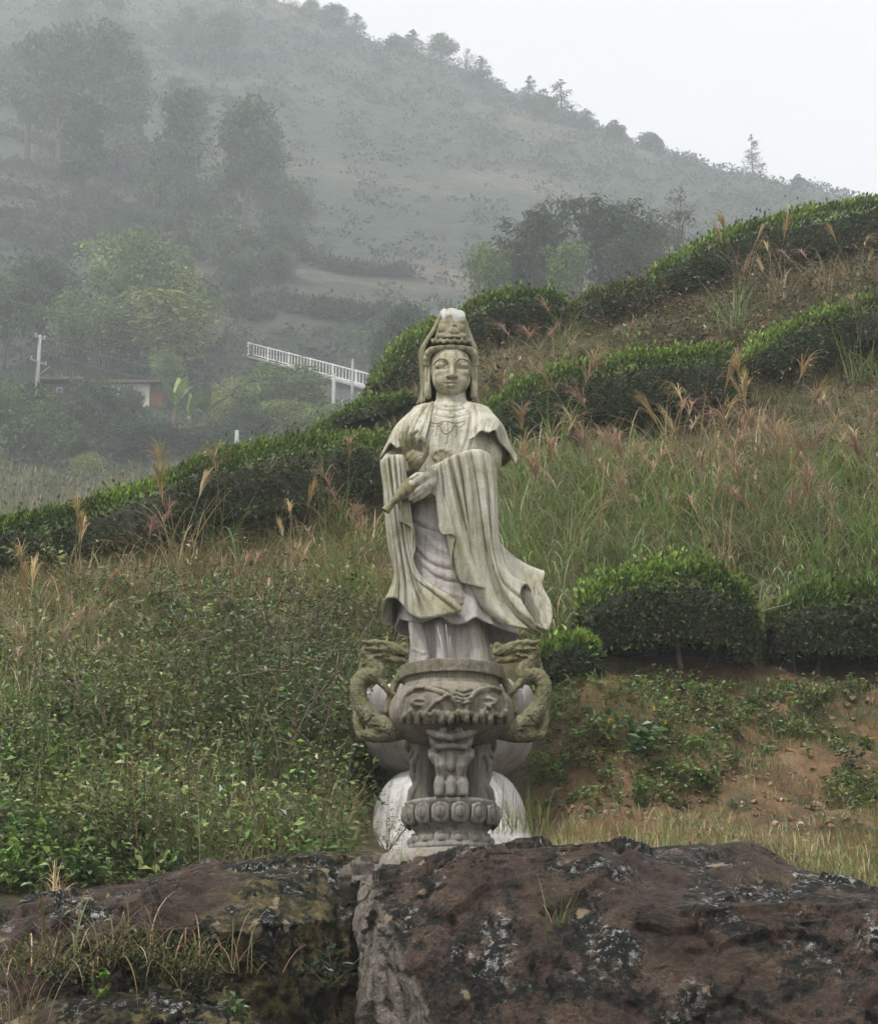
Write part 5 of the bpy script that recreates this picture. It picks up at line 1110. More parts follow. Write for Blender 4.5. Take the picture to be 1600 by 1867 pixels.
def clear_dome(u, p): return np.where((u > 640) & (p[:, 1] < 15.9), 0.0, 1.0)
def weeds_stuff(name, label, n, seed, box, acc, h0, h1, leaf, col, nleaf=26, alt=None, altf=0.0, spread=0.35):
    p, u, v, rng = scatter(n, seed, *box, acc); m = len(p); k = nleaf
    h = h0 + (h1 - h0) * np.clip(rng.random(m) ** 1.3 * (0.35 + 1.0 * smooth(-0.4, 0.4, fbm(p + 3.3, 1.4, 3))), 0, 1); lean = rng.normal(size=(m, 2)) * 0.28
    f = rng.random((m, k)) ** 0.75
    pos = p[:, None] + np.stack([lean[:, 0:1] * f * h[:, None] + rng.normal(size=(m, k)) * spread * h[:, None] * (0.25 + 0.5 * f), lean[:, 1:2] * f * h[:, None] + rng.normal(size=(m, k)) * spread * h[:, None] * (0.25 + 0.5 * f), f * h[:, None]], -1)
    pos = pos.reshape(-1, 3); N_ = len(pos); c = np.repeat(np.asarray(col)[None] * (1 + 0.22 * rng.normal(size=(m, 1))) * (1 + 0.12 * rng.normal(size=(m, 3))), k, 0)
    if alt is not None: s_ = np.repeat(rng.random(m) < altf, k); c[s_] = np.asarray(alt) * (1 + 0.2 * rng.normal(size=(s_.sum(), 1)))
    c = np.clip(c * (1 + 0.38 * rng.normal(size=(N_, 1)).clip(-1.6, 3)), 0.012, 0.6)
    d = unit(rand_dir(N_, rng) * np.array([1, 1, 0.45]) + np.array([0, 0, 0.15])); L = leaf * (0.6 + 0.8 * rng.random(N_)) * np.repeat(0.7 + 0.6 * rng.random(m), k)
    V, F = leaves_np(pos, d, L, L * 0.5, rng)
    sb = p.copy(); Vs, Fs = blades_np(sb, np.arctan2(lean[:, 1], lean[:, 0]), np.hypot(lean[:, 0], lean[:, 1]), h, 0.008 + 0 * h, 0 * h, 2, 0.4)
    cs = np.tile(np.array([[0.10, 0.085, 0.05]]), (len(Vs), 1)); V2, F2 = join_np([(V, F), (Vs, Fs)])
    o = obj(name, mesh_np(name, V2, F2, np.vstack([np.repeat(c, 4, 0), cs]), smooth_sh=False), M_WEED); tag(o, label, 'undergrowth', kind='stuff'); return o
weeds_stuff('undergrowth', 'tangled dark green undergrowth covering the slope left of the burner', 8200, 31, (-7, 0.8, 12.2, 20), lambda u, v, p: clear_dome(u, p) * box_w(u, v, -200, 720, 1100, 1625, 40) * (0.35 + 0.65 * smooth(1130, 1330, v)) * (0.06 + 0.94 * sea(p, 1.0, -0.15, 0.2)), 0.15, 0.85, 0.052, (0.135, 0.195, 0.058), 24, (0.27, 0.28, 0.11), 0.3)
weeds_stuff('undergrowth', 'fresh green broad-leaved weeds at the lower left, behind the boulder', 3000, 32, (-5, 0.5, 12.0, 15), lambda u, v, p: box_w(u, v, -200, 640, 1370, 1640, 30) * clear_dome(u, p) * (0.05 + 0.95 * sea(p, 1.3, -0.1, 0.25)) * (1 - 0.7 * smooth(200, 560, u)), 0.10, 0.40, 0.062, (0.14, 0.22, 0.058), 20, (0.085, 0.14, 0.04), 0.3)
weeds_stuff('undergrowth', 'brown and dark green weeds among the upper hedges', 2600, 33, (-1, 10, 25, 34), lambda u, v, p: box_w(u, v, 760, 1800, 500, 720) * (0.2 + 0.8 * sea(p, 0.8, -0.2, 0.2)), 0.25, 0.8, 0.075, (0.085, 0.09, 0.04), 22, (0.19, 0.13, 0.07), 0.35)
weeds_stuff('undergrowth', 'scattered leafy weeds on the slope right of the statue', 700, 34, (0.5, 8, 18.8, 25), lambda u, v, p: (0.3 * box_w(u, v, 890, 1800, 800, 1160) + box_w(u, v, 1430, 1900, 820, 1060)) * (0.2 + 0.8 * sea(p, 0.8, -0.1, 0.3)), 0.3, 0.9, 0.05, (0.11, 0.14, 0.05), 30)
weeds_stuff('undergrowth', 'low creeping weeds clinging to the red earth bank', 4200, 35, (0.4, 5, 14.2, 18.6), lambda u, v, p: box_w(u, v, 950, 1800, 1255, 1480) * (smooth(-0.02, 0.22, fbm(p + 7.3, 1.5, 3)) + 0.5 * box_w(u, v, 1000, 1330, 1250, 1480)), 0.05, 0.22, 0.045, (0.13, 0.185, 0.055), 18, (0.19, 0.18, 0.06), 0.2)

p, u, v, rng = scatter(5200, 36, 0.5, 5.0, 13.6, 18.6, lambda u, v, p: box_w(u, v, 960, 1800, 1250, 1560) * (0.15 + 0.85 * sea(p + 1.5, 1.6, -0.1, 0.3))); n = len(p)
sz = 0.008 + 0.03 * rng.random(n) ** 3; V = (ICO_V[None] * (1 + 0.3 * rng.normal(size=(n, len(ICO_V), 1))) * sz[:, None, None] * np.array([1.2, 1, 0.7]) + p[:, None]).reshape(-1, 3)
F = (ICO_F[None] + (np.arange(n) * len(ICO_V))[:, None, None]).reshape(-1, 3)
tag(veg_obj('clods', V, F, blend_cols(n, rng, [np.array([0.28, 0.17, 0.09]), np.array([0.36, 0.27, 0.17]), np.array([0.16, 0.10, 0.06])], [4, 3, 3]), len(ICO_V), M_WEED), 'earth clods and small stones on the bank right of the burner', 'clods', kind='stuff')
# ================================================================== silver grass with plumes
def silver_grass(seed, nb=70, npl=4, col=None, plume=None, H=1.25):
    rng = np.random.default_rng(seed); root = empty('silver_grass')
    col = GREEN * 1.15 if col is None else col; plume = PINK if plume is None else plume
    b = rng.normal(size=(nb, 3)) * np.array([0.09, 0.09, 0.0])
    c = blend_cols(nb, rng, [col, col * 1.3, STRAW], [5, 3, 1.6])
    V, F = blades_np(b, rng.random(nb) * 2 * pi, np.abs(rng.normal(size=nb)) * 0.35 + 0.10, H * (0.4 + 0.6 * rng.random(nb)), 0.013 * (0.6 + 0.8 * rng.random(nb)), 1.5 + 0.6 * rng.normal(size=nb), 6)
    veg_obj('blades', V, F, c, 14, M_GRASS, root)
    for i in range(npl):
        az = rng.random() * 2 * pi; ln = 0.12 + 0.45 * rng.random(); h = H * (0.75 + 0.45 * rng.random()); p0 = rng.normal(size=3) * np.array([0.06, 0.06, 0])
        t = np.linspace(0, 1, 8)[:, None]; pts = p0 + np.concatenate([np.sin(ln + 0.25 * t) * t * h * cos(az), np.sin(ln + 0.25 * t) * t * h * sin(az), np.cos(ln) * t * h], 1)
        V, F = tube_np(pts, np.linspace(0.0045, 0.0022, 8), 4); cs = np.tile(STRAW * 0.9, (len(V), 1)); st = obj('culm', mesh_np('culm', V, F, cs), M_GRASS, root)
        n = int(rng.integers(26, 42)); k = rng.random(n) * 0.55; q = pts[-1] - (pts[-1] - pts[-3]) * k[:, None]
        clo = rng.random() < 0.2                                                        # some plumes are still closed
        Lp = (0.20 + 0.16 * rng.random(n)) * H / 1.2
        V, F = blades_np(q, az + rng.normal(size=n) * (0.25 if clo else 0.9), (0.15 if clo else 0.35) + 0.25 * rng.random(n), Lp, 0.007 + 0.004 * rng.random(n), (0.8 if clo else 1.9) + 0.5 * rng.normal(size=n), 6, 0.3)
        veg_obj('plume', V, F, blend_cols(n, rng, [plume, plume * 1.25, STRAW], [5, 3, 2]), 14, M_GRASS, st)
    return root
PROTO = [silver_grass(50, 110, 2, GREEN * 1.1), silver_grass(51, 90, 3, GREEN, PINK), silver_grass(52, 120, 1, np.array([0.20, 0.25, 0.11])), silver_grass(53, 70, 3, STRAW * 0.7, STRAW * np.array([0.95, 0.85, 0.75])), silver_grass(54, 60, 2, STRAW * 0.8, PINK * np.array([1.0, 0.9, 0.9]))]
first = [True] * len(PROTO)
def put(proto_i, p, sc, rz, label, group):
    o = PROTO[proto_i] if first[proto_i] else copy_tree(PROTO[proto_i]); first[proto_i] = False
    o.location = p; o.scale = (sc, sc, sc); o.rotation_euler = (random.uniform(-0.06, 0.06), random.uniform(-0.06, 0.06), rz); tag(o, label, 'grass clump', group); return o
_r = np.random.default_rng(77)
spots = [(1080, 960, 0), (1115, 1010, 1), (1160, 940, 2), (1235, 990, 1), (1265, 930, 3), (1300, 960, 0), (1340, 1000, 4), (1385, 940, 3), (1410, 990, 1), (1460, 960, 2), (1500, 1010, 4), (1555, 960, 1), (1590, 1010, 0),
         (960, 930, 2), (1000, 980, 0), (940, 1010, 2), (985, 1060, 0), (1040, 1040, 2), (1120, 880, 4), (1200, 890, 0), (1290, 860, 3), (1355, 850, 3), (1400, 860, 3), (1440, 900, 1), (1520, 890, 0), (1580, 880, 1), (1620, 930, 3),
         (1000, 890, 0), (1060, 900, 2), (930, 900, 0), (1150, 1060, 2), (1250, 1060, 1), (1320, 1060, 4), (1420, 1060, 4), (1480, 1070, 0), (1560, 1075, 1), (1640, 1040, 0), (1230, 850, 4), (1180, 990, 0), (1380, 1030, 2)]
for i, (u, v, k) in enumerate(spots):
    p = hill_hit(u + _r.normal() * 8, v + 25 + _r.normal() * 8); put(k, p, 0.95 + 0.3 * _r.random(), _r.random() * 6.28, 'tall silver grass clump with drooping pinkish plumes on the slope right of the statue', 'silver grass on the right slope')
for i, (u, v, k) in enumerate([(1030, 640, 2), (1350, 520, 3), (1420, 540, 3), (1500, 530, 4), (1560, 520, 3), (1340, 600, 2), (1330, 480, 2), (930, 700, 4), (1000, 690, 4), (1570, 690, 1)]):
    p = hill_hit(u, v + 15); put(k, p, 0.85 + 0.25 * _r.random(), _r.random() * 6.28, 'dry plume grass clump growing between the upper tea hedges', 'plume grass between the hedges')
for i, (u, v, k, s) in enumerate([(320, 1060, 3, 1.05), (400, 1030, 1, 0.95), (250, 1110, 4, 0.8), (130, 1110, 3, 0.8), (160, 1170, 4, 0.7), (40, 1230, 3, 0.85), (90, 1260, 4, 0.75), (20, 1330, 1, 0.7), (430, 1130, 4, 0.75), (470, 1180, 1, 0.7), (350, 1200, 4, 0.6),
                                  (620, 990, 1, 0.9), (570, 980, 4, 0.85), (660, 1040, 1, 0.9), (540, 1060, 3, 0.75), (640, 1130, 0, 0.8), (690, 1090, 4, 0.85), (600, 1090, 0, 0.7), (240, 1230, 4, 0.6), (120, 1330, 1, 0.65)]):
    p = hill_hit(u, v); put(k, p, s, _r.random() * 6.28, 'silver grass clump with reddish plumes on the slope left of the statue', 'silver grass on the left slope')

# ================================================================== twiggy flowering shrubs on the left slope
def shrub(seed, H=0.9, nst=6, nl=520, leaf=0.062, col=(0.11, 0.15, 0.05), flowers=7):
    rng = np.random.default_rng(seed); root = empty('flowering_shrub'); parts = []; tips = []
    for i in range(nst):
        az = rng.random() * 6.28; ln = 0.15 + 0.5 * rng.random(); e = np.array([sin(ln) * cos(az), sin(ln) * sin(az), cos(ln)]) * H * (0.7 + 0.4 * rng.random())
        c = catmull([np.zeros(3), e * 0.5 + rng.normal(size=3) * 0.06, e], 7); parts.append(tube_np(c, np.linspace(0.010, 0.003, 7), 5)); tips.append(c)
        for j in range(3):
            s = c[int(rng.integers(2, 6))]; q = s + unit(rng.normal(size=3) + np.array([0, 0, 0.7])) * H * 0.35; cc = catmull([s, (s + q) / 2 + rng.normal(size=3) * 0.03, q], 5); parts.append(tube_np(cc, np.linspace(0.006, 0.002, 5), 4)); tips.append(cc)
    V, F = join_np(parts); obj('stem', mesh_np('stem', V, F), M_BARK, root)
    al = np.concatenate(tips); pos = al[rng.integers(0, len(al), nl)] + rng.normal(size=(nl, 3)) * 0.045
    V, F = leaves_np(pos, rand_dir(nl, rng) * np.array([1, 1, 0.6]) + np.array([0, 0, 0.25]), leaf * (0.6 + 0.7 * rng.random(nl)), leaf * 0.42, rng)
    veg_obj('foliage', V, F, jit(col, nl, rng, 0.3), 4, M_WEED, root)
    for i in range(flowers):
        q = al[rng.integers(len(al) // 3, len(al))] + rng.normal(size=3) * 0.03; a = np.arange(6) * pi / 3
        d = np.stack([np.cos(a), np.sin(a), 0.6 + 0 * a], -1); V, F = leaves_np(np.repeat(q[None], 6, 0), d, 0.026, 0.022, rng, 0.2); veg_obj('flower', V, F, np.tile([[0.72, 0.70, 0.52]], (6, 1)), 4, M_WEED, root)
    return root
SHL = ['straggly shrub with cream flowers, uppermost on the left slope', 'pale leafy shrub with cream flowers under the uppermost one', 'straggly shrub with cream flowers right of the uppermost one', 'dark straggly shrub in the middle of the left slope',
       'dark straggly shrub right of the middle of the left slope', 'straggly shrub left of the foot of the left dragon handle', 'dark straggly shrub right beside the left dragon body', 'dark straggly shrub below the middle of the left slope', 'straggly shrub left below the middle of the left slope', 'pale leafy shrub with cream flowers halfway down on the left',
       'small pale leafy shrub left of the cream-flowered ones', 'dark shrub low on the slope, left of the white pedestal', 'straggly shrub touching the white pedestal bowl on its left', 'small pale shrub above the fresh weeds at the lower left', 'low straggly shrub just above the left boulder', 'straggly shrub nearest to the left picture edge']
SH = [shrub(60), shrub(61, 1.05, 7, 520, 0.055, (0.085, 0.12, 0.042), 5), shrub(62, 0.75, 8, 480, 0.065, (0.15, 0.19, 0.065), 9)]; used = [0, 0, 0]
for i, (u, v, k, s) in enumerate([(290, 1230, 0, 1), (340, 1290, 2, 1), (410, 1250, 0, 1), (470, 1310, 1, 1.05), (540, 1280, 1, 1), (600, 1340, 0, 1), (640, 1270, 1, 1), (500, 1390, 1, 1), (420, 1400, 0, 1), (330, 1380, 2, 1), (250, 1330, 2, 0.9), (560, 1440, 1, 0.95), (630, 1430, 0, 1), (200, 1410, 2, 0.9), (460, 1470, 0, 0.9), (100, 1380, 0, 0.9)]):
    p = hill_hit(u, v); o = SH[k] if not used[k] else copy_tree(SH[k]); used[k] = 1; o.location = p; o.scale = (s * 1.2,) * 3; o.rotation_euler = (0, 0, _r.random() * 6.28)
    tag(o, SHL[i], 'shrub', 'flowering shrubs on the left slope')

# ================================================================== single plants by the boulders and the bank
def tuft(label, p, seed, n, L0, L1, W, cols, wts, bend=1.2, lean=0.4, spread=0.05, az0=None, azs=9.0, cat='grass tuft', extra=None):
    rng = np.random.default_rng(seed); root = tag(empty('grass_tuft', p), label, cat)
    b = rng.normal(size=(n, 3)) * np.array([spread, spread * 0.6, 0.0]); az = rng.random(n) * 2 * pi if az0 is None else az0 + rng.normal(size=n) * azs
    V, F = blades_np(b, az, np.abs(rng.normal(size=n)) * lean, L0 + (L1 - L0) * rng.random(n), W * (0.6 + 0.8 * rng.random(n)), bend + 0.4 * rng.normal(size=n), 7); veg_obj('blades', V, F, blend_cols(n, rng, cols, wts), 16, M_GRASS, root)
    if extra:
        m, lf, col, sp, hh = extra; th_ = rng.random(m) * pi; rq = rng.random(m) ** 0.5; pos = np.stack([np.cos(th_) * rq * sp * 1.5 + rng.normal(size=m) * 0.03, -0.04 - 0.10 * rng.random(m), np.sin(th_) * rq * hh * 1.6 - 0.07 * rng.random(m) - 0.25 * (np.cos(th_) * rq) ** 2 * sp], -1)
        pos[:, 2] += 0.05 * fbm(pos + seed, 9.0, 2)
        V, F = leaves_np(pos, rand_dir(m, rng) + np.array([0, -0.3, 0.3]), lf * (0.6 + 0.7 * rng.random(m)), lf * 0.4, rng); veg_obj('leaves', V, F, jit(col, m, rng, 0.3), 4, M_WEED, root)
    return root
def herb(label, p, seed, H, nst, leaf, col, n, wd=0.45, cat='weed', flower=None):
    rng = np.random.default_rng(seed); root = tag(empty('leafy_weed', p), label, cat); parts, al = [], []
    for i in range(nst):
        e = np.array([rng.normal() * 0.35 * H, rng.normal() * 0.25 * H, H * (0.6 + 0.5 * rng.random())]); c = catmull([np.zeros(3), e * 0.5 + rng.normal(size=3) * 0.03 * H, e], 6); parts.append(tube_np(c, np.linspace(0.0035, 0.0012, 6), 4)); al.append(c[1:])
    V, F = join_np(parts); obj('stem', mesh_np('stem', V, F), M_BARK, root); al = np.concatenate(al)
    pos = al[rng.integers(0, len(al), n)] + rng.normal(size=(n, 3)) * 0.02 * (1 + H); V, F = leaves_np(pos, rand_dir(n, rng) * np.array([1, 1, 0.5]) + np.array([0, -0.2, 0.2]), leaf * (0.6 + 0.7 * rng.random(n)), leaf * wd, rng)
    veg_obj('leaves', V, F, jit(col, n, rng, 0.25), 4, M_WEED, root)
    if flower:
        for i in range(flower[1]):
            q = al[rng.integers(0, len(al))] + np.array([0, -0.04, 0.05]); a = np.arange(8) * pi / 4; V, F = leaves_np(np.repeat(q[None], 8, 0), np.stack([np.cos(a), -0.4 + 0 * a, np.sin(a)], -1), 0.024, 0.014, rng, 0.2)
            veg_obj('flower', V, F, np.tile([flower[0]], (8, 1)), 4, M_WEED, root)
    return root
YG, TAN = np.array([0.14, 0.17, 0.04]), np.array([0.27, 0.20, 0.12])
tuft('thin green grass tuft growing from a crack in the right boulder', P(1012, 1712, 9.52), 80, 26, 0.18, 0.36, 0.006, [YG, GREEN, STRAW], [4, 3, 2], 1.0, 0.4, 0.03)
tuft('small dry tuft on the top ledge of the right boulder', P(1400, 1615, 10.2), 81, 60, 0.05, 0.13, 0.004, [OLIVE, STRAW, YG], [4, 2, 2], 0.8, 0.6, 0.09)
MOP = [TAN, OLIVE * 0.8, BROWN * 0.8, GREEN * 0.6, STRAW]
for lab, u, v, Y, sd, n, m, sp in (('middle', 250, 1745, 9.70, 82, 110, 900, 0.17), ('left', 85, 1765, 9.66, 83, 110, 900, 0.19), ('right', 355, 1775, 9.72, 84, 80, 600, 0.13)):
    tuft('straw-coloured grass mop hanging over the left boulder, %s one' % lab, P(u, v, Y), sd, n, 0.2, 0.62, 0.006, MOP, [4, 3, 3, 2, 2], 1.9, 0.9, 0.16, None, 9, 'grass tuft', (m // 2, 0.030, (0.13, 0.145, 0.05), sp, 0.10))
    herb('dark drooping leaves under the %s grass mop on the left boulder' % lab, P(u + 10, v + 55, Y - 0.06), sd + 300, 0.14, 14, 0.035, (0.05, 0.06, 0.025), 260, 0.4)
tuft('long dry grass at the lower left corner', P(30, 1865, 9.1), 85, 40, 0.2, 0.5, 0.006, [TAN, STRAW, BROWN], [4, 3, 2], 1.3, 0.6, 0.10)
tuft('bleached dead grass spray in front of the left undergrowth', P(105, 1625, 11.4), 86, 26, 0.15, 0.32, 0.006, [STRAW * 1.2, PINK], [4, 1], 1.4, 0.8, 0.02)
tuft('dry grass spray on the crest of the left boulder', P(435, 1572, 11.5), 87, 22, 0.10, 0.22, 0.004, [STRAW, TAN, PINK], [4, 3, 1], 0.9, 0.7, 0.08)
tuft('tall grass right of the white pedestal base', P(945, 1520, 14.6), 88, 150, 0.15, 0.48, 0.006, [GREEN, STRAW, YG], [4, 3, 3], 0.7, 0.35, 0.18)
tuft('thin grass left of the slab under the burner', P(745, 1575, 10.9), 89, 40, 0.05, 0.14, 0.004, [GREEN, YG, STRAW], [4, 3, 2], 0.9, 0.5, 0.06)
herb('sparse sprig in front of the white pedestal base, left of the burner', P(705, 1556, 12.6), 90, 0.42, 7, 0.022, (0.20, 0.23, 0.08), 420)
herb('bright green lobed leaf plant under the left boulder', P(185, 1812, 9.5), 91, 0.07, 3, 0.07, (0.16, 0.27, 0.04), 12, 0.6)
herb('dark leafy sprigs at the foot of the cleft between the boulders', P(600, 1800, 10.0), 92, 0.18, 7, 0.06, (0.045, 0.08, 0.03), 70, 0.35)
herb('small leafy plant at the bottom edge, below the left boulder', P(430, 1862, 9.3), 93, 0.10, 5, 0.06, (0.07, 0.15, 0.04), 30, 0.5)
herb('weed with yellow flowers on the red bank, beside the right dragon handle', hill_hit(1105, 1375), 94, 0.30, 9, 0.075, (0.10, 0.16, 0.045), 150, 0.5, 'weed', ((0.75, 0.55, 0.03), 4))
herb('weed with one yellow flower in the middle of the bank', hill_hit(1215, 1350), 95, 0.24, 7, 0.05, (0.075, 0.11, 0.04), 110, 0.5, 'weed', ((0.75, 0.55, 0.03), 2))
herb('large-leaved dark weed in the middle of the bank', hill_hit(1165, 1385), 96, 0.28, 9, 0.10, (0.075, 0.135, 0.045), 90, 0.6)
herb('broad fresh weed at the foot of the bank', hill_hit(1290, 1455), 97, 0.22, 12, 0.07, (0.14, 0.21, 0.055), 170, 0.5)
herb('low weed at the foot of the bank, left of the fresh one', hill_hit(1170, 1475), 98, 0.20, 10, 0.06, (0.11, 0.17, 0.045), 140, 0.5)
herb('leafy weed halfway up the bank, below the gap between the tea bushes', hill_hit(1370, 1300), 99, 0.24, 8, 0.06, (0.12, 0.19, 0.05), 100, 0.5)
herb('dark weed at the right edge of the bank', hill_hit(1545, 1420), 100, 0.28, 10, 0.06, (0.05, 0.085, 0.03), 160, 0.5)
herb('tall weed between the two tea bushes', hill_hit(1360, 1215), 101, 0.40, 10, 0.08, (0.09, 0.15, 0.045), 120, 0.4)
herb('weed close right of the white pedestal', hill_hit(985, 1440), 102, 0.26, 9, 0.055, (0.12, 0.18, 0.05), 130, 0.5)
herb('weed with small leaves in the middle of the bare earth', hill_hit(1330, 1400), 103, 0.16, 6, 0.05, (0.09, 0.14, 0.05), 60, 0.5)
# small brown shoot that stands above the crest
herb('lone brown sapling standing above the low hedge on the crest', P(1117, 560, 31.2), 104, 0.75, 6, 0.09, (0.09, 0.085, 0.035), 90, 0.5, 'sapling')
# ================================================================== trees
M_BARK2 = flat_mat('dark_bark', (0.075, 0.06, 0.048), 0.95, 6, 0.4)
FG1, FG2, FG3, FG4 = np.array([0.105, 0.155, 0.05]), np.array([0.16, 0.225, 0.065]), np.array([0.27, 0.31, 0.09]), np.array([0.08, 0.115, 0.058])
def tree_parts(name, trunk, crown, cols, per=4):
    root = empty(name); V, F = join_np(trunk); obj('trunk', mesh_np('trunk', V, F), M_BARK2, root)
    V, F = crown; veg_obj('crown', V, F, cols, per, M_FARLEAF, root); return root
def broadleaf(seed, H=6.0, R=2.6, ncl=46, per=110, leaf=0.25, col=FG1, name='broadleaf_tree', bare=0.28):
    rng = np.random.default_rng(seed); trunk = [tube_np(catmull([(0, 0, -0.5), (rng.normal() * 0.1, rng.normal() * 0.1, H * 0.3), (rng.normal() * 0.25, rng.normal() * 0.25, H * 0.75)], 8), np.linspace(0.035 * H, 0.012 * H, 8), 7)]
    cc = []
    while len(cc) < ncl:
        q = rng.uniform(-1, 1, 3); r = np.linalg.norm(q)
        if r < 1: q *= (0.55 + 0.45 * rng.random()) / max(r, 0.35) * min(1, r * 1.6); cc.append(q)
    cc = np.array(cc); cp = cc * np.array([R, R, H * (1 - bare) / 2]) + np.array([0, 0, H * (bare + (1 - bare) / 2)])
    cp[:, :2] *= (1.0 - 0.35 * np.clip(cc[:, 2:3], 0, 1))
    for q in cp[:10]:
        s = np.array([0, 0, H * (0.25 + 0.35 * rng.random())]); trunk.append(tube_np(catmull([s, (s + q) / 2 + np.array([0, 0, 0.1]), q], 5), np.linspace(0.011 * H, 0.003 * H, 5), 5))
    cs = R * (0.20 + 0.18 * rng.random(ncl)); i = np.repeat(np.arange(ncl), per); n = len(i); d = rand_dir(n, rng)
    pos = cp[i] + d * (cs[i] * rng.random(n) ** 0.4)[:, None] * np.array([1.15, 1.15, 0.8]); L = leaf * (0.6 + 0.8 * rng.random(n))
    V, F = leaves_np(pos, unit(d + 0.8 * rand_dir(n, rng) + np.array([0, 0, -0.2])), L, L * 0.62, rng, 1.6)
    c = np.asarray(col)[None] * (1 + 0.28 * rng.normal(size=(ncl, 1)))[i] * (1 + 0.2 * rng.normal(size=(n, 1))); return tree_parts(name, trunk, (V, F), np.clip(c, 0.01, 0.5))
def conifer(seed, H=7.0, R=1.5, col=FG4, tiers=15, leaf=0.2, bare=0.12, name='conifer_tree', gappy=0.15):
    rng = np.random.default_rng(seed); trunk = [tube_np(catmull([(0, 0, -0.5), (rng.normal() * 0.08, 0, H * 0.5), (0, 0, H)], 8), np.linspace(0.02 * H, 0.004 * H, 8), 6)]; P_, D_ = [], []
    for k in range(tiers):
        f = k / (tiers - 1.0); z = H * (bare + (1 - bare) * f); r = R * (1 - f) ** 0.75 * (0.75 + 0.5 * rng.random()) + 0.12
        for j in range(int(4 + 3 * rng.random())):
            if rng.random() < gappy: continue
            az = rng.random() * 6.28; e = np.array([cos(az) * r, sin(az) * r, -0.18 * r + 0.15 * rng.normal() * r]); m = int(10 + 34 * r / R); t = rng.random(m) ** 0.7
            P_.append(np.array([0, 0, z]) + e * t[:, None] + rng.normal(size=(m, 3)) * np.array([0.1, 0.1, 0.07]) * (0.4 + r)); D_.append(unit(e + np.array([0, 0, 0.3]) + 0.6 * r * rng.normal(size=(m, 3))))
            if r > 0.4: trunk.append(tube_np([(0, 0, z), tuple(np.array([0, 0, z]) + e * 0.8)], [0.02, 0.008], 4))
    pos, d = np.concatenate(P_), np.concatenate(D_); n = len(pos); L = leaf * (0.6 + 0.8 * rng.random(n)); V, F = leaves_np(pos, d, L, L * 0.5, rng, 1.2); return tree_parts(name, trunk, (V, F), jit(col, n, rng, 0.25))
def pine(seed, H=9.0, R=2.2, col=FG4, bare=0.45):
    rng = np.random.default_rng(seed); b = [(0, 0, -0.6), (0.25 * rng.normal(), 0, H * 0.3), (0.35 * rng.normal(), 0.2, H * 0.65), (0.2 * rng.normal(), 0, H * 0.97)]; tc = catmull(b, 14); trunk = [tube_np(tc, np.linspace(0.022 * H, 0.006 * H, 14), 7)]; P_, D_, C_ = [], [], []
    for k in range(22):
        f = bare + (1 - bare) * (k / 21.0); s = np.array([np.interp(f, np.linspace(0, 1, 14), tc[:, j]) for j in range(3)]); r = R * (1.05 - f * 0.75) * (0.5 + 0.6 * rng.random()); az = rng.random() * 6.28
        q = s + np.array([cos(az) * r, sin(az) * r, 0.2 * r]); trunk.append(tube_np(catmull([s, (s + q) / 2 + np.array([0, 0, -0.05 * r]), q], 4), np.linspace(0.05, 0.015, 4), 4)); m = 110
        t = 0.35 + 0.65 * rng.random(m); P_.append(s + (q - s) * t[:, None] + rng.normal(size=(m, 3)) * np.array([0.42, 0.42, 0.2]) * R / 2.2); D_.append(rand_dir(m, rng) + np.array([0, 0, 0.4])); C_.append(np.full(m, 1 + 0.25 * rng.normal()))
    pos, d = np.concatenate(P_), np.concatenate(D_); n = len(pos); L = 0.40 * (0.6 + 0.8 * rng.random(n)); V, F = leaves_np(pos, d, L, L * 0.5, rng, 1.5); return tree_parts('pine_tree', trunk, (V, F), np.clip(jit(col, n, rng, 0.2) * np.concatenate(C_)[:, None], 0.01, 0.5))
def bamboo(seed, H=6.0, ncu=16, col=FG3, sp=0.7, per=170):
    rng = np.random.default_rng(seed); trunk, P_, D_ = [], [], []
    for k in range(ncu):
        b = rng.normal(size=3) * np.array([sp * 0.5, sp * 0.5, 0]); h = H * (0.65 + 0.38 * rng.random()); az = rng.random() * 6.28; o = h * (0.05 + 0.16 * rng.random()); c = catmull([b - np.array([0, 0, 0.5]), b + np.array([cos(az) * o * 0.2, sin(az) * o * 0.2, h * 0.55]), b + np.array([cos(az) * o * 0.65, sin(az) * o * 0.65, h * 0.88]), b + np.array([cos(az) * o * 1.5, sin(az) * o * 1.5, h])], 12)
        trunk.append(tube_np(c, np.linspace(0.035, 0.008, 12), 5)); t = 0.22 + 0.78 * rng.random(per) ** 0.8; q = np.stack([np.interp(t, np.linspace(0, 1, 12), c[:, j]) for j in range(3)], -1)
        w = 0.10 + 0.42 * np.sin(np.clip(t, 0, 1) * pi * 0.93); P_.append(q + rng.normal(size=(per, 3)) * np.stack([w, w, 0.12 + 0 * w], -1) * sp * 1.1); D_.append(rand_dir(per, rng) * np.array([1, 1, 0.4]) + np.array([0, 0, -0.45]))
    pos, d = np.concatenate(P_), np.concatenate(D_); n = len(pos); L = 0.34 * (0.6 + 0.7 * rng.random(n)); V, F = leaves_np(pos, d, L, L * 0.38, rng, 1.2); return tree_parts('bamboo_clump', trunk, (V, F), jit(col, n, rng, 0.28))
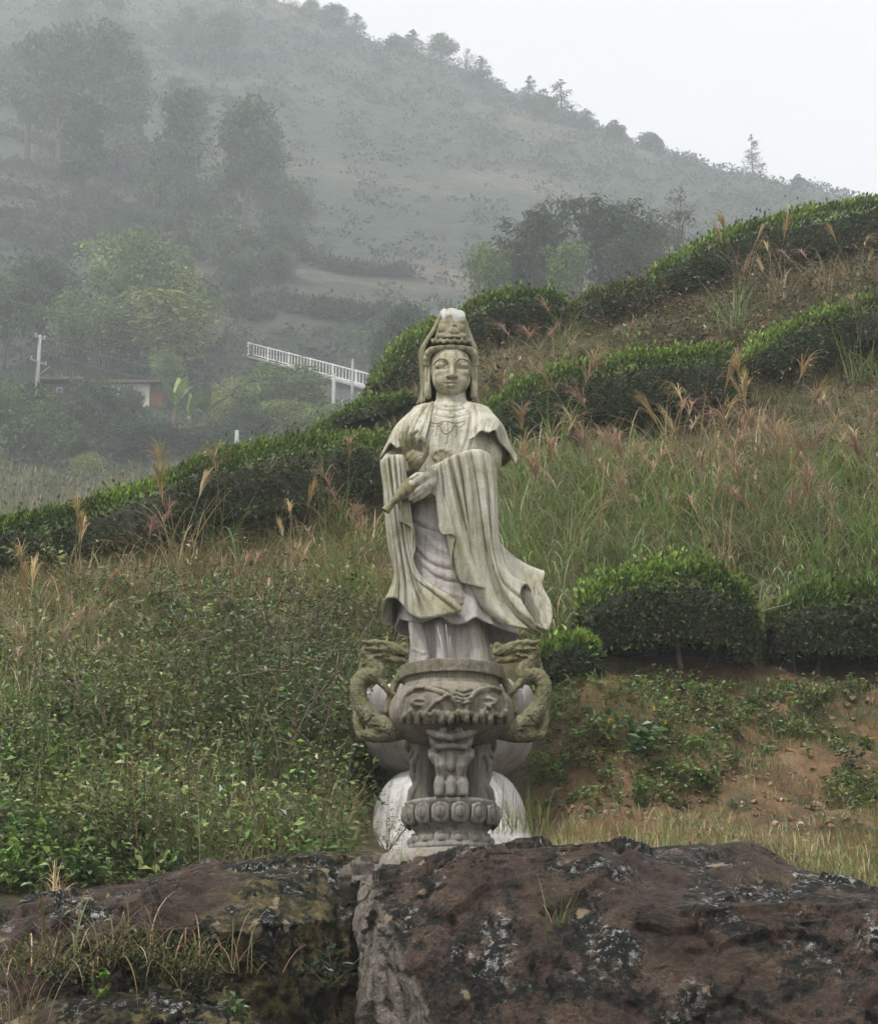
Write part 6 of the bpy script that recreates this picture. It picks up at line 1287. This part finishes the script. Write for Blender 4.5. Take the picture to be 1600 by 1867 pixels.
PT = {'b': broadleaf(200), 'B': broadleaf(201, 6, 2.8, 52, 110, 0.25, FG2), 'l': broadleaf(202, 6, 2.4, 40, 110, 0.24, FG3), 'd': broadleaf(203, 6, 2.7, 48, 110, 0.26, FG4), 's': broadleaf(204, 6, 3.3, 26, 120, 0.6, np.array([0.10, 0.125, 0.065]), 'shrub_tree', 0.05),
      'c': conifer(210), 'C': conifer(211, 7, 1.7, FG4, 12, 0.22, 0.15, 'conifer_tree', 0.35), 'p': pine(220), 'P': pine(221, 9, 2.0, FG4, 0.35), 'm': bamboo(230), 'M': bamboo(231, 6, 20, FG2, 0.9), 'D': bamboo(232, 6, 22, np.array([0.08, 0.11, 0.055]), 0.75), 'w': broadleaf(205, 6, 1.9, 22, 45, 0.16, np.array([0.12, 0.12, 0.065]))}
PH = {'b': 6, 'B': 6, 'l': 6, 'd': 6, 's': 6, 'c': 7, 'C': 7, 'p': 9, 'P': 9, 'm': 6, 'M': 6, 'D': 6, 'w': 6}
PW = {'b': 5.2, 'B': 5.6, 'l': 4.8, 'd': 5.4, 's': 6.6, 'c': 2.6, 'C': 3.0, 'p': 4.4, 'P': 4.0, 'm': 2.6, 'M': 3.2, 'D': 2.8, 'w': 4.2}
tused = {k: False for k in PT}
def plant(kind, u, vt, vb, w, label, group=None, Y=None, cat='tree', name=None):
    if Y is None: p = far_hit(u, vb); Y = p[1]
    else: Y = Y * FS; p = P(u, vb, Y)
    top = P(u, vt, Y); H = top[2] - p[2]; Wm = w * np.linalg.norm(np.array([p[0], p[1] , p[2] - CAMZ])) / FPX
    o = copy_tree(PT[kind]) if tused[kind] else PT[kind]; tused[kind] = True
    o.location = (p[0], p[1], p[2]); sw = Wm / PW[kind]; o.scale = (sw, sw, H / PH[kind]); o.rotation_euler = (0, 0, random.random() * 6.28); tag(o, label, cat, group); return o
# the village trees at the foot of the mountain
for a in [('B', 240, 436, 668, 235, 'largest round broadleaf tree, behind the village roofs', 107), ('d', 72, 466, 660, 150, 'dark broadleaf tree left of the largest round one', 106), ('b', 352, 520, 668, 95, 'dark tree at the right shoulder of the largest round tree', 105),
          ('m', 312, 530, 718, 150, 'tall yellow-green bamboo behind the low house', 100), ('M', 200, 560, 690, 110, 'smaller green bamboo left of the yellow one', 101), ('b', 8, 505, 660, 110, 'dark tree at the left picture edge above the power pole', 104), ('M', 130, 530, 680, 90, 'soft green bamboo between the two dark village trees', 103),
          ('d', 172, 690, 850, 130, 'dark tree with pale trunk in front of the low house', 88), ('b', 35, 700, 870, 150, 'broad dark tree at the left edge below the power pole', 86), ('b', 110, 770, 880, 110, 'dark bush-like tree below the low house', 85), ('d', 255, 770, 860, 150, 'dark spreading tree below the banana plants', 84), ('d', 385, 782, 856, 160, 'wide dark tree mass below the banana leaves', 84),
          ('l', 160, 825, 905, 70, 'small pale green tree at the edge of the reed field', 80), ('B', 480, 668, 800, 100, 'green tree below the left end of the white railing', 92), ('M', 545, 672, 800, 120, 'loose green bamboo under the white railing', 93), ('l', 520, 730, 820, 110, 'pale green tree between the two slim poles', 88), ('B', 590, 740, 830, 90, 'green tree at the foot of the slim pole', 85),
          ('d', 450, 740, 830, 90, 'dark small tree right of the banana plants', 86), ('d', 745, 556, 690, 95, 'dark hazy tree just behind the left hedge at the statue head', 84), ('d', 700, 600, 720, 60, 'smaller dark tree left of the hedge at the statue head', 84), ('b', 650, 750, 830, 70, 'dark tree hidden behind the short bright hedge', 82), ('l', 420, 690, 800, 80, 'pale tree right of the low house', 94), ('d', 236, 705, 790, 60, 'small dark tree against the pale house wall', 93), ('B', 300, 640, 740, 70, 'green tree against the right end of the low house', 97)]:
    k, u, vt, vb, w, lab, Y = a; plant(k, u, vt, vb, w, lab, 'village trees', Y)
# bamboo and trees behind the crest, right of the statue
for a in [('M', 888, 448, 590, 75, 'pale loose bamboo at the left end of the grove behind the crest', 78), ('D', 990, 378, 590, 90, 'dark dense bamboo, tallest in the left half of the grove', 79), ('D', 945, 430, 590, 90, 'dark bamboo left of the tallest one in the grove', 80), ('M', 1035, 440, 590, 65, 'paler green bamboo in the middle of the grove', 77), ('D', 1110, 365, 590, 110, 'broad dark bamboo in the right half of the grove', 80),
          ('w', 1062, 360, 580, 45, 'thin wispy tree rising between the bamboos', 81), ('D', 1175, 395, 570, 95, 'dark bamboo right of the broad one', 82), ('w', 1240, 350, 560, 95, 'airy brownish tree at the right end of the grove', 80), ('w', 1205, 425, 560, 70, 'low airy tree below the brownish one', 78), ('D', 1145, 430, 580, 80, 'lower bamboo in front of the dark right one', 76)]:
    k, u, vt, vb, w, lab, Y = a; plant(k, u, vt, vb, w, lab, 'bamboo grove behind the crest', Y)
# trees on the mountain side
for a in [('p', 105, 60, 330, 150, 'tall pine on the upper left slope'), ('P', 50, 70, 300, 120, 'pine left of the tallest one on the upper left slope'), ('P', 190, 50, 320, 140, 'pine right of the tallest one on the upper left slope'), ('p', 235, 110, 300, 110, 'pine at the right end of the upper left group'), ('P', 150, 180, 400, 120, 'lower pine under the upper left group'), ('s', 215, 230, 340, 120, 'hazy dark thicket under the pines'),
          ('P', 320, 170, 420, 120, 'dark tree column above the village, left of the crooked pine'), ('d', 300, 270, 420, 110, 'rounded hazy tree left of the tree column'), ('d', 350, 320, 460, 110, 'rounded hazy tree at the foot of the tree column'), ('p', 445, 195, 455, 160, 'crooked pine with long bare trunk in the middle of the slope'), ('P', 480, 230, 400, 110, 'pine close right of the crooked one'), ('d', 520, 330, 420, 100, 'rounded tree right of the crooked pine'),
          ('s', 430, 420, 520, 110, 'dark thicket below the crooked pine'), ('s', 390, 380, 470, 90, 'dark thicket left of the crooked pine trunk'), ('d', 250, 380, 470, 90, 'small dark tree below the thicket on the left')]:
    k, u, vt, vb, w, lab = a; plant(k, u, vt, vb, w, lab, 'trees on the mountain side')
_w = np.random.default_rng(310)
for i in range(58):                                                                # the misty wood at the upper left and along the gully
    if i < 30: u, v = _w.uniform(-40, 430), _w.uniform(-10, 250)
    elif i < 46: u, v = _w.uniform(260, 520), _w.uniform(330, 520)
    else: u, v = _w.uniform(-420, -60), _w.uniform(20, 520)
    h = _w.uniform(70, 120) * (1.0 - 0.25 * (v < 60)); plant('dPbps'[int(_w.integers(5))], u, v - h * 0.3, v + h * 0.7, h * _w.uniform(0.6, 0.85), 'hazy tree of the misty wood on the upper left mountain side', 'misty wood on the mountain')
# trees along the ridge
for a in [('C', 1373, 248, 322, 42, 'lone conifer standing apart on the low right end of the ridge'), ('C', 1022, 146, 222, 64, 'open conifer, right one of the close pair on the ridge'), ('c', 966, 140, 200, 40, 'narrow conifer left of the open one on the ridge'), ('s', 992, 172, 218, 46, 'dark bush between the two ridge conifers'), ('c', 1068, 200, 236, 44, 'squat conifer right of the open one on the ridge'), ('s', 1120, 226, 254, 40, 'small bush in the middle of the ridge line'),
          ('s', 1187, 240, 274, 44, 'conical bush on the ridge, left of the lone conifer'), ('c', 876, 104, 156, 46, 'pointed conifer above the statue head on the ridge'), ('w', 850, 90, 142, 40, 'thin tree beside the pointed conifer'), ('b', 803, 66, 120, 56, 'round-crowned tree on the ridge'), ('c', 752, 56, 104, 44, 'conifer left of the round-crowned ridge tree'), ('s', 724, 66, 92, 42, 'small bush left of that conifer on the ridge'), ('c', 648, 26, 66, 42, 'pointed conifer on the upper ridge'),
          ('d', 606, 14, 56, 60, 'rounded tree left of the pointed one on the upper ridge'), ('b', 568, 4, 40, 46, 'small rounded tree on the upper ridge'), ('w', 530, -8, 26, 40, 'thin tree at the top picture edge on the ridge'), ('s', 1455, 322, 344, 26, 'tiny bush on the lowest part of the ridge')]:
    k, u, vt, vb, w, lab = a; plant(k, u, vt, vb + 2, w, lab, 'trees along the ridge')

# scrub, tea terraces and reeds on the mountain (too many to count)
def scrub(name, label, pts, size, col, seed, per=44, leaf=0.42):
    rng = np.random.default_rng(seed); n = len(pts); i = np.repeat(np.arange(n), per); d = rand_dir(n * per, rng); d[:, 2] = np.abs(d[:, 2]); s = size * (0.45 + 0.9 * rng.random(n) ** 1.5)
    pos = pts[i] + d * (s[i] * rng.random(n * per) ** 0.4)[:, None] * np.array([1.2, 1.2, 0.95]); L = leaf * (0.6 + 0.8 * rng.random(n * per)) * np.sqrt(s[i] / size)
    V, F = leaves_np(pos, unit(d + 0.7 * rand_dir(n * per, rng)), L, L * 0.65, rng, 1.5); c = (np.asarray(col)[None] * (1 + 0.2 * rng.normal(size=(n, 1))))[i] * (1 + 0.12 * rng.normal(size=(n * per, 1)))
    tag(veg_obj(name, V, F, np.clip(c, 0.01, 0.5), 4, M_FARLEAF), label, 'scrub', kind='stuff')
rng = np.random.default_rng(300); x = rng.uniform(-75, 85, 7800) * FS; y = rng.uniform(84, 268, 7800) * FS; z = far_z(x, y); q = np.stack([x, y, z], -1); u, v = proj(q)
k = (u > -420) & (u < 2000) & (rng.random(7800) < 0.25 + 0.75 * smooth(-0.1, 0.25, fbm(q, 0.025, 4)) * (0.4 + 0.6 * smooth(165, 255, y)))
scrub('mountain_scrub', 'hazy scrub scattered over the mountain side', q[k], 1.6, (0.058, 0.075, 0.05), 301, 36, 0.55)
tp = []
for a in ([(-60, 235), (60, 258), (140, 300)], [(-60, 300), (80, 320), (190, 372)], [(-60, 345), (100, 372), (230, 425), (300, 470)], [(-60, 385), (90, 410), (220, 455), (330, 505)], [(-60, 420), (60, 440), (140, 470)], [(150, 368), (260, 402), (380, 462), (460, 530)], [(220, 470), (320, 520), (420, 560), (470, 585)], [(560, 480), (640, 500), (740, 505)], [(500, 560), (600, 580), (700, 585)]):
    c = catmull(np.array(a, float), 46)
    for uu, vv in c: h = far_hit(uu, vv); tp += [h + np.array([rng.normal() * 0.45, rng.normal() * 0.45, 0]) for _ in range(2)]
scrub('terrace_rows', 'rows of tea along the terraces of the mountain', np.array(tp), 1.4, (0.06, 0.08, 0.04), 302, 44, 0.55)
n = 26000; x = rng.uniform(-26, 4, n) * FS; y = rng.uniform(60, 82, n) * FS; z = far_z(x, y); q = np.stack([x, y, z], -1); u, v = proj(q); k = (v > 845) & (u > -60) & (u < 640); q = q[k]; m = len(q)
V, F = blades_np(q, rng.random(m) * 6.28, np.abs(rng.normal(size=m)) * 0.25, 0.7 + 1.2 * rng.random(m), 0.07 + 0 * q[:, 0], 0.7 + 0.3 * rng.normal(size=m), 3)
tag(veg_obj('reeds', V, F, blend_cols(m, rng, [np.array([0.16, 0.17, 0.085]), STRAW * 0.75, OLIVE], [4, 3, 3]), 8, M_GRASS), 'pale reed field in the valley on the left', 'reeds', kind='stuff')
q = np.stack([rng.uniform(-27, 6, 520) * FS, rng.uniform(72, 112, 520) * FS, np.zeros(520)], -1); q[:, 2] = far_z(q[:, 0], q[:, 1]); u, v = proj(q); q = q[(u < 720)]
scrub('valley_scrub', 'low bushes filling the valley below the village', q, 1.4, (0.10, 0.135, 0.06), 303, 80, 0.34)

# ================================================================== village: low house, railing above its road wall, poles and wires, banana plants
M_RENDER = flat_mat('pale_render', (0.50, 0.47, 0.41), 0.85, 2.0, 0.15); M_TILE = flat_mat('brown_roof', (0.15, 0.10, 0.085), 0.85, 3.0, 0.35); M_DARKW = flat_mat('dark_timber', (0.07, 0.055, 0.05), 0.9, 3.0, 0.4); M_CONC = flat_mat('concrete', (0.34, 0.34, 0.33), 0.85, 2.0, 0.2); M_WALLC = flat_mat('road_wall', (0.13, 0.13, 0.13), 0.9, 0.8, 0.35); M_RAIL = flat_mat('white_paint', (0.80, 0.80, 0.80), 0.5, 2.0, 0.06); M_WIRE = flat_mat('wire', (0.10, 0.10, 0.11), 0.6)
M_BRICK = flat_mat('red_brick', (0.26, 0.13, 0.09), 0.9, 6.0, 0.3)
def part_box(name, lo, hi, mat, parent):
    V, F = box_np(lo, hi); return obj(name, mesh_np(name, V, F, smooth_sh=False), mat, parent)
hY = 97.0; h0 = PF(75, 722, hY); pxm = float(PF(176, 700, hY)[0] - PF(76, 700, hY)[0]) / 100 / FS
house = tag(empty('house', h0), 'low house with brown roofs and one pale wall among the village trees', 'house'); house.scale = (FS,) * 3
X = lambda u: (u - 75) * pxm
Zh = lambda v: float(PF(75, v, hY)[2] - h0[2]) / FS
part_box('wall', (X(80), 0.3, -1.2), (X(150), 4.0, Zh(697)), M_DARKW, house); part_box('lintel', (X(76), 0.1, Zh(692)), (X(148), 0.28, Zh(688)), M_RENDER, house)
part_box('wall', (X(196), 0.0, -1.2), (X(272), 4.0, Zh(698)), M_RENDER, house); part_box('wall', (X(150), 0.6, -1.2), (X(195.5), 4.2, Zh(696)), M_BRICK, house); part_box('wall', (X(272.5), 0.3, -1.2), (X(300), 4.0, Zh(700)), M_BRICK, house)
part_box('window', (X(100), 0.22, Zh(714)), (X(112), 0.296, Zh(703)), M_CONC, house); part_box('door', (X(125), 0.22, -0.4), (X(137), 0.296, Zh(702)), M_TILE, house)
def roof(u0, u1, ve, vr, y0, y1, name='roof'):
    V = np.array([(X(u0), y0, Zh(ve)), (X(u1), y0, Zh(ve)), (X(u1) - 0.2, (y0 + y1) / 2, Zh(vr)), (X(u0) + 0.2, (y0 + y1) / 2, Zh(vr)), (X(u0), y1, Zh(ve)), (X(u1), y1, Zh(ve)),
                  (X(u0), y0, Zh(ve) - 0.1), (X(u1), y0, Zh(ve) - 0.1), (X(u0), y1, Zh(ve) - 0.1), (X(u1), y1, Zh(ve) - 0.1)])
    F = np.array([[0, 1, 2, 3], [3, 2, 5, 4], [6, 7, 1, 0], [4, 5, 9, 8], [6, 8, 9, 7]]); T = np.array([[0, 3, 4], [1, 5, 2]]); r_ = obj(name, mesh_np(name, V, [F, T], smooth_sh=False), M_TILE, house)
    for t in np.linspace(0.03, 0.97, 22):                                              # rounded tile courses running down the slope
        a = V[0] + (V[1] - V[0]) * t; b = V[3] + (V[2] - V[3]) * t; v_, f_ = tube_np([a + np.array([0, 0, 0.02]), b + np.array([0, 0, 0.02])], 0.05, 5); obj('tile_course', mesh_np('tile_course', v_, f_), M_TILE, r_)
roof(70, 152, 690, 678, -0.2, 4.4); roof(150, 306, 697, 680, -0.35, 4.6)

# road with a dark retaining wall and a white railing
ra, rb = PF(452, 650, 108.0), PF(712, 721, 95.0); rd = rb - ra; rl = float(np.hypot(rd[0], rd[1])); raz = math.atan2(rd[1], rd[0]); nd = np.array([-sin(raz), cos(raz), 0])
wall = empty('retaining_wall', ra); tag(wall, 'dark road wall under the white railing', 'wall')
ext = 1.25; nd = nd * FS
G = np.array([[(0, 0, -4.8), (0, 0, 0)], [tuple(rd * ext + np.array([0, 0, -4.8])), tuple(rd * ext)]]); V, F = solid_sheet(G, 0.5); obj('wall_face', mesh_np('wall_face', V, F, smooth_sh=False), M_WALLC, wall)
G = np.array([[tuple(np.array([0, 0, 0.03]) - nd * 0.35), tuple(np.array([0, 0, 0.03]) + nd * 3.5)], [tuple(rd * ext + np.array([0, 0, 0.03]) - nd * 0.35), tuple(rd * ext + np.array([0, 0, 0.03]) + nd * 3.5)]]); V, F = solid_sheet(G, 0.16); obj('road_edge', mesh_np('road_edge', V, F, smooth_sh=False), M_CONC, wall)
rail = tag(empty('railing', ra + np.array([0, 0, 0.12])), 'white metal railing sloping down behind the hill, left of the statue', 'railing')
HR = float(PF(452, 625, 108.0)[2] - ra[2]) - 0.12
for zz, th in ((HR, 0.10), (HR * 0.16, 0.08)):
    V, F = tube_np([np.array([0, 0, zz]), rd * ext + np.array([0, 0, zz])], th * 0.62, 6); obj('rail', mesh_np('rail', V, F), M_RAIL, rail)
V, F = box_np((-0.026, -0.026, HR * 0.16), (0.026, 0.026, HR)); mbal = mesh_np('baluster', V, F, smooth_sh=False); mbal.materials.append(M_RAIL)
V, F = box_np((-0.065, -0.065, -0.05), (0.065, 0.065, HR * 1.06)); mpost = mesh_np('post', V, F, smooth_sh=False); mpost.materials.append(M_RAIL)
for i in range(57):
    o = obj('baluster' if i % 7 else 'post', mbal if i % 7 else mpost, None, rail); o.location = rd * ext * (i / 56.0); o.rotation_euler = (0, 0, raz)

def pole(u, vt, vb, Y, r, label, arm=False):
    b, t = PF(u, vb + 40, Y), PF(u, vt, Y); H = (t[2] - b[2]) / FS; root = tag(empty('utility_pole', b), label, 'utility pole'); root.scale = (FS,) * 3; root.rotation_euler = (0, 0, 0.9); V, F = tube_np([(0, 0, 0), (0, 0, H)], [r, r * 0.7], 10); obj('post', mesh_np('post', V, F), M_CONC, root)
    if arm:
        for zz, w in ((H - 0.12, 0.7), (H - 1.5, 1.1)):
            V, F = box_np((-w / 2, -0.05, zz - 0.05), (w / 2, 0.05, zz + 0.05)); obj('crossarm', mesh_np('crossarm', V, F, smooth_sh=False), M_CONC, root)
            for xx in (-w / 2 + 0.06, 0, w / 2 - 0.06): V, F = lathe([(0.005, zz + 0.05), (0.05, zz + 0.05), (0.035, zz + 0.12), (0.055, zz + 0.16), (0.005, zz + 0.2)], 8); V[:, 0] += xx; obj('insulator', mesh_np('insulator', V, F), M_RENDER, root)
        V, F = tube_np([(0.0, 0, H - 2.3), (0.75, 0, H - 1.55)], 0.03, 5); obj('brace', mesh_np('brace', V, F), M_CONC, root)
    return t
t1 = pole(65, 612, 712, 96, 0.13, 'concrete power pole with two crossarms at the left edge', True); t2 = pole(607, 683, 756, 88, 0.12, 'pale slim pole below the white railing'); t3 = pole(641, 655, 745, 93, 0.09, 'thin grey pole against the white railing'); pole(430, 785, 815, 82, 0.12, 'short pale pole among the bushes left of the hedge')
def wire(a, b, sag, label):
    a, b = np.asarray(a), np.asarray(b); t = np.linspace(0, 1, 24)[:, None]; p = a + (b - a) * t - np.array([0, 0, 1.0]) * 4 * sag * FS * t * (1 - t); V, F = tube_np(p - a, 0.024, 5); o = obj('wire', mesh_np('wire', V, F), M_WIRE, None, a); tag(o, label, 'wire', 'power lines')
wire(t1 + np.array([0.35, 0, 0]), t2, 0.9, 'upper cable from the left power pole to the slim pole'); wire(t1 + np.array([0.6, 0, -1.3]), t2 + np.array([0, 0, -0.2]), 1.0, 'lower cable from the left power pole to the slim pole'); wire(t2 + np.array([0, 0, -0.1]), t3, 0.2, 'short cable between the slim pole and the thin grey pole')
for i, (dz, lab) in enumerate(((0, 'top cable running off to the left from the power pole'), (-0.35, 'second cable running off to the left from the power pole'), (-1.4, 'third cable running off to the left from the power pole'), (-1.7, 'lowest cable running off to the left from the power pole'))):
    wire(t1 + np.array([-0.35, 0, dz]), PF(-130, (650, 662, 700, 715)[i], 92), 0.35, lab)
wire(PF(-120, 462, 96), PF(760, 640, 92), 1.1, 'upper long cable crossing in front of the round tree'); wire(PF(-120, 500, 95), PF(760, 660, 92), 1.2, 'lower long cable crossing in front of the round tree')
# banana plants
def banana(label, u, v, Y, seed, n=7, H=1.6):
    rng = np.random.default_rng(seed); p = PF(u, v, Y); root = tag(empty('banana_plant', p), label, 'banana plant', 'banana plants'); root.scale = (FS,) * 3; V, F = tube_np([(0, 0, -0.4), (0.03, 0, H * 0.45)], [0.14, 0.09], 8); obj('stem', mesh_np('stem', V, F), M_BARK, root)
    for i in range(n):
        az = rng.random() * 6.28 if i else 1.2; ln = (0.25 + 0.55 * rng.random()) if i else 0.1; t = np.linspace(0, 1, 9); L = H * (0.8 + 0.4 * rng.random()); th = ln + 0.9 * t ** 2 * (1 if i else 0.3); r = np.concatenate([[0], np.cumsum(np.sin(th[:-1])) * L / 8]); h = np.concatenate([[0], np.cumsum(np.cos(th[:-1])) * L / 8]); w = 0.17 * H / 1.6 * np.sin(np.clip(t * 0.94 + 0.06, 0, 1) * pi) ** 0.6 * np.where(t < 0.15, 0.3, 1)
        c = np.stack([r * cos(az), r * sin(az), H * 0.42 + h], -1); sd = np.array([-sin(az), cos(az), 0]); G = np.stack([c - sd * w[:, None] + np.array([0, 0, 0.0]), c - np.array([0, 0, 1]) * w[:, None] * 0.25, c + sd * w[:, None]], 1); V = G.reshape(-1, 3)
        col = np.tile((np.array([0.24, 0.33, 0.07]) if rng.random() < 0.35 or i == 0 else np.array([0.11, 0.17, 0.055]))[None] * (0.85 + 0.3 * rng.random()), (len(V), 1)); obj('leaf', mesh_np('leaf', V, grid_faces(9, 3), col), M_WEED, root)
banana('banana plant with one tall bright leaf, leftmost', 318, 775, 87, 400, 7, 2.0); banana('banana plant with short bright leaves, middle of three', 343, 782, 86.5, 401, 6, 1.4); banana('banana plant with spreading leaves, right of the middle one', 372, 780, 87, 402, 7, 1.5); banana('single bright banana plant near the slim pole', 475, 785, 86, 403, 5, 1.2)
# ================================================================== the mist: one even box of air round everything
V, F = box_np((-480, -60, -1.8), (480, 640, MTOP + 18))
hm = bpy.data.materials.new('mist'); hm.use_nodes = True; hn = hm.node_tree; hn.nodes.clear()
ho = hn.nodes.new('ShaderNodeOutputMaterial'); hv = hn.nodes.new('ShaderNodeVolumePrincipled')
hv.inputs['Color'].default_value = (0.89, 0.945, 1.0, 1); hv.inputs['Density'].default_value = 0.00135; hv.inputs['Anisotropy'].default_value = 0.0
hn.links.new(hv.outputs['Volume'], ho.inputs['Volume'])
tag(obj('haze', mesh_np('haze', V, F, smooth_sh=False), hm), 'pale morning mist hanging over the mountain', 'mist', kind='stuff')
